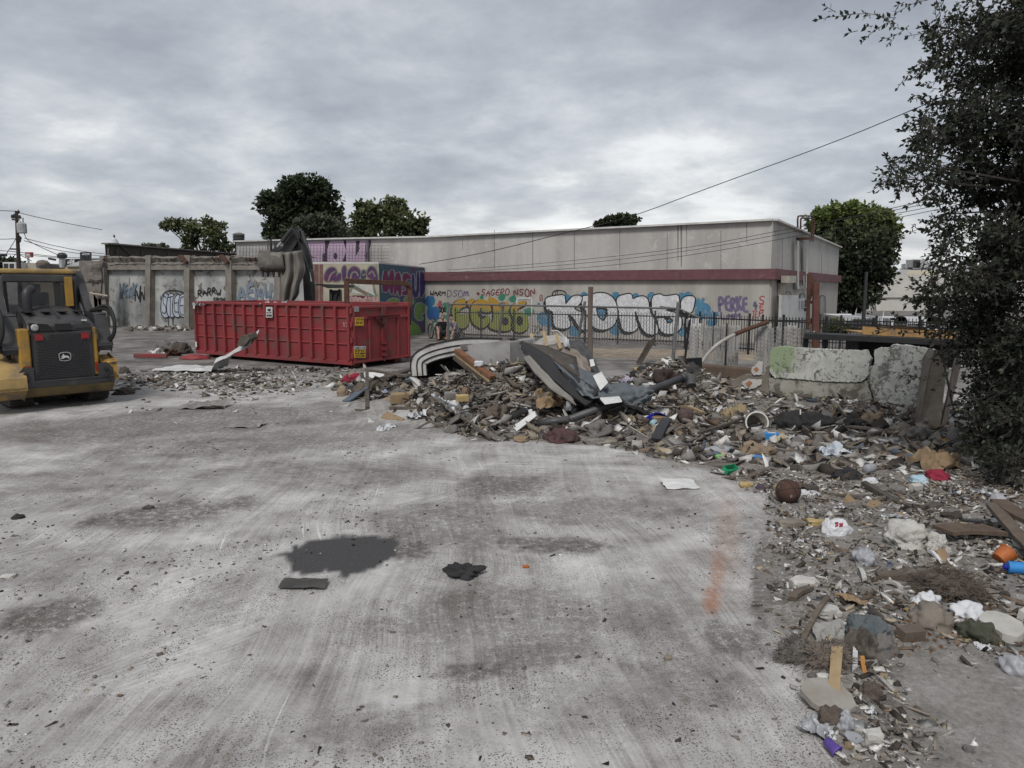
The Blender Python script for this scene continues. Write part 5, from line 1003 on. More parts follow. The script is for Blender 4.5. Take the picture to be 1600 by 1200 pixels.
# ------------------------------------------------------------------ far background, left
tanw = mat('tan_wall', (.36, .31, .225), (.28, .24, .175), 1, .9); roofg = mat('roof_grey', (.36, .36, .35), (.27, .27, .265), 1, .7)
def blk_(name, label, cat, x0, x1, yt, Y, dep, m_, yb=None, Y2=None, yt2=None):
    Y2 = Y2 or Y; yt2 = yt2 or yt; a, b = D(x0, yt, Y), D(x1, yt2, Y2); t = thing(name, label, cat, (a.x, a.y, 0)); mb = MB()
    q = [Vector((a.x, a.y, 0)), Vector((b.x, b.y, 0)), b, a]; mb.prism(q, (0, dep, 0)); build('wall', mb, m_, t); return t, a, b
t, a, b = blk_('tan_building', 'low tan building with a grey sloping roof left of the concrete wall', 'building', 62, 166, 417, 62, 12, tanw)
mb = MB(); mb.prism([D(104, 416.5, 61.8), D(165, 416.5, 61.8), D(165, 407, 70), D(128, 408.5, 70)], (0, 0, .1)); build('roof', mb, roofg, t)
mb = MB(); mb.prism([D(60, 418, 61.8), D(60, 415.5, 61.8), D(76, 412, 61.8), D(97, 416, 61.8), D(97, 418, 61.8)], (0, .5, 0)); build('dark_eave', mb, exm, t)
mb = MB(); mb.tube([D(97, 418, 62), D(97, 402, 62)], .24, 10); v_ = build('vent_pipe', mb, silver, t); mb = MB(); mb.lathe([(.1, -.25), (.36, -.2), (.40, .05), (.25, .22), (0, .28)], D(97, 399.5, 62), 14); build('vent_cap', mb, exm, v_)
t2, a, b = blk_('shop_building', 'black fronted shop with white lettering beyond the tan building', 'building', 101, 168, 404.5, 75, 8, mat('shop_black', (.012, .016, .014), None, 2, .6))
Ws = Wall(a, b); mb = MB(); tagtext(Ws, 'MAYRAS', (106, 406, 116, 411), [(mb, .10, .02)], 5, .1, .2); build('sign_lettering', mb, wht, t2)
t = thing('rooftop_cage', 'small dark pipe cage with a fan unit on the tan building roof', 'roof unit', D(134, 410, 66)); mb = MB()
for x in (126.5, 141.5):
    for Y in (66, 68): mb.bar(D(x, 408, Y), D(x, 395, Y), .12)
mb.bar(D(126.5, 395, 66), D(141.5, 395, 66), .12); mb.bar(D(126.5, 395, 68), D(141.5, 395, 68), .12); mb.bar(D(126.5, 395, 66), D(126.5, 395, 68), .12); build('cage', mb, exm, t)
mb = MB(); rock(mb, D(135, 404, 67), (.45, .4, .45), 3, 2, .3); mb.box(D(135, 408, 67), (.6, .6, .25)); build('fan_unit', mb, exm, t)
t, a, b = blk_('beige_building', 'distant beige flat building behind the utility pole', 'building', 28, 72, 411.5, 90, 8, mat('beige_far', (.38, .35, .29), (.30, .27, .22), 1, .9)); mb = MB(); mb.lathe([(.7, -.5), (.75, .1), (.5, .4), (0, .5)], D(67, 412.5, 88), 12); build('roof_tank', mb, mat('dull_brown', (.17, .14, .12)), t)
t, a, b = blk_('white_frame_building', 'small white framed structure behind the loader cab at the left edge', 'building', 4, 24, 409.5, 88, 4, wht); mb = MB(); W_ = Wall(a, b); W_.rect(mb, 6, 412, 13, 419, .02, .02); W_.rect(mb, 15, 412, 22, 419, .02, .02); build('dark_opening', mb, exm, t)
t = thing('porch_roof', 'pale flat canopy with grey wall below it beside the concrete wall', 'canopy', D(118, 470, 47)); mb = MB(); mb.prism([D(85, 438, 46), D(149, 438, 46), D(149, 434, 46), D(85, 434, 46)], (0, 6, .2)); build('canopy', mb, mat('canopy_pale', (.42, .41, .38)), t); mb = MB(); a, b = D(85, 440, 50), D(152, 440, 50); mb.prism([(a.x, 50, 0), (b.x, 50, 0), b, a], (0, .3, 0)); build('grey_wall', mb, mat('grey_wall_far', (.20, .19, .165), (.15, .14, .125), 2, .9), t)
for x, ww in ((100, 6), (112, 7), (124, 5)): mb = MB(); Wall(a, b).rect(mb, x, 446, x+ww, 460, .05, .02); build('window', mb, mat('window_mix', (.4, .42, .44), (.05, .05, .05), 1.2, .4), t)
# utility pole
PY = 80; t = thing('utility_pole', 'tall dark wooden utility pole with crossarms at the far left', 'pole', (D(25.5, 400, PY).x, PY, 0)); mb = MB(); pb = Vector((D(25.5, 400, PY).x, PY, 0)); mb.tube([pb, D(25.5, 329.5, PY)], [.24, .15], 8); build('pole', mb, mat('pole_wood', (.045, .036, .03)), t)
for x0, x1, y in ((18, 33, 340), (16, 31, 389), (19, 30, 343)): mb = MB(); mb.bar(D(x0, y, PY), D(x1, y+.5, PY), .16); build('crossarm', mb, exm, t)
mb = MB(); mb.lathe([(.35, -.55), (.48, -.5), (.48, .45), (.3, .6), (0, .62)], D(34, 356.5, PY), 12); tf = build('transformer', mb, mat('transformer_grey', (.36, .37, .37)), t); mb = MB(); mb.bar(D(27, 353, PY), D(34, 353, PY), .12); mb.bar(D(27, 359, PY), D(34, 359, PY), .12); mb.tube([D(32, 351, PY), D(32, 346, PY)], .07, 6); mb.tube([D(36, 351, PY), D(36, 340, PY)], .05, 6); build('bracket', mb, exm, tf)
for x, y in ((19, 338), (22, 337), (28, 338), (31, 339), (29, 331), (29, 369), (32, 372), (31, 376)): mb = MB(); mb.lathe([(.05, -.2), (.14, 0), (.05, .2)], D(x, y, PY), 6); build('insulator', mb, exm, t)
for pts in ([(25, 331, 80), (60, 340, 85), (120, 352, 90), (160, 359, 90)], [(0, 329, 78), (25, 330, 80)], [(38, 372, 80), (80, 383, 85), (130, 393, 88), (165, 397, 88)], [(38, 376, 80), (90, 392, 86), (165, 401, 88)], [(-10, 372, 70), (0, 374, 75), (25, 373, 80)], [(-10, 391, 80), (25, 393, 80), (90, 402, 90), (165, 404, 95)], [(-10, 396, 80), (40, 398, 82), (100, 404, 90)], [(25, 373, 80), (8, 400, 70), (0, 410, 66)], [(37, 360, 80), (40, 372, 80), (50, 380, 81), (90, 398, 84)], [(25, 395, 80), (50, 408, 80)], [(25, 397, 80), (12, 408, 80)]): wire(None, pts, .035, None, t)
mb = MB(); P = [D(-12, 399, 70), D(10, 399, 72)]; mb.tube(P, .12, 6); mb.tube([D(76, 404, 80), D(87, 406, 80)], .12, 6); build('cable_splice', mb, wm, t)
t = thing('pole_sign', 'small red and white sign on a thin pole beyond the loader', 'sign', (D(44, 400, 95).x, 95, 0)); mb = MB(); mb.tube([(D(44, 400, 95).x, 95, 0), D(44, 402, 95)], .13, 6); build('post', mb, silver, t)
mb = MB(); mb.prism([D(39, 402, 95), D(49, 402, 95), D(49, 394, 95), D(39, 394, 95)], (0, .4, 0)); sb = build('sign_board', mb, mat('sign_red', (.38, .07, .07)), t); mb = MB(); Wq = Wall(Vector((D(39, 402, 94.9).x, 94.9, 0)), Vector((D(49, 402, 94.9).x, 94.9, 0))); tagtext(Wq, 'OIL', (40.5, 397, 47.5, 400), [(mb, .15, .02)], 1, 0); build('sign_text', mb, wht, sb)
# roof things above the walls
t = thing('glass_lantern', 'white domed lantern cap on the corner of the dark wall', 'roof vent', D(178.5, 382, 50)); mb = MB(); mb.lathe([(.28, 0), (.30, .12), (.26, .2), (.20, .36), (.07, .44), (.05, .55), (.02, .7), (0, .72)], D(178.5, 382.5, 50), 12); build('dome', mb, mat('lantern_pale', (.55, .57, .57)), t); mb = MB(); mb.lathe([(.05, 0), (.07, .1), (0, .2)], D(178.5, 371, 50), 8); build('finial', mb, exm, t)
t = thing('louvred_roof_vent', 'round dark louvred vent standing behind the concrete wall', 'roof vent', D(373, 380, 60)); 
for k in range(6): mb = MB(); z_ = D(373, 378-k*2.4, 60); mb.lathe([(.42, -.06), (.50, -.05), (.38, .06), (.3, .08)], z_, 14); build('louvre', mb, mat('vent_dark', (.08, .085, .085)), t)
mb = MB(); mb.lathe([(.5, 0), (.1, .2), (0, .22)], D(373, 366.5, 60), 14); build('cap', mb, roofg, t); mb = MB(); mb.tube([D(373, 395, 60), D(373, 366, 60)], .3, 10); build('duct', mb, exm, t)
# ------------------------------------------------------------------ right background: warehouse, roof unit, parked vehicle, hedge
whw = mat('warehouse_white', (.50, .49, .455), (.43, .42, .39), 1, .85)
t, a, b = blk_('warehouse', 'long off white warehouse with rooftop air unit seen between the trees', 'building', 1302, 1620, 431, 66, 20, whw, Y2=62, yt2=428)
Wh = Wall(a, b)
mb = MB(); Wh.rect(mb, 1376, 464.5, 1620, 466, .08, .02); build('dark_ledge', mb, stn, t)
mb = MB(); Wh.rect(mb, 1366, 466, 1372, 520, .3, .02, zb=0); build('pilaster', mb, whw, t)
mb = MB(); Wh.rect(mb, 1362, 463, 1363.4, 520, .05, .02, zb=0); build('downpipe', mb, stn, t)
mb = MB(); P = [D(1385, 431, 66.5), D(1620, 428, 62.5), D(1620, 414, 76), D(1412, 417, 78)]; mb.prism(P, (0, 0, -.1)); build('roof_slope', mb, roofg, t)
mb = MB(); mb.prism([D(1416, 430, 66.6), D(1470, 429.5, 66), D(1466, 424, 71), D(1420, 424.5, 72)], (0, 0, .12)); build('yellowed_roof_panel', mb, mat('cream_panel', (.47, .42, .31)), t)
mb = MB(); mb.prism([D(1338, 431, 68), D(1400, 431, 68), D(1408, 420, 76), D(1385, 421, 76)], (0, 0, .1)); build('white_roof_sheet', mb, mat('bright_roof', (.62, .64, .66)), t)
t = thing('rooftop_air_unit', 'boxy air conditioning unit on the warehouse roof', 'roof unit', D(1437, 420, 73)); mb = MB(); mb.prism([D(1426, 417.5, 73), D(1450, 418, 73), D(1450, 406, 73), D(1426, 405.5, 73)], (0, 1.2, 0)); build('casing', mb, mat('unit_grey', (.38, .38, .38)), t, bevel=.03); mb = MB(); mb.prism([D(1427, 417, 72.9), D(1438, 417, 72.9), D(1438, 406.5, 72.9), D(1427, 406.5, 72.9)], (0, .04, 0)); build('coil_grille', mb, exm, t)
mb = MB(); mb.prism([D(1415, 420, 74), D(1426, 420, 74), D(1426, 411, 74), D(1415, 412, 74)], (0, .8, 0)); mb.prism([D(1452, 419, 74), D(1466, 419, 74), D(1466, 411, 74), D(1452, 412, 74)], (0, .8, 0)); build('duct_box', mb, roofg, t)
# parked white vehicle
vm = mat('car_white', (.60, .61, .63), (.5, .51, .53), 2, .3, bump=0, spec=.6); VY = 34
t = thing('parked_van', 'white van parked behind the picket fence beside the hedge', 'van', (D(1350, 500, VY).x, VY, 0))
v0 = Vector((D(1347, 500, VY).x, VY, 0)); zt_ = D(1350, 496.5, VY).z
def vb(x0, x1, y0, y1, z0, z1): return ((x0, x1, y0, y1, z0, z1))
mb = MB(); prof = [(-.95, .25), (-.95, .75), (-.85, zt_*.62), (-.70, zt_-.02), (.70, zt_-.02), (.85, zt_*.62), (.95, .75), (.95, .25)]
mb.prism([v0+Vector((x, 0, z)) for x, z in prof], (.8, 4.4, 0)); build('body', mb, vm, t, bevel=.05)
mb = MB(); mb.prism([v0+Vector((x, -.02, z)) for x, z in ((-.76, zt_*.66), (-.66, zt_-.14), (.66, zt_-.14), (.76, zt_*.66))], (0, .05, 0)); build('windscreen', mb, mat('dark_glass', (.03, .035, .04), None, 1, .1, bump=0, spec=.7), t)
for s in (-.72, .72):
    mb = MB(); mb.box(v0+Vector((s, -.02, .62)), (.28, .06, .16)); build('headlight', mb, mat('lamp_clear', (.5, .5, .5), None, 3, .15), t)
    mb = MB(); mb.lathe([(0, -.12), (.33, -.12), (.33, .12), (0, .12)], v0+Vector((s+.06, .75, .33)), 14, (1, 0, 0)); build('wheel', mb, rub, t)
    mb = MB(); mb.box(v0+Vector((s*1.45, .3, zt_*.62)), (.16, .1, .2)); build('mirror', mb, exm, t)
mb = MB(); mb.box(v0+Vector((0, -.03, .55)), (.9, .05, .12)); build('radiator_grille', mb, exm, t); mb = MB(); mb.box(v0+Vector((0, -.05, .33)), (1.8, .08, .18)); build('bumper', mb, gr, t)
mb = MB(); a = D(1392, 512, 36); mb.prism([D(1392, 520, 36), D(1470, 521, 36), D(1470, 497, 36), D(1392, 497, 36)], (0, 1.5, 0)); 
o = thing('parked_trailer', 'long pale trailer side behind the plywood sheet', 'trailer', (a.x, 36, 0)); build('box_body', mb, vm, o, bevel=.04)
mb = MB(); mb.prism([D(1396, 508, 35.98), D(1466, 509, 35.98), D(1466, 506.5, 35.98), D(1396, 505.5, 35.98)], (0, .03, 0)); build('side_stripe', mb, stn, o)
for x in (1405, 1455): mb = MB(); mb.lathe([(0, -.1), (.35, -.1), (.35, .1), (0, .1)], Vector((D(x, 512, 36.1).x, 36.1, .35)), 12, (0, 1, 0)); build('wheel', mb, rub, o)
# slim post in front of the warehouse
mb = MB(); p = Vector((D(1349, 500, 33).x, 33, 0)); mb.tube([p, D(1354, 425, 33)], [.09, .07], 8); tag(build('street_pole', mb, exm, loc=p), 'slim dark pole rising in front of the white warehouse below the round tree', 'pole')
# ------------------------------------------------------------------ bicycle and two seated people by the graffiti wall
SY = G(690, 530).y-.3
t = thing('bicycle', 'greenish bicycle leaning by the seated person in front of the blue graffiti', 'bicycle', (D(679, 520, SY+.3).x, SY+.3, 0)); bx = D(679, 520, SY+.3).x
bm_ = mat('bike_green', (.06, .16, .12)); bd_ = Vector((.45, -.85, 0)).normalized()
for s in (-.42, .42):
    mb = MB(); c = Vector((bx, SY+.3, .31))+bd_*s; mb.tube([c+bd_*.29*math.cos(k*.3927)+Vector((0, 0, .29*math.sin(k*.3927))) for k in range(17)], .03, 6, cap=False); wl = build('wheel', mb, rub, t)
    mb = MB()
    for k in range(8): mb.bar(c, c+bd_*.28*math.cos(k*.785)+Vector((0, 0, .28*math.sin(k*.785))), .008)
    build('spokes', mb, glv, wl)
c = Vector((bx, SY+.3, 0)); q = lambda s, z: c+bd_*s+Vector((0, 0, z)); mb = MB()
for a, b in ((q(-.42, .31), q(-.1, .33)), (q(-.1, .33), q(-.18, .72)), (q(-.18, .68), q(.26, .74)), (q(-.1, .33), q(.28, .66)), (q(.42, .31), q(.25, .82)), (q(-.42, .31), q(-.18, .68))): mb.tube([a, b], .025, 6)
build('frame', mb, bm_, t); mb = MB(); mb.tube([q(.25, .82)+Vector((-.25, 0, .08)), q(.25, .82), q(.25, .82)+Vector((.25, 0, .08))], .02, 6); build('handlebar', mb, exm, t); mb = MB(); mb.box(q(-.19, .78), (.14, .22, .05)); build('saddle', mb, exm, t, bevel=.02)
def skinned(name, verts, edges, radii, m_, par, sub=2):
    me = bpy.data.meshes.new(name); o_ = wloc(par); me.from_pydata([Vector(v)-o_ for v in verts], edges, []); me.materials.append(m_); o = bpy.data.objects.new(name, me); COL.objects.link(o); o.parent = par
    md = o.modifiers.new('skin', 'SKIN'); md.use_smooth_shade = True
    for i, r_ in enumerate(radii): me.skin_vertices[0].data[i].radius = (r_ if isinstance(r_, tuple) else (r_, r_)); me.skin_vertices[0].data[i].use_root = (i == 0)
    s = o.modifiers.new('sub', 'SUBSURF'); s.levels = sub; s.render_levels = sub; return o
skin = mat('skin', (.42, .25, .19), (.36, .21, .16), 5, .6, bump=0)
def person(label, x, Y, S, shirt, trousers, hairm, shoes, turn=0, seat=.30, lean=.1):
    c = Vector((D(x, 520, Y).x, Y, 0)); M = Matrix.Rotation(turn, 3, 'Z'); P = lambda a, b, z: c+M @ (Vector((a, b, z))*S)   # -y is towards the camera
    t = thing('person', label, 'person', c); s = seat
    V = [P(0, 0, s+.08), P(0, -.02-lean*.3, s+.28), P(0, -.04-lean, s+.48), P(0, -.06-lean, s+.60), P(0, -.08-lean, s+.66), P(0, -.09-lean*1.2, s+.74), P(0, -.09-lean*1.2, s+.84)]; E = [(0, 1), (1, 2), (2, 3), (3, 4), (4, 5), (5, 6)]; Rr = [(.17, .12), (.15, .11), (.18, .12), (.055, .055), (.055, .055), (.085, .10), (.075, .085)]
    for sd in (-1, 1):
        k = len(V); V += [P(sd*.20, -.04-lean, s+.50), P(sd*.27, -.14-lean, s+.27), P(sd*.20, -.36, s+.18), P(sd*.16, -.42, s+.16)]; E += [(2, k), (k, k+1), (k+1, k+2), (k+2, k+3)]; Rr += [.06, .045, .033, .035]
        k = len(V); V += [P(sd*.12, -.02, s+.06), P(sd*.22, -.42, s+.12), P(sd*.20, -.46, .12), P(sd*.21, -.58, .04)]; E += [(0, k), (k, k+1), (k+1, k+2), (k+2, k+3)]; Rr += [.09, .065, .04, .04]
    skinned('body', V, E, [(r_[0]*S, r_[1]*S) if isinstance(r_, tuple) else r_*S for r_ in Rr], skin, t)
    V2 = V[:3]+[P(0, -.05-lean, s+.555)]; E2 = [(0, 1), (1, 2), (2, 3)]; R2 = [(.185, .14), (.165, .13), (.20, .14), (.09, .08)]
    for sd, k in ((-1, 7), (1, 15)): n_ = len(V2); V2 += [V[k], V[k]+(V[k+1]-V[k])*.75]; E2 += [(2, n_), (n_, n_+1)]; R2 += [.08, .07]
    skinned('shirt', V2, E2, [(r_[0]*S, r_[1]*S) if isinstance(r_, tuple) else r_*S for r_ in R2], shirt, t)
    V3 = [V[0]]; E3 = []; R3 = [(.19, .15)]
    for k in (11, 19): n_ = len(V3); V3 += [V[k], V[k+1]]; E3 += [(0, n_), (n_, n_+1)]; R3 += [.105, .085]
    skinned('shorts', V3, E3, [(r_[0]*S, r_[1]*S) if isinstance(r_, tuple) else r_*S for r_ in R3], trousers, t)
    for k in (13, 21): mb = MB(); rock(mb, V[k+1]+Vector((0, .05*S, 0)), (.055*S, .14*S, .055*S), 2, 2, .1); build('shoe', mb, shoes, t, smooth=True)
    hc = P(0, -.09-lean*1.2, s+.83); mb = MB(); rock(mb, hc+Vector((0, .015, .035*S)), (.095*S, .11*S, .095*S), 1, 3, .12); build('hair', mb, hairm, t, smooth=True)
    for sd in (-1, 1): mb = MB(); mb.lathe([(0, -.006), (.012*S, 0), (0, .006)], P(sd*.035, -.185-lean*1.2, s+.80), 8, (0, 1, 0)); build('eye', mb, blk, t)
    mb = MB(); rock(mb, P(0, -.195-lean*1.2, s+.765), (.013*S, .02*S, .025*S), 1, 1, .1); build('nose', mb, skin, t)
    mb = MB(); mb.box(P(0, -.185-lean*1.2, s+.725), (.045*S, .01, .01)); build('mouth', mb, mat('lip', (.25, .1, .09)), t)
    return t
person('person in a black shirt and shorts sitting low against the graffiti wall beside the bicycle', 692, SY, .86, mat('black_shirt', (.015, .015, .017)), mat('dark_shorts', (.025, .025, .03)), mat('hair_grey', (.22, .17, .13)), mat('shoe_red', (.12, .02, .02)), .1, .28)
mb = MB(); mb.box((D(692, 520, SY).x, SY+.1, .15), (.5, .4, .28)); tag(build('low_crate', mb, mat('crate_brown', (.10, .08, .06)), loc=(D(692, 520, SY).x, SY+.1, 0), bevel=.02), 'low dark crate the person in black is sitting on', 'crate')
person('person in a grey violet top hunched behind the fence in front of the gold graffiti', 715, SY-.2, .86, mat('lilac_shirt', (.22, .20, .25)), mat('dark_trousers', (.05, .05, .055)), mat('hair_black', (.012, .01, .01)), mat('shoe_dark', (.03, .03, .03)), -.9, .28, .22)
mb = MB(); mb.box((D(715, 520, SY-.2).x, SY-.1, .15), (.5, .4, .28)); tag(build('low_crate', mb, mat('crate_grey', (.08, .08, .08)), loc=(D(715, 520, SY).x, SY-.1, 0), bevel=.02), 'low grey crate under the person in the grey violet top', 'crate')
# ------------------------------------------------------------------ trees
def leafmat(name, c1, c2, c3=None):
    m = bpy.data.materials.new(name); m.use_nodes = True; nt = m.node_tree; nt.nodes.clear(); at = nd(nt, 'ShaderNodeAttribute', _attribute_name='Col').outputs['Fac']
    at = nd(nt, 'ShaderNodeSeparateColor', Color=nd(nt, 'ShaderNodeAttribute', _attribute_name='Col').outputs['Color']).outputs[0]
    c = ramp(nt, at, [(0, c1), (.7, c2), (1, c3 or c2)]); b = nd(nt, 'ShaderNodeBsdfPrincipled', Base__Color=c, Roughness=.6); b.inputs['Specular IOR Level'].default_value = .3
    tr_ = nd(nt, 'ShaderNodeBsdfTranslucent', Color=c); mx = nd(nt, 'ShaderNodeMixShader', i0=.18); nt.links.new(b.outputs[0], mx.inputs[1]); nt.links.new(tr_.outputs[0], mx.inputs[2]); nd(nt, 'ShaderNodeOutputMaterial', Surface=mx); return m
def leaves(name, C, DIR, size, mats, par, asp=.42, tint=None):
    """C centres, DIR leaf axes; folded diamond leaves"""
    n = len(C); a = DIR/np.linalg.norm(DIR, axis=1, keepdims=True); r = rng.normal(size=(n, 3)); s = np.cross(a, r); s /= np.linalg.norm(s, axis=1, keepdims=True)+1e-9; up = np.cross(s, a)
    L = (size*rng.uniform(.6, 1.3, n))[:, None]; W_ = L*asp
    V = np.stack([C, C+a*L*.45+s*W_*.5+up*L*.08, C+a*L, C+a*L*.45-s*W_*.5+up*L*.08], 1).reshape(-1, 3)
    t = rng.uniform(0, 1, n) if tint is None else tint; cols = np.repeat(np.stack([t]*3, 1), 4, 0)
    return npmesh(name, V, np.arange(n*4).reshape(n, 4), mats, cols, par)
def tree(name, label, base_px, Y, clusters, nleaf, lsize, lm, trunkm, cat='tree', group=None, depth=1.0, gap=.45, tr=.25, fork=.45):
    s = Y/F; b = Vector((D(base_px, 448, Y).x, Y, 0)); t = thing(name, label, cat, b, group); C = []; Dr = []; T = []
    tot = sum(rx*ry for _, _, rx, ry in clusters); cc = []
    for ci, (x, y, rx, ry) in enumerate(clusters):
        n = int(nleaf*rx*ry/tot); c0 = D(x, y, Y+random.uniform(-.4, .4)*rx*s*depth); cc.append(c0)
        m = n*7; P = rng.normal(size=(m, 3)); P /= np.linalg.norm(P, axis=1, keepdims=True); P *= (rng.uniform(0, 1, (m, 1))**(1/2.0))*rng.normal(1, .13, (m, 1)); Q = P*np.array([rx*s, rx*s*depth, ry*s])+np.array(c0)
        f = 2.1/(max(rx, ry)*s)
        kp = np.array([noise.noise(Vector(q)*f*1.6+Vector((ci*3., 0, 0)))+.5*noise.noise(Vector(q)*f*4.2) for q in Q]); thr = np.quantile(kp, 1-1/7); idx = np.where(kp > thr)[0][:n]; rng.shuffle(idx); Q = Q[idx]
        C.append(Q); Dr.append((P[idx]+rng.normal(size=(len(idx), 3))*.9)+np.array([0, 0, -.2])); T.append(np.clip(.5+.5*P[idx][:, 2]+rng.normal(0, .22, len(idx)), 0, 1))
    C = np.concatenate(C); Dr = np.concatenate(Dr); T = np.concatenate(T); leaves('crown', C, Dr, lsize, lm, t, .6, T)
    mb = MB(); top = max(c.z for c in cc); fk = b+Vector((0, 0, top*fork)); mb.tube([b-Vector((0, 0, .1)), b+Vector((.1, 0, top*fork*.5)), fk], [tr*1.3, tr, tr*.8], 8)
    for c in cc: mid = fk.lerp(c, .5)+Vector((random.uniform(-.3, .3), 0, random.uniform(0, .5))); mb.tube([fk, mid, c], [tr*.6, tr*.35, tr*.12], 6)
    build('trunk', mb, trunkm, t); return t
bark = mat('bark', (.06, .05, .042), (.04, .034, .03), 8, .95, bump=.8)
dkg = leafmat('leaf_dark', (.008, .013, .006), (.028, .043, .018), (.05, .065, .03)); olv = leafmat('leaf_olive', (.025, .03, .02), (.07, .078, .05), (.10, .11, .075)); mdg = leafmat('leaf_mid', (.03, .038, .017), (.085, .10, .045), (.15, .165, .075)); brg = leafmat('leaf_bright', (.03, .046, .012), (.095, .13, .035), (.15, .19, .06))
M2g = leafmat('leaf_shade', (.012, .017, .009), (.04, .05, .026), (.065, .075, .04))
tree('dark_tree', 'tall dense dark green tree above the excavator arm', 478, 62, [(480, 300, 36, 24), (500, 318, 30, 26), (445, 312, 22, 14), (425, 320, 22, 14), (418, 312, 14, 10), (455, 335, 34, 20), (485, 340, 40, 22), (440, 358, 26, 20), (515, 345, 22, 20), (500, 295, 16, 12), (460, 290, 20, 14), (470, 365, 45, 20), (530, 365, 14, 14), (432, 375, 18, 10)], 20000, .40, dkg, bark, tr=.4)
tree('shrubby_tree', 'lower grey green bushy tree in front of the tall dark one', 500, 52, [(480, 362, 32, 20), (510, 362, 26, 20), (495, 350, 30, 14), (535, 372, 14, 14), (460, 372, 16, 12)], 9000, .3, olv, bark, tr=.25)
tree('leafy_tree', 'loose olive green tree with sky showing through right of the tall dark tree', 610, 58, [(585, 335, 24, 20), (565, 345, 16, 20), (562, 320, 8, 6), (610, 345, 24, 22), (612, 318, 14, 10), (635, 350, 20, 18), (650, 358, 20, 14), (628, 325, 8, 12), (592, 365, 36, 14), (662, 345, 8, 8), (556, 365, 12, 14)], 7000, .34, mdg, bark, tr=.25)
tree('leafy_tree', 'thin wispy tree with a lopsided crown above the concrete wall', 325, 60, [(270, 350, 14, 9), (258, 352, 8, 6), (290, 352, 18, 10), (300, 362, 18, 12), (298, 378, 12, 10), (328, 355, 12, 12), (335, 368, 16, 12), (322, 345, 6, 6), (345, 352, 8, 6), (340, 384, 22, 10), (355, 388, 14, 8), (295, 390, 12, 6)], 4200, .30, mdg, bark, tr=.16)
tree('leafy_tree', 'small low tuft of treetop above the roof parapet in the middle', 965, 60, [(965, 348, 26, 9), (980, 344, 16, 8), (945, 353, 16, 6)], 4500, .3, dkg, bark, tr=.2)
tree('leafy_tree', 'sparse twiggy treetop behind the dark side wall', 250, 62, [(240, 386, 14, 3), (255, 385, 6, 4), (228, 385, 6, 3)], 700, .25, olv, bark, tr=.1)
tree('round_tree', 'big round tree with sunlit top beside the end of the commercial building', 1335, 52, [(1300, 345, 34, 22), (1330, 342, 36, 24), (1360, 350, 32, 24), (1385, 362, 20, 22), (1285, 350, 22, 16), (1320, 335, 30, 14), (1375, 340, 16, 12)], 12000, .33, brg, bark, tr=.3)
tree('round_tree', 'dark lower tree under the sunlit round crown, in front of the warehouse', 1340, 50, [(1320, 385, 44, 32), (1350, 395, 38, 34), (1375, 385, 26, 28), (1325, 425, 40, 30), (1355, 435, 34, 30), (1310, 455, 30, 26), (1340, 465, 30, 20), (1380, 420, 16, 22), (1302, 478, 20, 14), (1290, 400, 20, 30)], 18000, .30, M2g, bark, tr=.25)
hd_ = tree('hedge', 'small clipped green bush beside the end of the commercial building', 1305, 30, [(1305, 512, 17, 13), (1297, 514, 10, 10), (1316, 514, 10, 11)], 3500, .11, mdg, bark, 'bush', tr=.05)
tree('far_trees', 'low dark treeline at the far left edge behind the loader', 15, 110, [(10, 412, 26, 6), (-10, 411, 20, 6)], 2000, .6, dkg, bark, tr=.3)
# ---- the foreground tree on the right ------------------------------------------
FT = thing('foreground_tree', 'large dark leaved tree overhanging the right edge of the lot', 'tree', (7.6, 9.2, 0))
CL = [(1570, 40, 70, 45), (1500, 60, 55, 35), (1460, 40, 30, 14), (1545, 110, 60, 45), (1620, 100, 60, 60), (1500, 150, 30, 30), (1530, 185, 55, 35), (1600, 190, 60, 50), (1475, 195, 40, 26), (1450, 215, 28, 20), (1500, 235, 45, 30), (1470, 262, 36, 22), (1425, 262, 24, 18), (1400, 278, 14, 10), (1560, 250, 50, 40), (1620, 260, 50, 50), (1545, 300, 40, 26), (1600, 320, 50, 40), (1480, 300, 22, 14), (1510, 345, 34, 20), (1480, 375, 16, 16), (1560, 370, 50, 36), (1610, 400, 50, 50), (1530, 410, 36, 28), (1500, 430, 34, 22), (1470, 462, 28, 18), (1445, 475, 20, 10), (1490, 400, 20, 16), (1520, 470, 40, 26), (1580, 460, 50, 40), (1545, 520, 50, 30), (1600, 540, 50, 50), (1515, 545, 28, 20), (1545, 590, 28, 24), (1590, 610, 50, 34), (1535, 630, 22, 18), (1550, 665, 30, 20), (1610, 690, 36, 26), (1505, 505, 20, 12), (1570, 560, 30, 30), (1560, 430, 26, 26), (1585, 660, 30, 24), (1480, 335, 10, 10), (1440, 235, 18, 12), (1540, 690, 30, 18), (1580, 720, 40, 16), (1560, 620, 40, 30), (1610, 650, 40, 40)]
CL += [(1680, 80, 60, 50), (1740, 140, 60, 50), (1690, 200, 60, 50), (1760, 240, 60, 50), (1820, 180, 50, 50), (1700, 300, 60, 50), (1790, 330, 60, 50), (1840, 270, 50, 50), (1700, 410, 60, 50), (1780, 430, 60, 50), (1690, 520, 50, 40), (1770, 540, 50, 40), (1650, 10, 60, 40), (1730, -40, 70, 50), (1600, -50, 60, 40), (1820, 40, 60, 50), (1850, 400, 50, 50)]
LC, LD = [], []; tw_ = MB(); rd = random.Random(5)
trunk_top = Vector((7.5, 9.1, 3.2)); nodes = []
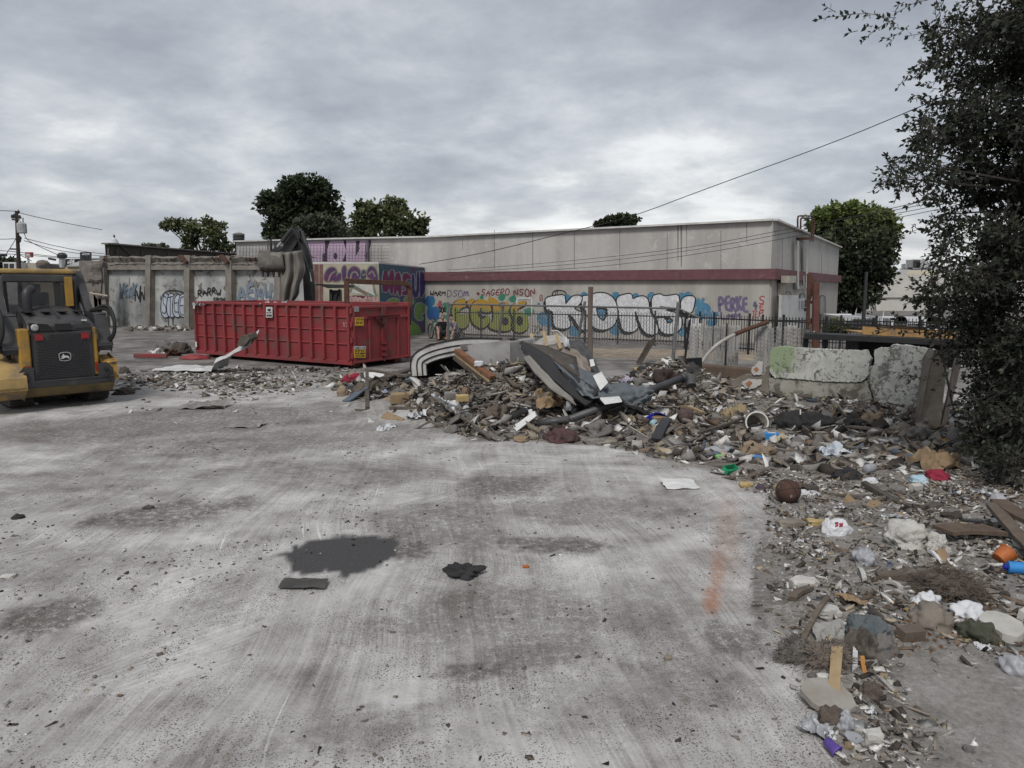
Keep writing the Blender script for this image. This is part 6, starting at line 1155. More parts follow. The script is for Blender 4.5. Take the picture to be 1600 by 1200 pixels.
def twig(p, d, L, lsz, dens=1.0, droop=.35):
    n = max(4, int(L/.035*dens)); pts = [p.copy()]; q = p.copy(); dd = d.normalized(); stp = L/n
    for i in range(n):
        dd = (dd+Vector((rd.gauss(0, .10), rd.gauss(0, .10), rd.gauss(0, .10)-droop*.06))).normalized(); q = q+dd*stp; pts.append(q.copy())
        s_ = dd.orthogonal().normalized(); s_.rotate(Matrix.Rotation(i*2.4+rd.uniform(-.5, .5), 3, dd)); LC.append(q.copy()); LD.append(dd*.75+s_)
    LC.append(q.copy()); LD.append(dd)
    pp = pts[::3]+([pts[-1]] if (len(pts)-1) % 3 else []); tw_.tube(pp, [.005]+[.0035]*(len(pp)-1), 3, cap=False)
for (x, y, rx, ry) in CL:
    Yc = 8.3+rd.uniform(-.9, .9)
    if y > 600: Yc = min(Yc, G(x, min(760, y+40)).y-.1) if y > 640 else Yc
    c = D(x, y, Yc); s = Yc/F; nodes.append((c, rx*s))
    k = max(2, int(rx*ry/(95 if x > 1515 and y < 330 else 150 if y < 300 else 100 if y < 450 else 75)))
    for _ in range(k):
        v = Vector((rd.gauss(0, 1), rd.gauss(0, 1), rd.gauss(0, 1))).normalized(); v2 = Vector((v.x*rx*s, v.y*rx*s*1.3, v.z*ry*s))*rd.uniform(.2, .95); sc_ = c+v2; rr = rd.uniform(.06, .13)
        for _j in range(rd.randint(7, 13)):
            q = Vector((rd.gauss(0, 1), rd.gauss(0, 1), rd.gauss(0, 1))).normalized(); twig(sc_+q*rr*rd.uniform(0, 1), q+Vector((-.25, 0, -.25)), rd.uniform(.08, .24), .05, 1.25)
for (x0, y0, x1, y1) in ((1400, 28, 1292, 18), (1398, 30, 1328, 52), (1450, 0, 1400, 5), (1478, 88, 1415, 116), (1480, 118, 1432, 134), (1465, 95, 1440, 90), (1430, 278, 1380, 284), (1478, 318, 1428, 302), (1470, 335, 1432, 345), (1465, 360, 1420, 365), (1560, 262, 1520, 280), (1500, 320, 1440, 312), (1450, 470, 1410, 468), (1500, 380, 1462, 372), (1470, 520, 1410, 505), (1410, 505, 1370, 517), (1500, 520, 1440, 525), (1490, 575, 1440, 590), (1440, 590, 1412, 586), (1480, 340, 1462, 300), (1455, 150, 1428, 152), (1445, 190, 1415, 192), (1440, 205, 1425, 230), (1520, 640, 1490, 660), (1540, 690, 1500, 700), (1420, 40, 1385, 70)):
    Yc = 8.2+rd.uniform(-.3, .3); a, b = D(x0, y0, Yc), D(x1, y1, Yc-.2); twig(a, b-a, (b-a).length, .05, .9, .15)
    nn_ = int((b-a).length/.18)
    for i in range(nn_): p = a.lerp(b, (i+.5)/nn_); twig(p, (b-a).normalized()+Vector((rd.gauss(0, .5), rd.gauss(0, .5), rd.gauss(0, .6))), rd.uniform(.05, .13), .045, 1.2)
C = np.array(LC); Dd = np.array(LD); print('fg leaves', len(C))
fgl = leafmat('leaf_foreground', (.012, .015, .010), (.038, .045, .029), (.075, .08, .052))
rngt = np.clip(rng.normal(.45, .25, len(C)), 0, 1); leaves('crown', C, Dd, .060, fgl, FT, .55, rngt)
mb = MB(); mb.tube([(7.6, 9.2, -.1), (7.5, 9.15, 1.4), (7.55, 9.1, 3.0), (7.3, 9.0, 4.6)], [.24, .19, .16, .10], 10)
mb.tube([(7.6, 9.2, 0), (7.1, 8.9, 1.3), (6.8, 8.7, 2.4)], [.15, .10, .07], 8)
forks = [Vector((7.5, 9.1, z)) for z in (1.2, 2.0, 2.8, 3.6, 4.4)]
for c, r_ in nodes:
    f = min(forks, key=lambda q: (q-c).length+abs(q.z-c.z+.4)); mid = f.lerp(c, .55)+Vector((0, 0, .15)); mb.tube([f, mid, c], [.038, .017, .006], 5)
build('trunk', mb, bark, FT); build('twigs', tw_, bark, FT)
mb = MB(); mb.tube(chaik([D(1490, 640, 8.6), D(1478, 585, 8.5), D(1470, 540, 8.4), D(1466, 490, 8.4), D(1480, 420, 8.4)], 2, False), .013, 5); build('bare_branch', mb, bark, FT)
# ------------------------------------------------------------------ debris: shared materials and shape makers
def M_(n, c, c2=None, **k): return mat('deb_'+n, c, c2, k.pop('scale', 8), k.pop('rough', .85), bump=k.pop('bump', .3), **k)
wood = M_('wood', (.14, .115, .09), (.085, .068, .055), bump=.5, dirt=(.20, .185, .165), dscale=5, dlo=.55, dhi=.7); woodp = M_('wood_pale', (.34, .26, .15), (.26, .19, .11)); woodr = M_('wood_red', (.20, .095, .05), (.12, .06, .035)); wooddk = M_('wood_dark', (.055, .045, .038), (.09, .078, .065), bump=.5)
plast = M_('plaster', (.50, .49, .46), (.36, .345, .32), dirt=(.20, .18, .16), dscale=7, dlo=.56, dhi=.68); cgrey = M_('concrete', (.24, .23, .215), (.15, .14, .13), bump=.7, dirt=(.32, .31, .29), dscale=6, dlo=.55, dhi=.65); foamy = M_('foam', (.42, .32, .15), (.30, .22, .10), dirt=(.15, .12, .09), dscale=6, dlo=.55, dhi=.7)
cardb = M_('cardboard', (.27, .19, .11), (.21, .15, .095), dirt=(.12, .10, .08), dscale=5, dlo=.55, dhi=.7); cblack = M_('cloth_black', (.018, .018, .02), (.035, .034, .034)); cgry = M_('cloth_grey', (.16, .15, .14), (.10, .095, .09)); cred = M_('red', (.26, .02, .045), (.16, .02, .035)); cpink = M_('pink', (.48, .14, .28), (.36, .09, .2)); cpk2 = M_('coral', (.42, .10, .13), (.3, .07, .09))
cblue = M_('denim', (.22, .27, .36), (.14, .17, .24)); cnavy = M_('royal_blue', (.01, .015, .28), (.01, .01, .18), rough=.5); clil = M_('lilac', (.38, .35, .42), (.26, .24, .3)); ctan = M_('tan_cloth', (.25, .19, .13), (.16, .12, .09)); slate = M_('slate', (.10, .125, .155), (.075, .09, .11)); bags = M_('bag_white', (.58, .59, .61), (.48, .49, .51), rough=.5, bump=.1)
bagg = M_('bag_grey', (.33, .34, .36), (.24, .245, .26), rough=.4, bump=.1); blu = M_('bright_blue', (.03, .22, .55), (.03, .17, .42), rough=.5); org = M_('orange', (.42, .12, .03), (.3, .09, .025), rough=.5); grn = M_('green', (.02, .28, .14), (.02, .2, .1), rough=.5); purp = M_('purple', (.12, .07, .32), (.08, .05, .22), rough=.4); ltb = M_('light_blue', (.30, .45, .50), (.22, .34, .38), rough=.5)
fur = M_('matted_fibre', (.17, .135, .11), (.11, .09, .075), bump=1.0, scale=14); wool = M_('wool', (.52, .51, .47), (.38, .37, .34), bump=.8, dirt=(.22, .21, .19), dscale=4, dlo=.56, dhi=.7); blackp = M_('black_plastic', (.02, .02, .022), (.03, .03, .03), rough=.45); white = M_('white_panel', (.58, .58, .575), (.5, .5, .49), rough=.6, dirt=(.3, .29, .27), dscale=5, dlo=.6, dhi=.72); leafb = M_('dead_leaf', (.24, .12, .05), (.15, .08, .04))
def cloth(mb, c, s, seed, sub=4, amp=.5, fold=2.0, flat=.5):
    import bmesh
    bm = bmesh.new(); bmesh.ops.create_icosphere(bm, subdivisions=sub, radius=1); o = Vector((seed*2.7, seed*1.3, seed*.7)); vs = []
    for v in bm.verts:
        p = v.co.copy(); q = p*fold+o; n1 = noise.noise(q); r1 = 1-abs(noise.noise(q*1.5+Vector((3, 1, 2))))*2.2; r2 = 1-abs(noise.noise(q*3.6))*2.2
        p *= 1+amp*(.7*n1+.30*r1+.14*r2-.15); z = max(p.z, -.25); vs.append(Vector((p.x*s[0], p.y*s[1], (z+.15)*s[2]))+Vector(c))
    mb.add(vs, [tuple(v.index for v in f.verts) for f in bm.faces]); bm.free(); mb.smooth = True
def span(x0, y0, x1, y1, ymid=None):
    """ground placing for a thing that fills a pixel box"""
    p = GP((x0+x1)/2, y1-(y1-y0)*.22); d = math.hypot(p.x, p.y); s = p.y/F*math.sqrt(1+((x0+x1)/2-800)**2/F**2*0); return p, (x1-x0)*s, (y1-y0)*s
_sd = [11]
def item(kind, box, name, label, cat, m, group=None, **k):
    _sd[0] += 1; sd = _sd[0]; rd = random.Random(sd); x0, y0, x1, y1 = box; p, w_, h_ = span(*box); p = p+Vector((0, 0, k.get('lift', 0))); mb = MB(); yaw = k.get('yaw', rd.uniform(0, 3.1)); Mz = Matrix.Rotation(yaw, 3, 'Z')
    el = max(.25, (EYE-p.z)/p.length); par = None
    if kind == 'lump': rock(mb, p+Vector((0, 0, h_*.22)), (w_*.52, w_*.36, h_*.42), sd, 3 if w_ > .15 else 2, k.get('amp', .4))
    elif kind == 'cloth': cloth(mb, p, (w_*.43, min(w_*.42, h_*.8), h_*.55), sd, k.get('sub', 4), k.get('amp', .55), k.get('fold', 2.0))
    elif kind == 'sheet':  # crumpled flat thing
        Mt = Mz @ Matrix.Rotation(k.get('tilt', .1), 3, 'X'); crumple(mb, p+Vector((0, 0, .015+w_*.04)), w_, k.get('dep', min(w_*.8, h_/el*.8)), w_*k.get('amp', .25), sd*1.7, 14, 14, Mt, k.get('fold', 1.4))
        P_ = [(v[0], v[1], max(v[2], H(v[0], v[1])+.004)) for v in mb.v]; mb.v = P_
    elif kind == 'slab':  # thick irregular plate
        n_ = k.get('n', 7); pts = [p+Mz @ Vector((math.cos(i*6.283/n_)*w_*.5*rd.uniform(.8, 1.1), math.sin(i*6.283/n_)*min(w_*.5, h_/el*.5)*rd.uniform(.8, 1.1), k.get('z', .01)+rd.uniform(0, .008))) for i in range(n_)] if False else [p+Vector((math.cos(i*6.283/n_)*w_*.5*rd.uniform(.8, 1.08), math.sin(i*6.283/n_)*min(w_*.6, h_/el*.5)*rd.uniform(.8, 1.08), k.get('z', .01))) for i in range(n_)]; pts = chaik(pts_t, 1) if False else pts
        tl = Vector((rd.uniform(-.1, .1), rd.uniform(-.05, .25), 1)); mb.prism([q+Vector((0, 0, (q-p).dot(Vector((tl.x, tl.y, 0)))*.5+.01)) for q in pts], (0, 0, k.get('t', .03)))
    elif kind == 'fluff':
        cloth(mb, p, (w_*.46, min(w_*.4, h_*.8), h_*.55), sd, 4, .45, 2.6); nst = k.get('strands', 500); base = [v for v in mb.v]; 
        for i in range(nst):
            a = Vector(rd.choice(base)); d = (a-p).normalized()+Vector((rd.gauss(0, .6), rd.gauss(0, .6), rd.gauss(0, .4))); L = rd.uniform(.02, .06)*(w_/.5+.3); s_ = d.orthogonal().normalized()*.0022; b_ = a+d*L*.5+Vector((0, 0, rd.uniform(-.01, .01))); mb.add([a-s_, a+s_, b_+s_, b_-s_, a+d*L+Vector((0, 0, -.01))], [(0, 1, 2, 3), (3, 2, 4)])
    elif kind == 'box': mb.box(p+Vector((0, 0, h_*.32)), (w_*.85, w_*.45, h_*.65), Mz @ Matrix.Rotation(k.get('tilt', .15), 3, 'X'), jit=k.get('jit', .08))
    loc = p; o = build(name, mb, m, loc=loc, bevel=k.get('bevel', 0)); tag(o, label, cat, group); return o
def board(pa, pb, wd, th, name, label, cat, m, za=0, zb=0, group=None, warp=.03, jag=True, up=(0, 0, 1)):
    """plank between two pixels, resting at heights za, zb over the ground"""
    a, b = GP(*pa)+Vector((0, 0, za+th/2)), GP(*pb)+Vector((0, 0, zb+th/2)); d = b-a; L = d.length; d.normalize(); sd = _sd[0] = _sd[0]+1; rd = random.Random(sd); u = Vector(up); s_ = d.cross(u).normalized(); t_ = s_.cross(d).normalized(); n = max(4, int(L/.12)); mb = MB(); P = []
    for i in range(n+1):
        f = i/n; c = a+d*L*f+t_*warp*math.sin(f*3.1+sd)*1.0; w_ = wd*(1+.06*rd.uniform(-1, 1)); e0 = d*(rd.uniform(-.04, .04) if i in (0, n) and jag else 0); e1 = d*(rd.uniform(-.04, .04) if i in (0, n) and jag else 0); P.append([c-s_*w_/2-t_*th/2+e0, c+s_*w_/2-t_*th/2+e1, c+s_*w_/2+t_*th/2+e1, c-s_*w_/2+t_*th/2+e0])
    vs = [q for r_ in P for q in r_]; fs = [(i*4+j, i*4+(j+1) % 4, i*4+4+(j+1) % 4, i*4+4+j) for i in range(n) for j in range(4)]+[(3, 2, 1, 0), (n*4, n*4+1, n*4+2, n*4+3)]; mb.add(vs, fs)
    o = build(name, mb, m, loc=a-Vector((0, 0, za+th/2))); return tag(o, label, cat, group)
# ------------------------------------------------------------------ the big things on the pile
# bent mattress arched over the rubble
mprof = chaik([(642, 588), (640, 566), (646, 551), (668, 539), (700, 531), (730, 527), (780, 528), (808, 530), (816, 534), (818, 542)], 2, False)
MY = 13.3; mth_ = .30; Pm = [D(x, y, MY) for x, y in mprof]; nrm = []
for i in range(len(Pm)): d = (Pm[min(i+1, len(Pm)-1)]-Pm[max(i-1, 0)]).normalized(); nrm.append(Vector((d.z, 0, -d.x)))
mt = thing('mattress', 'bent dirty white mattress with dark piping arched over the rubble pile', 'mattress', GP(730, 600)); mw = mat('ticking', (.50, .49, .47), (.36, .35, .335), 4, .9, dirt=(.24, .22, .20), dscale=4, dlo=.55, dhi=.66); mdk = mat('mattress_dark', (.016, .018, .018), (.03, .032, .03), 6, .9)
bvec = Vector((.15, 1.2, -.32))
def mband(t0, t1, out=0, m=mw, nm='side_band'):
    mb = MB(); P = [[Pm[i]+nrm[i]*(mth_*t0)-Vector((0, out, 0)), Pm[i]+nrm[i]*(mth_*t0)+Vector((0, .05, 0)), Pm[i]+nrm[i]*(mth_*t1)+Vector((0, .05, 0)), Pm[i]+nrm[i]*(mth_*t1)-Vector((0, out, 0))] for i in range(len(Pm))]
    n = len(P); mb.add([q for r_ in P for q in r_], [(i*4+j, i*4+(j+1) % 4, i*4+4+(j+1) % 4, i*4+4+j) for i in range(n-1) for j in range(4)]+[(0, 1, 2, 3), (n*4-1, n*4-2, n*4-3, n*4-4)]); return build(nm, mb, m, mt, smooth=False)
mband(.08, .38, .015); mband(.46, .70, .02); mband(.78, .98, .012)
for t0, t1 in ((0, .08), (.38, .46), (.70, .78), (.98, 1.04)): mband(t0, t1, .03, mdk, 'piping')
mb = MB(); P = []
for f in np.linspace(0, 1, 10): P.append([Pm[i]+bvec*f+Vector((0, 0, .03*noise.noise((i*.4, f*5, 1)))) for i in range(len(Pm))])
mb.grid(P); build('top_cover', mb, mw, mt, smooth=True)
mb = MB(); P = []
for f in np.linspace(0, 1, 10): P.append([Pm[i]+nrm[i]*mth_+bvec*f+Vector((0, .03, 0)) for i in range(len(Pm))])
mb.grid(P); mb.prism([D(650, 560, MY+.5), D(700, 545, MY+.5), D(740, 545, MY+.5), D(740, 596, MY+.5), D(652, 592, MY+.5)], (0, .05, 0)); build('underside_and_shade', mb, mdk, mt)  # black underside cloth, plus an upright dark sheet added as the arch's shade
mb = MB(); mb.prism([D(784.5, 526.5, MY-.06), D(794.5, 527, MY-.06), D(794, 534, MY-.06), D(785, 534, MY-.06)], (0, .1, 0)); build('corner_patch', mb, cgry, mt)
# grey foam block
gb = thing('foam_block', 'large pale grey upholstered block standing under the arched mattress', 'foam block', GP(765, 600)); gm = mat('grey_foam', (.27, .265, .26), (.21, .205, .20), 2.5, .95, dirt=(.16, .15, .14), dscale=3, dlo=.52, dhi=.68)
mb = MB(); fr_ = [D(728, 541, 12.9), D(795, 533.5, 12.75), D(799, 590, 12.6), D(733, 592, 12.8)]; mb.prism(fr_, Vector((.45, .75, .0))); build('block', mb, gm, gb, bevel=.025)
mb = MB(); mb.prism([D(719, 540, 12.86), D(729, 539, 12.86), D(731, 547, 12.86), D(720, 547, 12.86)], (0, .1, 0)); build('torn_flap', mb, cgry, gb)
a, b = D(714, 547, 12.55), D(770, 590, 11.9)
t = thing('door_frame_piece', 'brown wooden frame length sloping across the grey foam block', 'timber', b-Vector((0, 0, .1))); mb = MB(); mb.bar(a, b, .13, .06); build('plank', mb, woodr, t, bevel=.006); mb = MB(); mb.bar(a+Vector((-.02, 0, -.07)), b+Vector((-.04, 0, -.06)), .05, .05); build('edge_strip', mb, woodp, t); mb = MB(); mb.bar(a+Vector((-.03, -.01, -.13)), b+Vector((-.06, 0, -.12)), .10, .05); build('lower_rail', mb, wooddk, t)
mb = MB(); rock(mb, D(748, 568, 12.1), (.09, .06, .06), 6, 3, .5); tag(build('crumpled_wrapper', mb, bags, loc=D(748, 570, 12.1)), 'crumpled silvery wrapper caught on the brown wooden frame length', 'wrapper')
# box spring and tarp sloping down to the right
bs = thing('box_spring', 'dark mesh sided box spring sliding down the right of the pile', 'box spring', GP(900, 620)); mesh_d = mat('mesh_black', (.022, .023, .025), (.05, .05, .052), 90, .9, bump=.6, bscale=160)
def strip(rows, name, m, par, **k): mb = MB(); mb.grid([[D(*q) for q in r_] for r_ in rows]); return build(name, mb, m, par, **k)
def interp(pts, n):
    out = []
    for i in range(n+1):
        f = i/n*(len(pts)-1); k = min(int(f), len(pts)-2); t_ = f-k; out.append(tuple(pts[k][j]*(1-t_)+pts[k+1][j]*t_ for j in range(3)))
    return out
def loft(curves, nu, nv, name, m, par, amp=.02, seed=1, solid=.02, loc=None, fold=3):
    rows = [interp(c, nu) for c in curves]; P = []
    for j in range(nv+1):
        f = j/nv*(len(rows)-1); k = min(int(f), len(rows)-2); t_ = f-k; row = []
        for i in range(nu+1):
            q = D(*[rows[k][i][c]*(1-t_)+rows[k+1][i][c]*t_ for c in range(3)]); s_ = Vector((seed, seed*2, 0)); row.append(q+Vector((0, -1, .6))*amp*(noise.noise(Vector((i*fold/nu*2, j*fold/nv, seed)))+.8*(.5-abs(noise.noise(Vector((i*fold/nu*4, j*fold/nv*1.5, seed+9)))))))
        P.append(row)
    mb = MB(); mb.grid(P); return build(name, mb, m, par, smooth=True, solid=solid, loc=loc)
loft([[(814, 534, 12.35), (838, 546, 12.15), (872, 570, 11.75), (905, 592, 11.35), (935, 612, 11.05)], [(815, 545, 12.15), (840, 562, 11.95), (868, 588, 11.55), (898, 612, 11.15), (925, 628, 10.95)], [(818, 552, 12.10), (842, 572, 11.85), (865, 595, 11.45), (892, 618, 11.10), (915, 635, 10.90)]], 20, 10, 'mesh_side', mesh_d, bs, .03, 2, .05)
loft([[(826, 556, 11.95), (845, 575, 11.70), (868, 600, 11.35), (893, 622, 11.00)], [(818, 560, 12.05), (840, 588, 11.65), (862, 610, 11.25), (900, 634, 10.85)]], 14, 5, 'ribbed_cover', mat('ribbed_fabric', (.27, .255, .235), (.19, .18, .165), 3, .95, bump=.6, bscale=60), bs, .03, 5, .04)
loft([[(812, 536, 12.45), (850, 542, 12.85), (900, 560, 12.65)], [(816, 534, 12.40), (850, 553, 12.15), (905, 590, 11.45)]], 10, 4, 'frame_edge', wooddk, bs, .02, 8, .05)
tm = mat('tarp_grey', (.115, .13, .14), (.085, .098, .108), 2.5, .55, bump=.15, spec=.4)
tarp = loft([[(852, 556, 12.45), (880, 566, 12.35), (925, 585, 12.15), (955, 600, 11.85), (1000, 606, 11.65), (1020, 612, 11.55)], [(862, 566, 11.95), (890, 584, 11.65), (925, 600, 11.45), (955, 612, 11.25), (990, 620, 11.25), (1021, 615, 11.40)], [(876, 580, 11.55), (900, 602, 11.15), (925, 616, 11.05), (950, 622, 11.00), (985, 628, 11.05), (1018, 622, 11.25)], [(890, 596, 11.35), (908, 618, 11.00), (930, 626, 10.90), (955, 626, 10.90), (985, 634, 10.95), (1012, 630, 11.15)]], 44, 26, 'grey_tarp', tm, None, .16, 3, .012, D(940, 620, 11.25), 4); tag(tarp, 'smooth slate grey tarp draped down the right end of the pile', 'tarp')
mb = MB(); mb.prism([D(927, 588, 11.25), D(940, 582, 11.35), D(950, 598, 11.05), D(938, 610, 11.00)], (0, .03, .01)); tag(build('white_square', mb, white, loc=D(940, 600, 11.15)), 'square white card stuck on the slate grey tarp', 'card')
loft([[(845, 553, 12.25), (880, 564, 12.30), (915, 582, 12.15)], [(852, 556, 12.15), (885, 572, 12.05), (918, 590, 11.85)]], 10, 3, 'white_piping', white, bs, .02, 4, .03)
mb = MB(); mb.prism([D(938, 624, 10.75), D(968, 622, 10.75), D(972, 628, 10.55), D(945, 632, 10.55)], (0, .05, .02)); tag(build('white_board', mb, white, loc=D(950, 628, 10.65)), 'thin white board wedged under the tarp by the black pipe', 'board')
# torn sofa behind
sf = thing('torn_sofa', 'torn upturned sofa with bare wooden slats behind the tarp', 'sofa', GP(890, 590)); ssh = mat('sofa_lining', (.36, .35, .33), (.27, .26, .245), 4, .9)
loft([[(826, 542, 14.2), (832, 536, 14.1), (850, 528, 14.0), (878, 521, 14.0), (884, 530, 14.0), (892, 545, 14.0)], [(828, 550, 14.0), (840, 545, 13.9), (858, 540, 13.8), (880, 536, 13.8), (890, 545, 13.7), (898, 558, 13.6)]], 22, 8, 'back_lining', ssh, sf, .06, 6, .02)
loft([[(890, 532, 14.2), (910, 536, 14.2), (922, 552, 14.0), (935, 578, 13.6), (942, 594, 13.4)], [(884, 542, 13.8), (900, 548, 13.7), (914, 562, 13.5), (924, 582, 13.3), (935, 595, 13.2)]], 18, 8, 'dark_cover', mat('charcoal_cover', (.05, .052, .055), (.08, .082, .085), 4, .9), sf, .08, 7, .02)
loft([[(838, 545, 13.9), (870, 542, 13.8), (900, 548, 13.7), (918, 565, 13.5)], [(848, 552, 13.3), (875, 562, 13.2), (905, 578, 13.1), (925, 592, 13.0)]], 20, 10, 'brown_seat', mat('brown_lining', (.17, .14, .115), (.26, .235, .21), 3, .95), sf, .12, 8, .02)
for x0, y0, x1, y1 in ((830, 522, 833, 542), (849, 518, 855, 541), (869, 522, 876, 545), (895, 550, 907, 578), (876, 545, 890, 556)): mb = MB(); mb.bar(D(x0, y0, 13.7), D(x1, y1, 13.4), .06, .03, up=(0, 1, 0)); build('slat', mb, woodp, sf)
mb = MB(); cloth(mb, D(866, 557, 13.2), (.11, .08, .07), 5); cloth(mb, D(885, 540, 13.6), (.05, .06, .13), 8); build('white_stuffing', mb, bags, sf); mb = MB(); mb.prism([D(921, 562, 13.2), D(927, 561, 13.2), D(930, 571, 13.1), D(923, 573, 13.1)], (0, .01, 0)); build('care_label', mb, white, sf)
mb = MB(); mb.tube(chaik([D(862, 517, 13.9), D(872, 516, 13.9), D(882, 528, 13.9), D(888, 540, 13.8)], 2, False), .01, 5); build('loose_wire', mb, white, sf)
# black drain pipe
t = thing('drain_pipe', 'long black drain pipe with an elbow lying across the rubble', 'pipe', GP(985, 640)); mb = MB(); bp = mat('pipe_black', (.035, .037, .04), (.06, .06, .062), 3, .5, bump=.1, dirt=(.10, .09, .08), dscale=3, dlo=.5, dhi=.7, spec=.5); a, b = D(889, 656, 10.6), D(1066, 591, 12.6); mb.tube([a, b], .062, 14); build('pipe', mb, bp, t, smooth=True)
mb = MB(); mb.tube(chaik([b-(b-a).normalized()*.02, D(1073, 588, 12.7), D(1079, 592, 12.6), D(1080, 601, 12.5)], 2, False), .078, 14); build('elbow', mb, bp, t, smooth=True); mb = MB(); mb.tube([D(1079, 597, 12.55), D(1080, 603, 12.5)], .09, 14); build('elbow_collar', mb, bp, t)
mb = MB(); mb.tube([GP(840, 668)+Vector((0, 0, .06)), D(889, 655, 10.6)], .055, 10); tag(build('pipe_length', mb, bp, loc=GP(840, 668), smooth=True), 'second dark pipe length leading left from the long drain pipe', 'pipe')
# white curved sheet metal by the dumpster
t = thing('bent_sheet_metal', 'long bent sheet of pale galvanised metal curling up in front of the dumpster', 'sheet metal', G(310, 572)); mb = MB(); P = []
for i in range(26):
    f = i/25; x = 243+f*148; yb = 568+9*math.sin(min(1, f*1.5)*3.1)*.9-(max(0, f-.62)**1.3)*95; Y0 = 18.0-.5*f; tw2 = f*.9; row = []
    for j in range(9):
        v = j/8; lift = .03+.10*abs(math.sin(v*9))*(.3+.7*f)+max(0, f-.55)*1.4*v*.45; c = D(x+(v-.5)*14*(1-f)+v*9*f, yb, Y0); row.append(Vector((c.x, c.y+v*(1.0-f*.65), max(.02, c.z if f > .6 else .02)+lift+.04*noise.noise((i*.4, j, 2)))))
    P.append(row)
mb.grid(P); build('sheet', mb, mat('galv_pale', (.52, .52, .515), (.34, .34, .335), 2.2, .5, metal=0, bump=.15, dirt=(.2, .19, .18), dscale=2, dlo=.55, dhi=.7), t, solid=.012)
mb = MB(); mb.prism([D(370, 540, 17.4), D(375, 526, 17.4), D(387, 523, 17.4), D(390, 530, 17.4), D(380, 542, 17.4)], (.1, .3, .05)); build('torn_end', mb, M_('torn_dark', (.12, .105, .09), (.07, .06, .05)), t)
mb = MB(); mb.bar(G(210, 561)+Vector((0, 0, .1)), G(262, 561)+Vector((0, 0, .1)), .12, .13); tag(build('red_beam', mb, red, loc=G(240, 563), bevel=.02), 'short red painted steel beam lying left of the dumpster', 'beam')
mb = MB(); cloth(mb, G(304, 561), (.42, .28, .12), 4, 3, .3); tag(build('red_sheet', mb, red, loc=G(308, 562)), 'bent red sheet on the ground by the left foot of the dumpster', 'sheet metal')
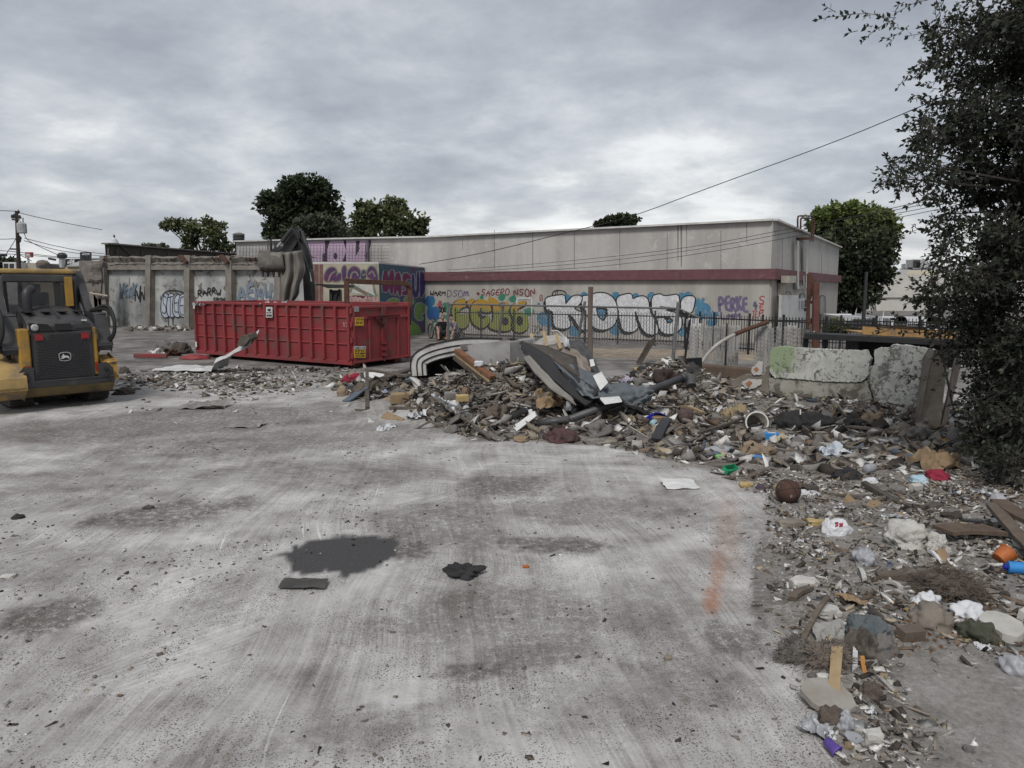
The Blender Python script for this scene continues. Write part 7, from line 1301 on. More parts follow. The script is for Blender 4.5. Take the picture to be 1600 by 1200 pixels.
IT = [
 ('sheet', (232, 541, 262, 562), 'torn_white_sheet', 'torn white panel leaning in the scrap heap left of the dumpster', 'panel', white, dict(tilt=.8)),
 ('cloth', (243, 530, 276, 556), 'crumpled_tarpaulin', 'crumpled grey tarpaulin on the scrap heap left of the dumpster', 'tarpaulin', cgry, {}),
 ('cloth', (265, 532, 298, 558), 'crumpled_roofing', 'dark crumpled roofing felt at the right of the small scrap heap', 'roofing felt', wooddk, dict(amp=.7)),
 ('sheet', (258, 536, 284, 562), 'rusty_scrap', 'rust brown folded scrap in the middle of the small scrap heap', 'scrap metal', rustm, dict(tilt=1.0)),
 ('lump', (168, 560, 178, 567), 'foam_scrap', 'small pale yellow scrap on the ground right of the loader', 'foam', foamy, {}),
 ('cloth', (178, 603, 212, 619), 'bark_slab', 'curled dark brown slab beside the loader track', 'bark', wooddk, {}),
 ('cloth', (186, 572, 204, 586), 'red_tipped_scrap', 'dark rubble lump with a red scrap right of the loader', 'scrap', wooddk, {}),
 ('sheet', (285, 626, 355, 640), 'flattened_sheet', 'flattened dusty sheet on the mud between loader and pile', 'sheet', cgrey, dict(yaw=0, amp=.08)),
 ('sheet', (355, 657, 412, 669), 'flattened_sheet', 'flat dusty board with a curled end left of the dark mud', 'sheet', cgrey, dict(yaw=0, amp=.06)),
 ('cloth', (534, 584, 548, 602), 'red_cloth', 'small red cloth lump at the left end of the pile', 'cloth', cred, {}),
 ('cloth', (545, 581, 566, 597), 'red_jacket', 'bigger dark red jacket at the left end of the pile', 'jacket', cred, {}),
 ('box', (567, 583, 602, 600), 'white_crate_panel', 'speckled white panel standing beside the dark red jacket', 'panel', white, dict(yaw=.1, tilt=.6)),
 ('cloth', (592, 607, 618, 626), 'denim_cloth', 'crumpled pale blue denim on the left arm of the pile', 'jeans', cblue, {}),
 ('cloth', (525, 600, 546, 622), 'tan_board', 'tan and pink board sloping at the far left foot of the pile', 'board', ctan, dict(amp=.25)),
 ('sheet', (541, 592, 562, 616), 'blue_grey_sheet', 'curved blue grey panel at the left foot of the pile', 'panel', slate, dict(tilt=1.1, yaw=.3)),
 ('cloth', (550, 596, 582, 622), 'dirt_mound', 'brown clump of roots behind the short upright stake', 'clump', fur, {}),
 ('box', (608, 611, 642, 634), 'wet_cardboard_box', 'orange brown torn box over the black hollow in the pile', 'box', cardb, dict(yaw=.2)),
 ('box', (655, 597, 680, 627), 'rough_block', 'rough grey block with a white plastic edge in the pile', 'block', cgrey, dict(yaw=.1, tilt=-.1, bevel=.01)),
 ('cloth', (642, 601, 654, 618), 'blue_grey_block', 'dark blue grey lump left of the rough grey block', 'lump', slate, dict(amp=.2)),
 ('box', (693, 610, 715, 628), 'cinder_block', 'pale broken cinder block left of the yellow foam in the pile', 'block', cgrey, dict(yaw=.4, bevel=.01)),
 ('box', (711, 615, 734, 629), 'yellow_foam', 'yellow foam brick in the pile below the pink cloth', 'foam', foamy, dict(yaw=.15)),
 ('cloth', (711, 596, 726, 609), 'pink_cloth', 'pink cloth in the middle of the pile, its lower fold', 'cloth', cpink, {}),
 ('cloth', (722, 588, 740, 604), 'pink_cloth', 'pink cloth in the middle of the pile, its upper puffed part', 'cloth', cpink, {}),
 ('cloth', (705, 565, 722, 585), 'white_rag', 'white rag pushed against the dark underside of the mattress', 'rag', bags, dict(lift=.25)),
 ('lump', (678, 570, 702, 590), 'stone_lump', 'grey stone lump under the left side of the mattress', 'rubble', cgrey, dict(lift=.22)),
 ('lump', (655, 576, 682, 600), 'brown_lump', 'red brown lump at the left foot of the mattress', 'rubble', woodr, dict(lift=.1)),
 ('lump', (901, 619, 919, 636), 'orange_brown_cone', 'orange brown fan shaped piece at the foot of the tarp', 'scrap', M_('rust_orange', (.34, .15, .05), (.25, .10, .04)), {}),
 ('cloth', (880, 637, 894, 656), 'white_bag', 'white crumpled paper where the two dark pipes meet', 'paper', bags, dict(lift=.12)),
 ('cloth', (809, 626, 824, 640), 'white_paper', 'crumpled white paper ball on the front slope of the pile', 'paper', bags, dict(lift=.03)),
 ('slab', (800, 679, 830, 691), 'tan_card', 'tan cardboard scrap at the front foot of the pile', 'cardboard', cardb, dict(t=.012)),
 ('cloth', (714, 640, 745, 662), 'grey_rag', 'pale grey rag at the left front foot of the pile', 'rag', cgry, {}),
 ('cloth', (968, 586, 994, 601), 'lilac_clothing', 'lilac shirt at the left end of the clothing heap', 'clothing', clil, {}),
 ('cloth', (990, 580, 1018, 592), 'coral_clothing', 'coral pink garment on the clothing heap', 'clothing', cpk2, dict(lift=.05)),
 ('cloth', (985, 572, 1030, 594), 'black_clothing', 'black clothing behind the coral pink garment', 'clothing', cblack, dict(amp=.8)),
 ('cloth', (1020, 572, 1062, 604), 'brown_clothing', 'dark brown clothing in the middle of the clothing heap', 'clothing', M_('brown_black', (.05, .035, .03), (.03, .022, .02)), dict(amp=.8)),
 ('cloth', (1050, 567, 1104, 606), 'dark_clothing', 'big dark bundle of clothing at the right end of the heap', 'clothing', M_('dark_print', (.022, .022, .026), (.07, .065, .055), scale=5), dict(amp=.7)),
 ('cloth', (1040, 565, 1056, 580), 'blue_clothing', 'bright blue garment on top of the clothing heap', 'clothing', M_('blue_cloth', (.04, .11, .26), (.03, .07, .17)), dict(lift=.04)),
 ('cloth', (985, 588, 1014, 606), 'striped_rag', 'grey striped rag at the front of the clothing heap', 'rag', cgry, {}),
 ('box', (1001, 597, 1028, 610), 'white_carton', 'flat white carton in front of the clothing heap', 'carton', white, dict(yaw=.2)),
 ('box', (1094, 593, 1110, 612), 'grey_carton', 'pale grey cube shaped carton at the right foot of the clothing heap', 'carton', M_('grey_carton', (.33, .31, .28), (.25, .235, .21)), dict(yaw=.5)),
 ('slab', (985, 567, 1035, 583), 'tan_board', 'flat tan board behind the clothing heap', 'board', foamy, dict(t=.03)),
 ('cloth', (1125, 635, 1150, 660), 'foam_lump', 'tan foam lump left of the white rimmed bucket, nearer the ball', 'foam', M_('dirty_foam', (.28, .22, .13), (.20, .155, .10)), {}),
 ('cloth', (1142, 630, 1170, 655), 'foam_lump', 'pointed tan foam lump just behind the white rimmed bucket', 'foam', M_('dirty_foam', (.28, .22, .13)), dict(amp=.7)),
 ('cloth', (1208, 638, 1262, 677), 'black_cloth', 'big heap of black cloth right of the white rimmed bucket', 'cloth', cblack, dict(amp=.6)),
 ('cloth', (1240, 642, 1305, 676), 'black_cloth', 'black cloth spread between the bucket and the brown rag', 'cloth', cblack, dict(amp=.7)),
 ('cloth', (1300, 648, 1345, 672), 'black_cloth', 'smaller dark cloth heap below the crack of the broken wall', 'cloth', cblack, dict(amp=.8)),
 ('cloth', (1346, 640, 1382, 667), 'brown_cloth', 'brown rag standing up below the right slab of the broken wall', 'rag', ctan, dict(amp=.8)),
 ('cloth', (1414, 662, 1455, 694), 'grey_rag', 'grey crumpled rag in front of the leaning pier', 'rag', cgry, dict(amp=.8)),
 ('cloth', (1490, 686, 1522, 712), 'grey_rag', 'grey twisted rag under the foreground tree', 'rag', cgry, dict(amp=.9)),
 ('cloth', (1460, 684, 1488, 698), 'yellow_wrapper', 'yellow brown wrapper under the foreground tree', 'wrapper', M_('amber', (.36, .21, .07)), {}),
 ('lump', (1115, 707, 1133, 719), 'green_wrapper', 'bright green wrapper at the edge of the debris field', 'wrapper', M_('leaf_green', (.12, .36, .06), (.3, .4, .3)), {}),
 ('cloth', (1100, 695, 1150, 712), 'plastic_bag', 'whitish plastic bag behind the bright green wrapper', 'bag', bagg, dict(amp=.7)),
 ('lump', (1153, 750, 1178, 764), 'tan_stone', 'tan stone left of the near basketball', 'stone', foamy, {}),
 ('cloth', (1178, 754, 1198, 767), 'baseball_hat', 'dark blue cap with a red edge left of the near basketball', 'cap', M_('cap_blue', (.05, .055, .08), (.08, .04, .05)), dict(amp=.3)),
 ('sheet', (1034, 744, 1088, 764), 'white_card', 'white topped cardboard flat on the slab edge', 'cardboard', white, dict(yaw=.1, amp=.06)),
 ('sheet', (1282, 695, 1322, 713), 'printed_plastic', 'pale blue and white printed plastic sheet in mid debris field', 'plastic', M_('print_blue', (.42, .50, .58), (.55, .55, .56), scale=14), dict(amp=.5)),
 ('cloth', (1298, 728, 1345, 752), 'black_shirt', 'black shirt with white lettering in the debris field', 'shirt', cblack, dict(amp=.6)),
 ('cloth', (1348, 744, 1372, 758), 'white_pulp', 'white pulp lump right of the black shirt', 'pulp', bags, {}),
 ('lump', (1384, 710, 1404, 724), 'white_shard', 'white rounded shard left of the dark blue tube', 'shard', plast, {}),
 ('lump', (1404, 729, 1420, 738), 'white_shard', 'small white shard above the light blue plastic', 'shard', plast, {}),
 ('cloth', (1446, 730, 1484, 752), 'red_cloth', 'bright red cloth in the right debris field', 'cloth', cred, dict(amp=.5)),
 ('cloth', (1420, 740, 1450, 758), 'light_blue_plastic', 'light blue and white plastic beside the bright red cloth', 'plastic', M_('cyan_plastic', (.25, .47, .6), (.5, .52, .54), scale=16), {}),
 ('box', (1421, 754, 1442, 771), 'white_foam_cup', 'white foam carton below the light blue plastic', 'carton', plast, dict(yaw=.3)),
 ('sheet', (1430, 706, 1505, 736), 'brown_cardboard', 'crumpled brown cardboard behind the bright red cloth', 'cardboard', cardb, dict(yaw=.2, amp=.3, tilt=.2)),
 ('cloth', (1377, 804, 1452, 858), 'insulation_tuft', 'big white wool insulation lump right of the white bag', 'insulation', wool, dict(amp=.45, sub=5)),
 ('cloth', (1445, 832, 1482, 868), 'insulation_tuft', 'ragged smaller wool lump trailing right of the big white one', 'insulation', wool, dict(amp=.8, sub=5)),
 ('cloth', (1332, 852, 1370, 888), 'clear_plastic_bag', 'filmy clear plastic bag below the white bag with red print', 'bag', bagg, dict(amp=.8)),
 ('cloth', (1543, 764, 1574, 800), 'grey_plastic_jug', 'translucent grey plastic jug at the right edge', 'jug', bagg, dict(amp=.3)),
 ('cloth', (1551, 792, 1582, 818), 'black_clump', 'black fabric clump right under the grey plastic jug', 'cloth', cblack, dict(amp=.8)),
 ('fluff', (1436, 886, 1532, 938), 'fibre_clump', 'matted brown hair like fibre clump near the right edge', 'fibre clump', fur, dict(strands=2600)),
 ('lump', (1230, 896, 1282, 922), 'white_foam_board', 'broken white plaster board piece by the slab edge, the upper one', 'plaster', plast, {}),
 ('lump', (1273, 940, 1316, 968), 'white_foam_board', 'bright white plaster board piece left of the brown cardboard', 'plaster', plast, {}),
 ('sheet', (1308, 920, 1352, 948), 'brown_cardboard', 'folded orange brown cardboard above the grey foam sheet', 'cardboard', cardb, dict(amp=.25, tilt=.3)),
 ('cloth', (1428, 922, 1468, 950), 'white_bag', 'torn white bag above the grey brown cloth', 'bag', bags, dict(amp=.8)),
 ('cloth', (1418, 936, 1492, 984), 'grey_brown_cloth', 'stiff grey brown cloth with a red seam among dead leaves', 'cloth', M_('mud_cloth', (.20, .175, .145), (.14, .12, .10)), dict(amp=.5)),
 ('cloth', (1482, 940, 1542, 970), 'white_rag', 'tangled white rag right of the grey brown cloth', 'rag', bags, dict(amp=.9)),
 ('cloth', (1495, 965, 1560, 1005), 'mossy_clump', 'dark green mossy clump left of the oval white slab', 'moss', M_('moss', (.06, .07, .045), (.10, .095, .07), bump=1), dict(amp=.7)),
 ('slab', (1532, 958, 1598, 998), 'oval_slab', 'oval off white layered slab at the right edge', 'slab', M_('shell_white', (.44, .43, .40), (.34, .33, .30)), dict(t=.05, n=11)),
 ('box', (1586, 946, 1612, 980), 'white_box', 'white box corner cut by the right picture edge', 'box', plast, {}),
 ('cloth', (1560, 1016, 1612, 1060), 'clear_bag', 'inflated pale grey plastic bag at the right edge', 'bag', bagg, dict(amp=.45)),
 ('box', (1398, 976, 1446, 1004), 'brown_board', 'flat brown board under the blue grey rag', 'board', wood, dict(yaw=.2, tilt=.1)),
 ('sheet', (1268, 952, 1330, 1012), 'grey_foam_sheet', 'smooth pale grey foam sheet standing in the near debris heap', 'foam sheet', M_('smooth_grey', (.30, .295, .28), (.24, .235, .225), bump=.1), dict(tilt=.7, amp=.12, yaw=.2)),
 ('cloth', (1318, 960, 1392, 1012), 'blue_grey_rag', 'blue grey rag draped over the near debris heap', 'rag', M_('teal_grey', (.07, .09, .10), (.12, .125, .125)), dict(amp=.7, sub=5)),
 ('cloth', (1315, 972, 1372, 1040), 'dark_leather', 'folded dark leathery piece in the near debris heap', 'leather', M_('leather', (.06, .05, .042), (.13, .115, .10)), dict(amp=.7, sub=5)),
 ('fluff', (1216, 988, 1270, 1040), 'fluffy_lump', 'grey fluffy lump on the slab side of the near heap', 'fibre clump', M_('grey_fluff', (.19, .175, .155), (.12, .11, .10), bump=1), dict(strands=900)),
 ('fluff', (1262, 996, 1324, 1050), 'fluffy_lump', 'brownish fluffy lump in the middle of the near heap', 'fibre clump', M_('brown_fluff', (.22, .185, .155), (.15, .125, .105), bump=1), dict(strands=1200)),
 ('cloth', (1350, 985, 1400, 1028), 'grey_wadding', 'grey wadding spilling right out of the near heap', 'wadding', cgry, dict(amp=.8)),
 ('slab', (1252, 1052, 1338, 1112), 'flat_board_slab', 'flat polygonal plaster slab under the short wood block', 'slab', M_('slab_top', (.24, .215, .18), (.30, .285, .26)), dict(t=.028, n=9)),
 ('lump', (1274, 1056, 1298, 1074), 'white_stone', 'angular pale stone on the flat polygonal slab', 'stone', plast, dict(lift=.03)),
 ('cloth', (1304, 1108, 1338, 1142), 'grey_plastic_strip', 'twisted grey plastic strip below the polygonal slab', 'plastic', bagg, dict(amp=.9)),
 ('slab', (1318, 1140, 1348, 1164), 'grey_plastic_square', 'flat grey plastic square near the purple cup', 'plastic', bagg, dict(t=.006)),
 ('lump', (1345, 1130, 1382, 1166), 'bone_like_piece', 'pale forked root piece right of the grey plastic square', 'root', plast, dict(amp=.8)),
 ('cloth', (694, 878, 750, 902), 'black_rag', 'small black rag lying alone on the pale slab', 'rag', cblack, dict(amp=.9)),
 ('sheet', (437, 904, 513, 920), 'dark_shingle', 'flat dark roofing shingle below the tar patch', 'shingle', M_('shingle', (.045, .043, .042), (.07, .067, .063)), dict(yaw=0, amp=.04)),
 ('lump', (1036, 1020, 1052, 1034), 'lone_stone', 'lone tan stone on the slab near the bottom', 'stone', M_('tan_stone', (.22, .19, .14)), {}),
 ('cloth', (18, 802, 40, 812), 'black_scrap', 'black scrap at the left edge of the slab', 'scrap', cblack, {}),
 ('lump', (0, 894, 26, 905), 'white_stone', 'pale stone at the left picture edge', 'stone', plast, {}),
 ('lump', (222, 787, 242, 798), 'dark_stone', 'dark stone on the gravelly mud patch', 'stone', wooddk, {}),
 ('lump', (815, 881, 828, 888), 'orange_chip', 'tiny orange chip on the slab', 'chip', org, {}),
 ('lump', (812, 848, 832, 858), 'white_stone', 'pale stone at the edge of the dark streak mid slab', 'stone', cgrey, {}),
 ('lump', (1258, 806, 1290, 826), 'flat_tan_stone', 'flat tan stone left of the white bag with red print', 'stone', foamy, {}),
 ('lump', (1210, 806, 1262, 826), 'brown_shard', 'grey brown curved shard below the near basketball', 'shard', M_('shard', (.22, .195, .16), (.15, .13, .11)), {}),
 ('cloth', (1530, 640, 1580, 668), 'pale_leaf_litter', 'pale pink brown rubbish heap under the tree', 'rubbish', M_('pinkish', (.36, .26, .21), (.2, .17, .15)), dict(amp=.9)),
 ('box', (1545, 660, 1610, 700), 'dark_bin_lid', 'dark flat bin lid with a white edge under the tree', 'lid', blackp, dict(yaw=.6, tilt=.3)),
]
for kind, box, nm, lb, ct, m, k in IT: item(kind, box, nm, lb, ct, m, **k)
# writing on the black shirt and the printed bag
for tt, bx_, m_ in ((None, None, None),): pass
# boards
BD = [((733, 634), (757, 594), .07, .04, 'stake', 'grey stake leaning in the pile right of the yellow foam', wood, .05, .25), ((574, 640), (574, 602), .07, .07, 'stake', 'short upright brown stake at the left arm of the pile', wooddk, 0, .2),
 ((541, 628), (572, 618), .16, .03, 'blue_plank', 'blue grey plank end left of the short upright stake', slate, .03, .1), ((600, 606), (664, 588), .18, .04, 'dark_plank', 'dark plank reaching from the left arm up to the mattress', wooddk, .18, .2), ((640, 606), (668, 590), .2, .03, 'grey_plank', 'grey green plank above the blue grey lump', slate, .12, .2), ((575, 600), (640, 604), .12, .04, 'brown_plank', 'long brown plank over the black hollow', wood, .25, .22), ((610, 640), (680, 640), .05, .04, 'stick', 'brown stick at the front of the left arm', wood, .0, .05),
 ((945, 658), (1028, 672), .08, .03, 'pale_batten', 'long pale wooden batten in front of the black pipe', woodp, .1, .02), ((985, 640), (955, 618), .22, .02, 'brown_board', 'wide brown board under the right end of the pile', M_('brown_board', (.12, .095, .08)), .02, .1), ((950, 632), (1010, 652), .18, .02, 'brown_board', 'brown board behind the royal blue plastic', M_('brown_board', (.12, .095, .08)), .12, .01),
 ((1025, 692), (1042, 668), .14, .03, 'black_plate', 'black slab upright right of the pale batten', blackp, .02, .12), ((1040, 672), (1070, 682), .16, .012, 'tan_card', 'flat tan card behind the black slab', cardb, .03, .02),
 ((1350, 764), (1425, 796), .07, .04, 'dark_lath', 'long dark lath slanting below the black shirt', wooddk, .02, .02), ((1425, 796), (1466, 794), .08, .04, 'dark_lath', 'short dark lath end right of the long slanting one', wooddk, .02, .01), ((1275, 770), (1345, 782), .05, .02, 'grey_lath', 'weathered lath right of the near basketball', wood, .02, .01),
 ((1300, 668), (1400, 684), .10, .03, 'grey_board', 'long grey board along the foot of the black cloth', wood, .05, .02), ((1290, 680), (1340, 672), .08, .02, 'grey_board', 'short grey board below the black cloth', wooddk, .05, .02),
 ((1470, 846), (1552, 838), .20, .03, 'weathered_board', 'wide weathered brown board right of the wool lumps', M_('weathered', (.13, .095, .07), (.09, .065, .05), bump=.6), .05, .06), ((1545, 822), (1625, 890), .10, .035, 'grey_plank', 'lower of the two planks crossing at the right edge', wood, .16, .10), ((1556, 820), (1640, 868), .14, .035, 'brown_plank', 'upper brown plank crossing at the right edge', M_('weathered', (.13, .095, .07)), .2, .2),
 ((1370, 902), (1428, 906), .10, .06, 'short_timber', 'short thick timber with square end in the near debris', wood, .0, .0), ((1342, 880), (1350, 912), .03, .02, 'white_stick', 'pale stick left of the short thick timber', plast, .0, .0), ((1380, 912), (1410, 924), .03, .02, 'white_stick', 'pale split stick under the short thick timber', plast, 0, 0),
 ((1450, 866), (1475, 884), .025, .02, 'white_stick', 'thin white stick below the trailing wool lump', white, 0, 0), ((1462, 862), (1488, 884), .08, .02, 'brown_card', 'brown card beside the thin white stick', cardb, .01, 0), ((1335, 1054), (1336, 1012), .025, .015, 'white_strip', 'upright white strip in the near heap', white, .02, .10), ((1357, 1072), (1345, 1038), .022, .02, 'orange_stick', 'curved orange stick right of the white strip', M_('orange_wood', (.42, .20, .06)), .01, .03), ((1302, 1090), (1306, 1044), .055, .04, 'wood_block', 'short split wood block lying on the polygonal slab', woodp, .035, .05),
 ((1250, 1010), (1292, 962), .03, .015, 'grey_lath', 'thin grey lath against the smooth foam sheet', wood, .02, .1), ((1235, 945), (1262, 928), .05, .03, 'split_wood', 'split wood sliver by the white plaster piece', wood, 0, .03), ((1350, 960), (1392, 974), .05, .02, 'split_wood', 'dark split wood sliver above the blue grey rag', wooddk, .02, .02), ((1500, 945), (1560, 950), .10, .03, 'black_bracket', 'ribbed black bracket below the fibre clump', blackp, .0, .0), ((1520, 952), (1570, 962), .09, .05, 'brown_block', 'brown timber block behind the oval slab', wood, .0, .0),
 ((1120, 742), (1150, 752), .07, .02, 'lath', 'grey lath below the green basket', wood, .0, .0), ((1165, 748), (1200, 740), .07, .03, 'lath', 'brown lath left behind the near basketball', wood, .0, .0), ((1060, 640), (1100, 650), .06, .05, 'round_log', 'pale log end right of the far basketball', woodp, .02, .02), ((765, 690), (700, 640), .05, .03, 'lath', 'long grey lath on the front slope of the pile', wood, .02, .04), ((690, 660), (760, 628), .04, .03, 'lath', 'dark lath across the front slope of the pile', wooddk, .03, .04), ((775, 626), (800, 600), .04, .03, 'lath', 'upright lath on the crest of the pile', wood, .0, .2), ((860, 610), (895, 640), .08, .02, 'lath', 'grey batten below the ribbed cover', wood, .02, .04), ((770, 620), (800, 638), .03, .02, 'lath', 'pale batten on the mid slope of the pile', woodp, .05, .02)]
for pa, pb, wd, th, nm, lb, m, za, zb in BD: board(pa, pb, wd, th, nm, lb, 'wood' if 'plast' not in nm else 'strip', m, za, zb)
mb = MB(); mb.prism([D(801.7, 666, 10.5), D(835, 642, 10.7), D(838, 650, 10.6), D(807, 674, 10.35)], (.02, .06, -.02)); tag(build('white_plank', mb, white, loc=GP(815, 672)), 'clean white plank stuck in the front slope of the pile', 'plank')
mb = MB(); mb.tube([GP(798, 658)+Vector((0, 0, .05)), GP(822, 652)+Vector((0, 0, .10))], .06, 12, cap=False); tag(build('dark_tube', mb, cblack, loc=GP(798, 658), solid=.008), 'short open dark tube left of the clean white plank', 'tube')
# basketballs
def ball(px0, py0, px1, py1, label, c, seed):
    p = GP((px0+px1)/2, py1-3); r_ = .12; t = thing('basketball', label, 'ball', p, 'basketballs in the debris'); cc = p+Vector((0, 0, r_*.93)); mb = MB(); prof = [(r_*math.sin(R(a)), -r_*math.cos(R(a))) for a in range(0, 181, 9)]; prof[0] = (.0005, -r_); prof[-1] = (.0005, r_); mb.lathe(prof, cc, 28, (.2, -.3, 1)); build('cover', mb, c, t, smooth=True)
    ax = [Vector((.3, -.8, .5)).normalized(), Vector((.9, .3, .3)).normalized()]; mb = MB()
    for k, a in enumerate(ax+[Vector((-.1, .5, .85)).normalized()]): u = a.orthogonal().normalized(); v = a.cross(u); mb.tube([cc+(u*math.cos(i*.2094)+v*math.sin(i*.2094))*r_*1.0 for i in range(31)], .0035, 5, cap=False)
    build('seams', mb, blk, t); return t
bt = ball(1209, 744, 1252, 788, 'worn dark brown basketball on the edge of the near debris', M_('ball_brown', (.075, .04, .03), (.05, .028, .022), dirt=(.12, .10, .08), dscale=9, dlo=.58, dhi=.66), 1)
mb = MB(); cc = GP(1230, 785)+Vector((0, -.118, .10)); mb.poly([cc+Vector((x*.022-.01, -.004+abs(x)*.004, z*.024)) for x, z in ((0, 1), (.8, 0), (0, -1), (-.8, 0))]); build('logo_patch', mb, M_('ball_logo', (.22, .14, .12)), bt)
ball(1057, 640, 1083, 664, 'faded brown basketball farther back beside the pale log', M_('ball_faded', (.09, .065, .06), (.07, .05, .047)), 2)
# white rimmed bucket lying on its side
p = GP(1182, 676); t = thing('bucket', 'white rimmed bucket lying open towards us in the debris', 'bucket', p); ax = Vector((-.15, -1, .25)).normalized(); s_ = p.y/F; r_ = .148; c = p+Vector((0, 0, r_)); mb = MB(); mb.lathe([(r_*.98, 0), (r_*.85, -.32), (r_*.80, -.32), (.001, -.32)], c, 28, ax, cap=False); build('shell', mb, M_('bucket_tan', (.24, .225, .20), (.15, .14, .12)), t, solid=.006, smooth=True)
mb = MB(); mb.lathe([(r_*.97, -.02), (r_*1.10, -.02), (r_*1.10, .012), (r_*.97, .012), (r_*.97, -.02)], c, 32, ax, cap=False); build('rim', mb, white, t); mb = MB(); cloth(mb, c-ax*.06+Vector((0, 0, -.09)), (.10, .08, .06), 7, 3); build('dark_contents', mb, cblack, t)
mb = MB(); cloth(mb, GP(1190, 680)+Vector((.02, -.03, 0)), (.09, .07, .07), 9, 4, .8); tag(build('clear_film', mb, bagg, loc=GP(1190, 680)), 'crumpled clear film spilling from the bucket mouth', 'plastic film')
p = GP(1208, 686); t = thing('juice_carton', 'bright blue carton with an orange end in front of the bucket', 'carton', p); mb = MB(); mb.box(p+Vector((-.02, 0, .045)), (.22, .09, .085), Matrix.Rotation(-.15, 3, 'Z')); build('carton', mb, blu, t, bevel=.008); mb = MB(); mb.box(p+Vector((.105, -.015, .045)), (.045, .092, .087), Matrix.Rotation(-.15, 3, 'Z')); build('orange_end', mb, M_('carton_orange', (.5, .25, .06)), t, bevel=.008); mb = MB(); mb.box(p+Vector((-.02, .0, .091)), (.10, .05, .004), Matrix.Rotation(-.15, 3, 'Z')); build('white_print', mb, white, t)
# green basket
p = GP(1141, 741); t = thing('green_basket', 'small green plastic basket tipped over at the slab edge', 'basket', p); mb = MB(); Mx = Matrix.Rotation(.5, 3, 'Z') @ Matrix.Rotation(.5, 3, 'X'); c = p+Vector((0, 0, .05))
for i in range(9):
    for s in (-.045, .045): mb.box(c+Mx @ Vector((-.08+i*.02, s, 0)), (.010, .006, .07), Mx)
for s in (-.045, .045):
    for z in (-.035, 0, .035): mb.box(c+Mx @ Vector((0, s, z)), (.18, .007, .008), Mx)
for s in (-.085, .085): mb.box(c+Mx @ Vector((s, 0, 0)), (.006, .09, .07), Mx)
mb.box(c+Mx @ Vector((0, 0, -.036)), (.17, .09, .006), Mx); build('basket', mb, grn, t)
def bottle(pa, pb, r_, label, m, cap=None, band=None):
    a, b = GP(*pa)+Vector((0, 0, r_)), GP(*pb)+Vector((0, 0, r_)); d = (b-a).normalized(); L = (b-a).length; t = thing('bottle', label, 'bottle', a-Vector((0, 0, r_))); mb = MB(); mb.lathe([(.001, 0), (r_*.9, 0), (r_, L*.04), (r_, L*.68), (r_*.8, L*.78), (r_*.38, L*.9), (r_*.38, L)], a, 14, d); build('body', mb, m, t, smooth=True)
    if cap: mb = MB(); mb.lathe([(r_*.45, L*.93), (r_*.45, L*1.03), (.001, L*1.03)], a, 12, d); build('cap', mb, cap, t)
    if band: mb = MB(); mb.lathe([(r_*1.03, L*.25), (r_*1.03, L*.6)], a, 14, d, cap=False); build('label_band', mb, band, t)
bottle((1203, 724), (1165, 716), .035, 'clear bottle with a blue label behind the near basketball', bagg, None, blu); bottle((1020, 668), (1036, 656), .055, 'pale aqua jug beside the royal blue plastic', ltb, None, None); bottle((1140, 682), (1112, 676), .03, 'white bottle with a green cap in the debris field', white, grn); bottle((1352, 740), (1368, 736), .05, 'clear round container lying right of the black shirt', bagg)
mb = MB(); mb.tube([GP(1396, 712)+Vector((0, 0, .05)), GP(1432, 724)+Vector((0, 0, .04))], .045, 14); tag(build('blue_grey_tube', mb, slate, loc=GP(1414, 718), smooth=False), 'dark blue grey tube lying in the right debris field', 'tube')
# royal blue curved plastic
mb = MB(); P = []
for i in range(14): f = i/13; P.append([D(1000+f*42, 661-math.sin(f*2.3)*19+f*4+v*6*(1-abs(f-.5)), GP(1010, 664).y+.1+v*.12) for v in (0, .5, 1)])
mb.grid(P); mb.poly([P[i][0] for i in range(8)]+[D(1018, 662, GP(1010, 664).y+.1)]); tag(build('blue_plastic_arch', mb, cnavy, loc=GP(1010, 664), solid=.01), 'royal blue curved plastic sheet behind the pale batten', 'plastic'); item('box', (1016, 648, 1042, 664), 'tan_box', 'tan box corner under the royal blue curved plastic', 'box', cardb, yaw=.3)
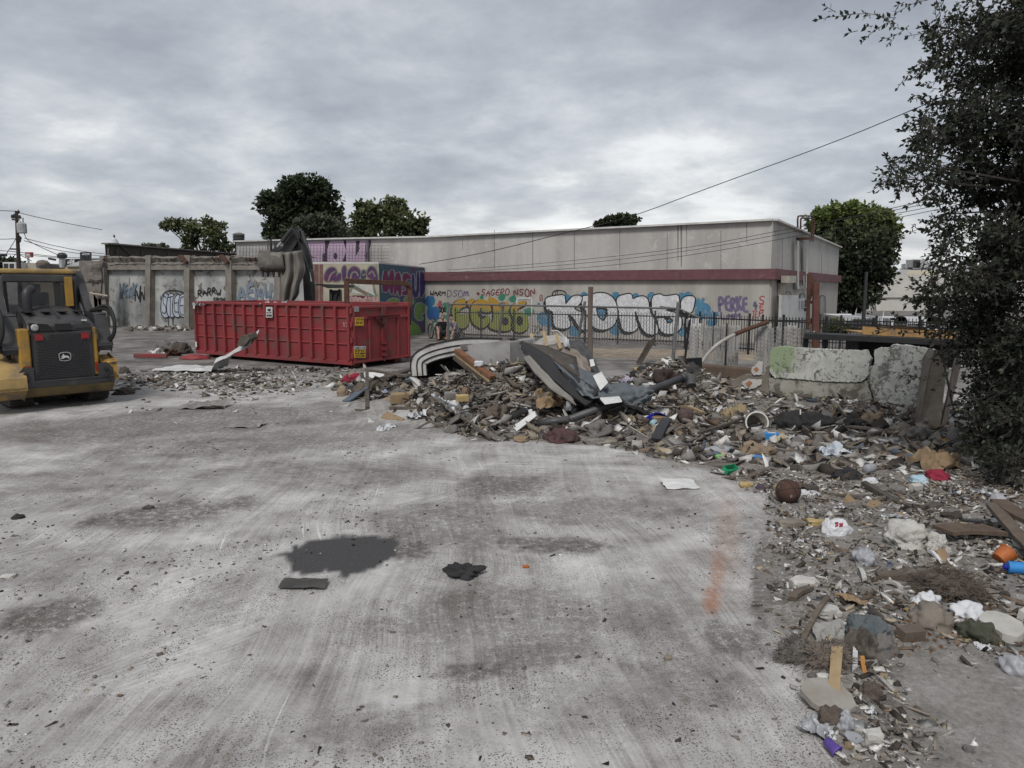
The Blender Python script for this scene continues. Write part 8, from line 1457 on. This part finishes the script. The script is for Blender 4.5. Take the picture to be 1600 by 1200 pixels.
# white bag with red print
p = GP(1308, 834); t = thing('plastic_bag', 'white plastic carrier bag with red print lying in the near debris', 'bag', p); mb = MB(); s_ = p.y/F; cloth(mb, p+Vector((0, 0, .01)), (.115, .09, .10), 21, 5, .32, 1.6); build('bag_body', mb, bags, t)
mb = MB(); cloth(mb, p+Vector((-.10, -.01, .02)), (.035, .03, .10), 23, 4, .5); build('bag_handle', mb, bags, t)
from mathutils.bvhtree import BVHTree
bo = [o for o in t.children if o.name.startswith('bag_body')][0]; bvh = BVHTree.FromPolygons([Vector(v.co)+p for v in bo.data.vertices], [tuple(f.vertices) for f in bo.data.polygons]); mb = MB()
def proj_bag(x, y):
    h = bvh.ray_cast(EY, ray(x, y).normalized()); return h[0]-ray(x, y).normalized()*.0015 if h[0] is not None else None
for quad in ([(1298, 810), (1306, 808), (1308, 813), (1301, 814)], [(1308, 808), (1314, 809), (1316, 814), (1310, 814)], [(1316, 809), (1322, 811), (1325, 816), (1318, 815)], [(1324, 812), (1329, 816), (1332, 822), (1327, 818)], [(1304, 816), (1310, 815.5), (1310, 819), (1305, 820)], [(1311, 815.5), (1318, 816), (1317, 823), (1311, 824)], [(1305, 820.5), (1310, 819.5), (1310, 823), (1305, 824)]):
    n_ = 5; g_ = [[None]*n_ for _ in range(n_)]; ok = True
    for i in range(n_):
        for j in range(n_):
            u, v = i/(n_-1), j/(n_-1); x = (quad[0][0]*(1-u)+quad[1][0]*u)*(1-v)+(quad[3][0]*(1-u)+quad[2][0]*u)*v; y = (quad[0][1]*(1-u)+quad[1][1]*u)*(1-v)+(quad[3][1]*(1-u)+quad[2][1]*u)*v; g_[i][j] = proj_bag(x, y); ok = ok and g_[i][j] is not None
    if ok: mb.grid(g_)
if mb.v: build('red_print', mb, cred, t)
# orange bucket piece, blue can, purple cup, remote
p = GP(1560, 878); t = thing('orange_bucket', 'orange plastic bucket half under the crossing planks', 'bucket', p); mb = MB(); mb.lathe([(.05, 0), (.065, .10)], p+Vector((0, 0, .02)), 20, (.9, .2, .6), cap=False); mb.lathe([(.001, 0), (.05, 0)], p+Vector((0, 0, .02)), 20, (.9, .2, .6), cap=False); build('shell', mb, org, t, solid=.005); mb = MB(); mb.lathe([(.063, .095), (.070, .095), (.070, .105), (.063, .105)], p+Vector((0, 0, .02)), 20, (.9, .2, .6), cap=False); build('rim', mb, org, t)
p = GP(1588, 896); t = thing('paint_can', 'bright blue can with a red end at the right edge', 'can', p); d = Vector((1, -.3, 0)).normalized(); mb = MB(); mb.lathe([(.001, 0), (.045, .002), (.045, .11), (.04, .115)], p+Vector((-.07, 0, .05)), 18, d); build('can', mb, blu, t, smooth=False); mb = MB(); mb.lathe([(.001, .165), (.03, .16), (.046, .15), (.046, .115)], p+Vector((-.07, 0, .05)), 18, d); build('red_cap', mb, cred, t); mb = MB(); mb.lathe([(.012, -.03), (.02, -.02), (.02, 0)], p+Vector((-.07, 0, .05)), 10, d); build('nozzle', mb, cnavy, t)
p = GP(1303, 1182); t = thing('purple_cup', 'small purple plastic cup tipped over at the bottom of the heap', 'cup', p); d = Vector((.35, -.6, -.25)).normalized(); mb = MB(); c = p+Vector((0, .01, .035)); mb.lathe([(.001, -.04), (.020, -.04), (.026, .02), (.028, .022)], c, 22, d, cap=False); build('cup', mb, purp, t, solid=.0025, smooth=True); mb = MB(); mb.lathe([(.026, .018), (.031, .018), (.031, .024), (.026, .024)], c, 22, d, cap=False); build('rim', mb, purp, t)
p = GP(1518, 828)+Vector((0, 0, .08)); t = thing('remote_control', 'black remote control lying on the weathered brown board', 'remote', p); mb = MB(); Mx = Matrix.Rotation(-.25, 3, 'Z'); mb.box(p, (.16, .05, .02), Mx); build('case', mb, blackp, t, bevel=.005); mb = MB()
for i in range(6):
    for j in (-1, 0, 1): mb.box(p+Mx @ Vector((-.06+i*.022, j*.014, .012)), (.010, .008, .004), Mx)
build('buttons', mb, M_('button_grey', (.15, .15, .16)), t)
XT = [('sheet', (652, 598, 700, 622), 'bent_dark_sheet', 'bent dark roofing sheet under the left side of the mattress', 'sheet', wooddk, dict(tilt=.5, amp=.3, lift=.12)),
 ('sheet', (760, 596, 812, 622), 'crumpled_grey_sheet', 'crumpled grey sheet on the crest below the grey foam block', 'sheet', cgry, dict(tilt=.4, amp=.35, lift=.12)),
 ('sheet', (800, 604, 850, 630), 'torn_white_film', 'torn whitish film on the slope left of the ribbed cover', 'film', bagg, dict(tilt=.5, amp=.4, lift=.08)),
 ('sheet', (690, 628, 745, 655), 'bent_tin_panel', 'bent pale tin panel on the left front slope of the pile', 'panel', silver, dict(tilt=.3, amp=.2, lift=.06)),
 ('sheet', (838, 616, 880, 642), 'brown_paper_sheet', 'torn brown paper sheet above the two dark pipes', 'paper', cardb, dict(tilt=.4, amp=.35, lift=.08)),
 ('cloth', (755, 630, 800, 656), 'matted_carpet', 'matted dark carpet lump in the middle of the front slope', 'carpet', fur, dict(amp=.6, lift=.02)),
 ('cloth', (690, 600, 735, 626), 'dirt_and_roots', 'brown clump of dirt and roots above the cinder block', 'clump', fur, dict(amp=.7)),
 ('cloth', (850, 668, 905, 694), 'maroon_rag_heap', 'dark maroon rag heap at the front foot of the pile', 'rag', M_('maroon_rag', (.09, .045, .045), (.05, .035, .033)), dict(amp=.8)),
 ('cloth', (905, 655, 960, 684), 'matted_carpet', 'matted grey carpet lump left of the pale batten', 'carpet', cgry, dict(amp=.8)),
 ('sheet', (560, 596, 610, 616), 'crumpled_grey_sheet', 'crumpled dark sheet across the left arm of the pile', 'sheet', wooddk, dict(tilt=.3, amp=.35, lift=.06)),
 ('cloth', (1150, 690, 1210, 716), 'muddy_cloth', 'muddy brown cloth between the bucket and the green basket', 'cloth', ctan, dict(amp=.7)),
 ('cloth', (1385, 660, 1432, 686), 'muddy_cloth', 'muddy grey cloth left of the leaning pier foot', 'cloth', M_('mud_cloth', (.20, .175, .145)), dict(amp=.8)),
 ('sheet', (1250, 1118, 1300, 1150), 'crushed_plastic', 'crushed translucent plastic left of the grey strip in the near heap', 'plastic', bagg, dict(amp=.35)),
 ('cloth', (1275, 1100, 1330, 1135), 'dirt_heap', 'dark crumbly dirt lump below the polygonal slab', 'dirt', fur, dict(amp=.6)),
 ('cloth', (1340, 1060, 1380, 1095), 'dirt_heap', 'dark dirt lump right of the orange stick', 'dirt', fur, dict(amp=.6))]
for kind, box, nm, lb, ct, m, k in XT: item(kind, box, nm, lb, ct, m, **k)
for pa, pb, wd, lb in (((705, 652), (800, 612), .05, 'long thin dark batten up the left front slope'), ((812, 655), (872, 622), .06, 'dark batten between white plank and ribbed cover'), ((655, 645), (715, 618), .05, 'dark batten beside the rough grey block'), ((590, 618), (650, 606), .07, 'broad dark batten over the left arm'), ((900, 672), (968, 648), .05, 'dark batten beside the pale batten'), ((1090, 688), (1160, 664), .05, 'thin dark batten left of the bucket'), ((1340, 690), (1425, 672), .06, 'dark batten in front of the broken wall slab')): board(pa, pb, wd, .035, 'dark_batten', lb, 'wood', wooddk, .05, .12)
# ------------------------------------------------------------------ repeats one can count
LM = [((730, 560), 'the mattress'), ((830, 660), 'the clean white plank'), ((600, 610), 'the left arm of the pile'), ((740, 610), 'the pink cloth'), ((960, 650), 'the pale batten'), ((1045, 590), 'the clothing heap'), ((1070, 655), 'the far basketball'), ((1182, 665), 'the white rimmed bucket'), ((1260, 655), 'the black cloth'), ((1300, 620), 'the broken wall foot'), ((1455, 665), 'the leaning pier'), ((1140, 735), 'the green basket'), ((1230, 765), 'the near basketball'), ((1310, 740), 'the black shirt'), ((1300, 704), 'the printed plastic sheet'), ((1455, 742), 'the bright red cloth'), ((1560, 780), 'the grey plastic jug'), ((1310, 820), 'the bag with red print'), ((1420, 830), 'the big wool lump'), ((1400, 900), 'the short thick timber'), ((1485, 910), 'the matted fibre clump'), ((1255, 908), 'the white plaster board'), ((1350, 985), 'the blue grey rag'), ((1455, 960), 'the grey brown cloth'), ((1565, 978), 'the oval slab'), ((1295, 1080), 'the polygonal slab'), ((1303, 1172), 'the purple cup'), ((1190, 920), 'the clod row'), ((250, 600), 'the loader'), ((380, 610), 'the dumpster'), ((540, 600), 'the pile left foot')]
def proto(kind, seed):
    mb = MB(); rd = random.Random(seed*77)
    if kind == 'chunk': rock(mb, (0, 0, .3), (.5, .4, .36), seed, 2, .55)
    elif kind == 'shard': mb.box((0, 0, .10), (1, .62, .16), Matrix.Rotation(rd.uniform(-.2, .2), 3, 'Y'), jit=.28)
    elif kind == 'stick': mb.box((0, 0, .05), (1.6, .14, .08), jit=.12); 
    elif kind == 'scrap': crumple(mb, (0, 0, .12), 1, .8, .4, seed*2.1, 9, 9, None, 1.6)
    elif kind == 'rag': cloth(mb, (0, 0, .05), (.5, .4, .36), seed, 3, .8)
    elif kind == 'clod': rock(mb, (0, 0, .2), (.5, .45, .3), seed+40, 2, .7)
    return mb
DESC = {'chunk': ('concrete_chunk', 'grey concrete chunk', 'rubble', cgrey), 'shard': ('plaster_shard', 'white plaster shard', 'plaster', plast), 'stick': ('wood_stick', 'weathered wood stick', 'stick', wood), 'scrap': ('paper_scrap', 'crumpled pale paper scrap', 'scrap', bags), 'rag': ('dirty_rag', 'dirty grey rag', 'rag', cgry), 'clod': ('dirt_clod', 'dark clod of dirt', 'clod', M_('clod', (.07, .058, .048), (.045, .038, .032))), 'tan': ('tan_shard', 'tan board shard', 'board', cardb), 'foam': ('foam_bit', 'dirty yellow foam bit', 'foam', M_('dirty_foam', (.28, .22, .13)))}
PR = {}
for kd in DESC:
    base = {'tan': 'shard', 'foam': 'chunk'}.get(kd, kd)
    for v in range(4): o = build(DESC[kd][0], proto(base, v+1+len(PR)), DESC[kd][3], loc=(0, 0, 0)); o['_free'] = 1; PR[kd, v] = o
poly_px = FIELD
def inpoly(x, y, P):
    c = False
    for i in range(len(P)):
        (x1, y1), (x2, y2) = P[i], P[i-1]
        if (y1 > y) != (y2 > y) and x < (x2-x1)*(y-y1)/(y2-y1)+x1: c = not c
    return c
PL = []; rd = random.Random(99); placed = 0; used = {k: 0 for k in DESC}
def place(kd, x, y, sz):
    global placed
    p = GP(x, y); v = rd.randrange(4); o = PR[kd, v]
    if '_free' in o.keys(): del o['_free']; q = o
    else: q = o.copy(); COL.objects.link(q)
    q.location = p-Vector((0, 0, sz*.06)); q.rotation_euler = (rd.gauss(0, .3), rd.gauss(0, .3), rd.uniform(0, 6.28)); q.scale = (sz*rd.uniform(.75, 1.3), sz*rd.uniform(.7, 1.2), sz*rd.uniform(.6, 1.2))
    lm = min(LM, key=lambda l: ((l[0][0]-x)*.8)**2+((l[0][1]-y)*(2.0 if y < 720 else 1.1))**2)
    n, d_, ct, _ = DESC[kd]; sw_ = 'tiny ' if sz < .065 else 'small ' if sz < .09 else 'large ' if sz > .17 else 'medium ' if sz > .13 else ''; ddx, ddy = x-lm[0][0], (y-lm[0][1])*1.6; rel = ('right of' if ddx > 0 else 'left of') if abs(ddx) > abs(ddy) else ('in front of' if ddy > 0 else 'behind'); tag(q, f'{sw_}{d_} {rel} {lm[1]}', ct, f'{n.replace("_", " ")}s around '+lm[1]); PL.append((q, x, y)); placed += 1
tries = 0
while placed < 240 and tries < 20000:
    tries += 1; x, y = rd.uniform(500, 1610), rd.uniform(572, 1195)
    if x > 1420 and 705 < y < 742: continue
    if not inpoly(x, y, poly_px): continue
    if y > 1040 and x > 1400 and rd.random() < .93: continue
    if y > 960 and x < 1255: continue
    depth = 2398/(y-448); near = depth < 6.5
    kd = rd.choices(list(DESC), [3, 5 if near else 3, 3, 2, 1.2, 2.5, 1.5, 1.5 if not near else .5])[0]; sz = rd.uniform(.035, .085) if near else rd.uniform(.07, .20); place(kd, x, y, sz)
for _ in range(26): x = rd.uniform(185, 420); place(rd.choice(['chunk', 'clod', 'shard', 'tan']), x, rd.uniform(585, 600)+(x-185)*.07, rd.uniform(.08, .2))
for _ in range(7): place(rd.choice(['clod', 'clod', 'chunk']), rd.uniform(1176, 1196), rd.uniform(850, 975), rd.uniform(.03, .06))
for _ in range(46): x = rd.uniform(600, 930); place(rd.choice(['stick', 'stick', 'stick', 'shard', 'scrap', 'rag', 'tan']), x, rd.uniform(600, 676), rd.uniform(.18, .36))
for _ in range(18): place(rd.choice(['rag', 'scrap', 'rag', 'stick']), rd.uniform(1220, 1440), rd.uniform(655, 700), rd.uniform(.15, .3))
for k_, o in PR.items():
    if '_free' in o.keys(): bpy.data.objects.remove(o)
from collections import defaultdict
def regroup():
    g_ = defaultdict(list)
    for q, x, y in PL: g_[q['label']].append((x, y, q))
    return g_
for lb, L in regroup().items():
    if len(L) > 1:
        for x, y, q in L:
            ls = sorted(LM, key=lambda l: ((l[0][0]-x)*.8)**2+((l[0][1]-y)*(2.0 if y < 720 else 1.1))**2); nx = ls[1][1].replace('the ', '', 1) if ls[1][1] not in lb else ls[2][1].replace('the ', '', 1); q['label'] = lb+', towards the '+nx
for lb, L in regroup().items():
    if 1 < len(L) < 4:
        L.sort(key=lambda t_: t_[0])
        for (x, y, q), n in zip(L, ['left', 'right'] if len(L) == 2 else ['left', 'middle', 'right']): q['label'] = n+' '+lb
for q, x, y in PL:
    while len(q['label'].split()) > 16: q['label'] = q['label'].replace('crumpled ', '').replace('weathered ', '').replace('grey concrete', 'concrete').replace('in front of', 'before') if any(k in q['label'] for k in ('crumpled ', 'weathered ', 'grey concrete', 'in front of')) else ' '.join(q['label'].split()[:16])
print('placed', placed)
# ------------------------------------------------------------------ rubble and grit nobody could count
cm = colmat('rubble', .92, .45, 60)
PAL = np.array([(.36, .345, .325), (.64, .63, .605), (.14, .118, .10), (.06, .05, .042), (.23, .20, .172), (.27, .235, .185), (.17, .158, .145), (.38, .325, .23), (.02, .02, .02), (.17, .12, .085), (.10, .12, .15)])
def pick(n, wts, var=.25): w_ = np.array(wts, float); w_ /= w_.sum(); c = PAL[rng.choice(len(PAL), n, p=w_)]; return np.clip(c*rng.uniform(1-var, 1+var, (n, 1)), 0, 1)
def sample(n, x0, x1, y0, y1, dens):
    X = rng.uniform(x0, x1, n); Y = rng.uniform(y0, y1, n); k = rng.uniform(0, 1, n) < dens(X, Y); return X[k], Y[k]
def scatter(name, label, X, Y, smin, smax, wts, tilt=.35, flat=.5, sink=.25, powr=2.2, zup=0):
    n = len(X); s = smin+(smax-smin)*rng.uniform(0, 1, n)**powr; S = np.stack([s*rng.uniform(.7, 1.6, n), s*rng.uniform(.5, 1.0, n), s*rng.uniform(.12, flat, n)], -1); Z = HN(X, Y)+S[:, 2]*(.5-sink)+zup
    V, Fq, C = shards(np.stack([X, Y, Z], -1), S, tilt, pick(n, wts), .42); o = npmesh(name, V, Fq, cm, C); tag(o, label, None, None, 'stuff'); print(name, n); return o
clump = lambda X, Y, sc, lo, hi, sd: sstep(lo, hi, vnoise(X, Y, sc, sd, 4))
fld = lambda X, Y: sstep(-.05, .15, sdpoly(X, Y, FW)+(vnoise(X, Y, 3.0, 5, 5)-.5)*.22)
mnd = lambda X, Y: np.clip(HN(X, Y)*6, 0, 1)
rfl = lambda X, Y: sstep(.36, .62, sdpoly(X, Y, FW)+.25*(vnoise(X, Y, 3, 5, 5)-.5))*(1-sstep(3.6, 4.3, Y+.25*(X-2.5)+.6*(vnoise(X, Y, 3, 5, 5)-.5)))
X, Y = sample(80000, -4, 10.5, 8, 17.5, lambda X, Y: fld(X, Y)*(1-.75*patch(X, Y, 1480, 722, 70, 14, .3, .4, 91, 1))*(.12+.88*np.maximum(clump(X, Y, 1.6, .4, .62, 1), mnd(X, Y)))); scatter('far_rubble', 'dense mixed rubble and splintered wood covering the pile and the far debris field', X, Y, .012, .20, [3, 3.6, 4, 4.5, 4, 1.8, 3.2, 1.1, 1.2, .6, .4], .5, .30, powr=5)
X, Y = sample(110000, .9, 7.5, 2.6, 8.2, lambda X, Y: fld(X, Y)*(1-.97*rfl(X, Y))*(.15+.85*clump(X, Y, 2.2, .42, .62, 2))); scatter('near_rubble', 'small stones, plaster crumbs and litter covering the near debris field', X, Y, .004, .055, [4.5, 5.5, 3, 3, 3.5, 1.2, 3, .5, .4, .6, .2], .4, .35, powr=4)
X, Y = sample(50000, 1.2, 4.2, 2.5, 7.5, lambda X, Y: (fld(X, Y)*(1-rfl(X, Y))*np.exp(-(np.abs(sdpoly(X, Y, FW)-.2)/.3)**2))); scatter('edge_rubble', 'crumbled white plaster and dirt heaped along the slab edge', X, Y, .004, .032, [4, 4.2, 3, 3, 3, 1.2, 3, .5, .3, .8, .2], .5, .5, powr=3.5)
X, Y = sample(16000, 1.2, 5.5, 2.5, 5.5, lambda X, Y: rfl(X, Y)); scatter('white_crumbs', 'fine white crumbs sprinkled over the smooth grey floor at the lower right', X, Y, .003, .014, [4, 5, 1, 1, 2, .5, 2, .2, 0, .2, 0], .3, .6)
dk = lambda X, Y: np.maximum.reduce([s_*patch(X, Y, a, b, c, d, .6, .5, sd_, 1.1) for a, b, c, d, s_, sd_ in DARKP])
X, Y = sample(150000, -5, 3.2, 2.5, 10, lambda X, Y: (1-fld(X, Y))*np.clip(.16*clump(X, Y, 1.3, .48, .64, 7)+.42*dk(X, Y)*clump(X, Y, 4, .4, .6, 8)+.01, 0, 1)*np.clip(3.2/Y, .3, 1)); scatter('slab_grit', 'dark crumbs of dirt and grit scattered over the pale slab', X, Y, .003, .024, [1.2, .5, 4, 4, 4, .6, 2.5, .2, .1, .3, 0], .3, .6, powr=3.2)
X, Y = sample(26000, -11, -1, 11, 19, lambda X, Y: np.clip(patch(X, Y, 280, 592, 120, 13, .5, .5, 61, 1)*.5+patch(X, Y, 390, 608, 80, 12, .5, .5, 62, 1)*.45+patch(X, Y, 480, 590, 90, 16, .5, .6, 63, 1)*.3+patch(X, Y, 420, 575, 200, 10, .5, .6, 64, 1)*.12+.01, 0, 1)); scatter('lot_rubble', 'strips of pale rubble between the loader, dumpster and pile', X, Y, .012, .12, [3, 3, 3, 3, 3, 2, 2, 1.0, .2, .5, 0], .4, .45, powr=4)
X, Y = sample(6000, -21, -10, 30, 37, lambda X, Y: np.clip(patch(X, Y, 285, 512, 60, 3.5, .4, .5, 71, 1), 0, 1)); scatter('wall_foot_rubble', 'dark rubble heaped at the foot of the concrete panel wall', X, Y, .05, .3, [2, 1, 4, 4, 3, 1, 3, 0, 0, 0, 0], .5, .8)
# splinters on the pile and dead leaves
def needles(name, label, n, x0, x1, y0, y1, dens, L0, L1, wts, zs=.05):
    X, Y = sample(n, x0, x1, y0, y1, dens); n = len(X); S = np.stack([rng.uniform(L0, L1, n), rng.uniform(.008, .03, n), rng.uniform(.005, .02, n)], -1); V, Fq, C = shards(np.stack([X, Y, HN(X, Y)+rng.uniform(0, zs, n)], -1), S, .35, pick(n, wts), .15); tag(npmesh(name, V, Fq, cm, C), label, None, None, 'stuff'); print(name, n)
needles('wood_splinters', 'splintered laths and twigs tangled through the pile and far debris', 9000, -4, 9, 9, 15, lambda X, Y: fld(X, Y)*np.clip(.12+mnd(X, Y)*.8, 0, 1), .1, .45, [1, .8, 4, 4, 3, 1, 2, .6, 1, 1, 0], .07)
needles('near_twigs', 'thin twigs and splinters in the near debris', 5000, 1, 6.5, 3, 8, lambda X, Y: fld(X, Y)*(1-rfl(X, Y))*.5, .03, .14, [1, 1.2, 4, 3, 4, 2, 1, 1, .2, 1, 0], .015)
X, Y = sample(9000, 1.8, 5.5, 3.2, 8, lambda X, Y: np.clip(patch(X, Y, 1420, 985, 75, 40, .6, .5, 81, 1)+patch(X, Y, 1570, 760, 60, 40, .6, .5, 82, 1)*.6+patch(X, Y, 1520, 945, 60, 30, .6, .5, 83, 1)*.6+patch(X, Y, 1560, 1000, 60, 30, .6, .5, 84, 1)*.5, 0, 1)*fld(X, Y)); n = len(X)
a_ = rng.uniform(0, 6.28, n); leaves('dead_leaves', np.stack([X, Y, HN(X, Y)+rng.uniform(.005, .03, n)], -1), np.stack([np.cos(a_), np.sin(a_), rng.normal(0, .35, n)], -1), .03, leafmat('dead_leaf_litter', (.07, .035, .018), (.20, .11, .05), (.30, .18, .08)), None, .55); tag(bpy.data.objects['dead_leaves'], 'orange brown dead leaves drifted among the near debris', None, None, 'stuff')
print('objects', len(bpy.data.objects), 'tris', sum(len(o.data.polygons) for o in bpy.data.objects if o.type == 'MESH'))
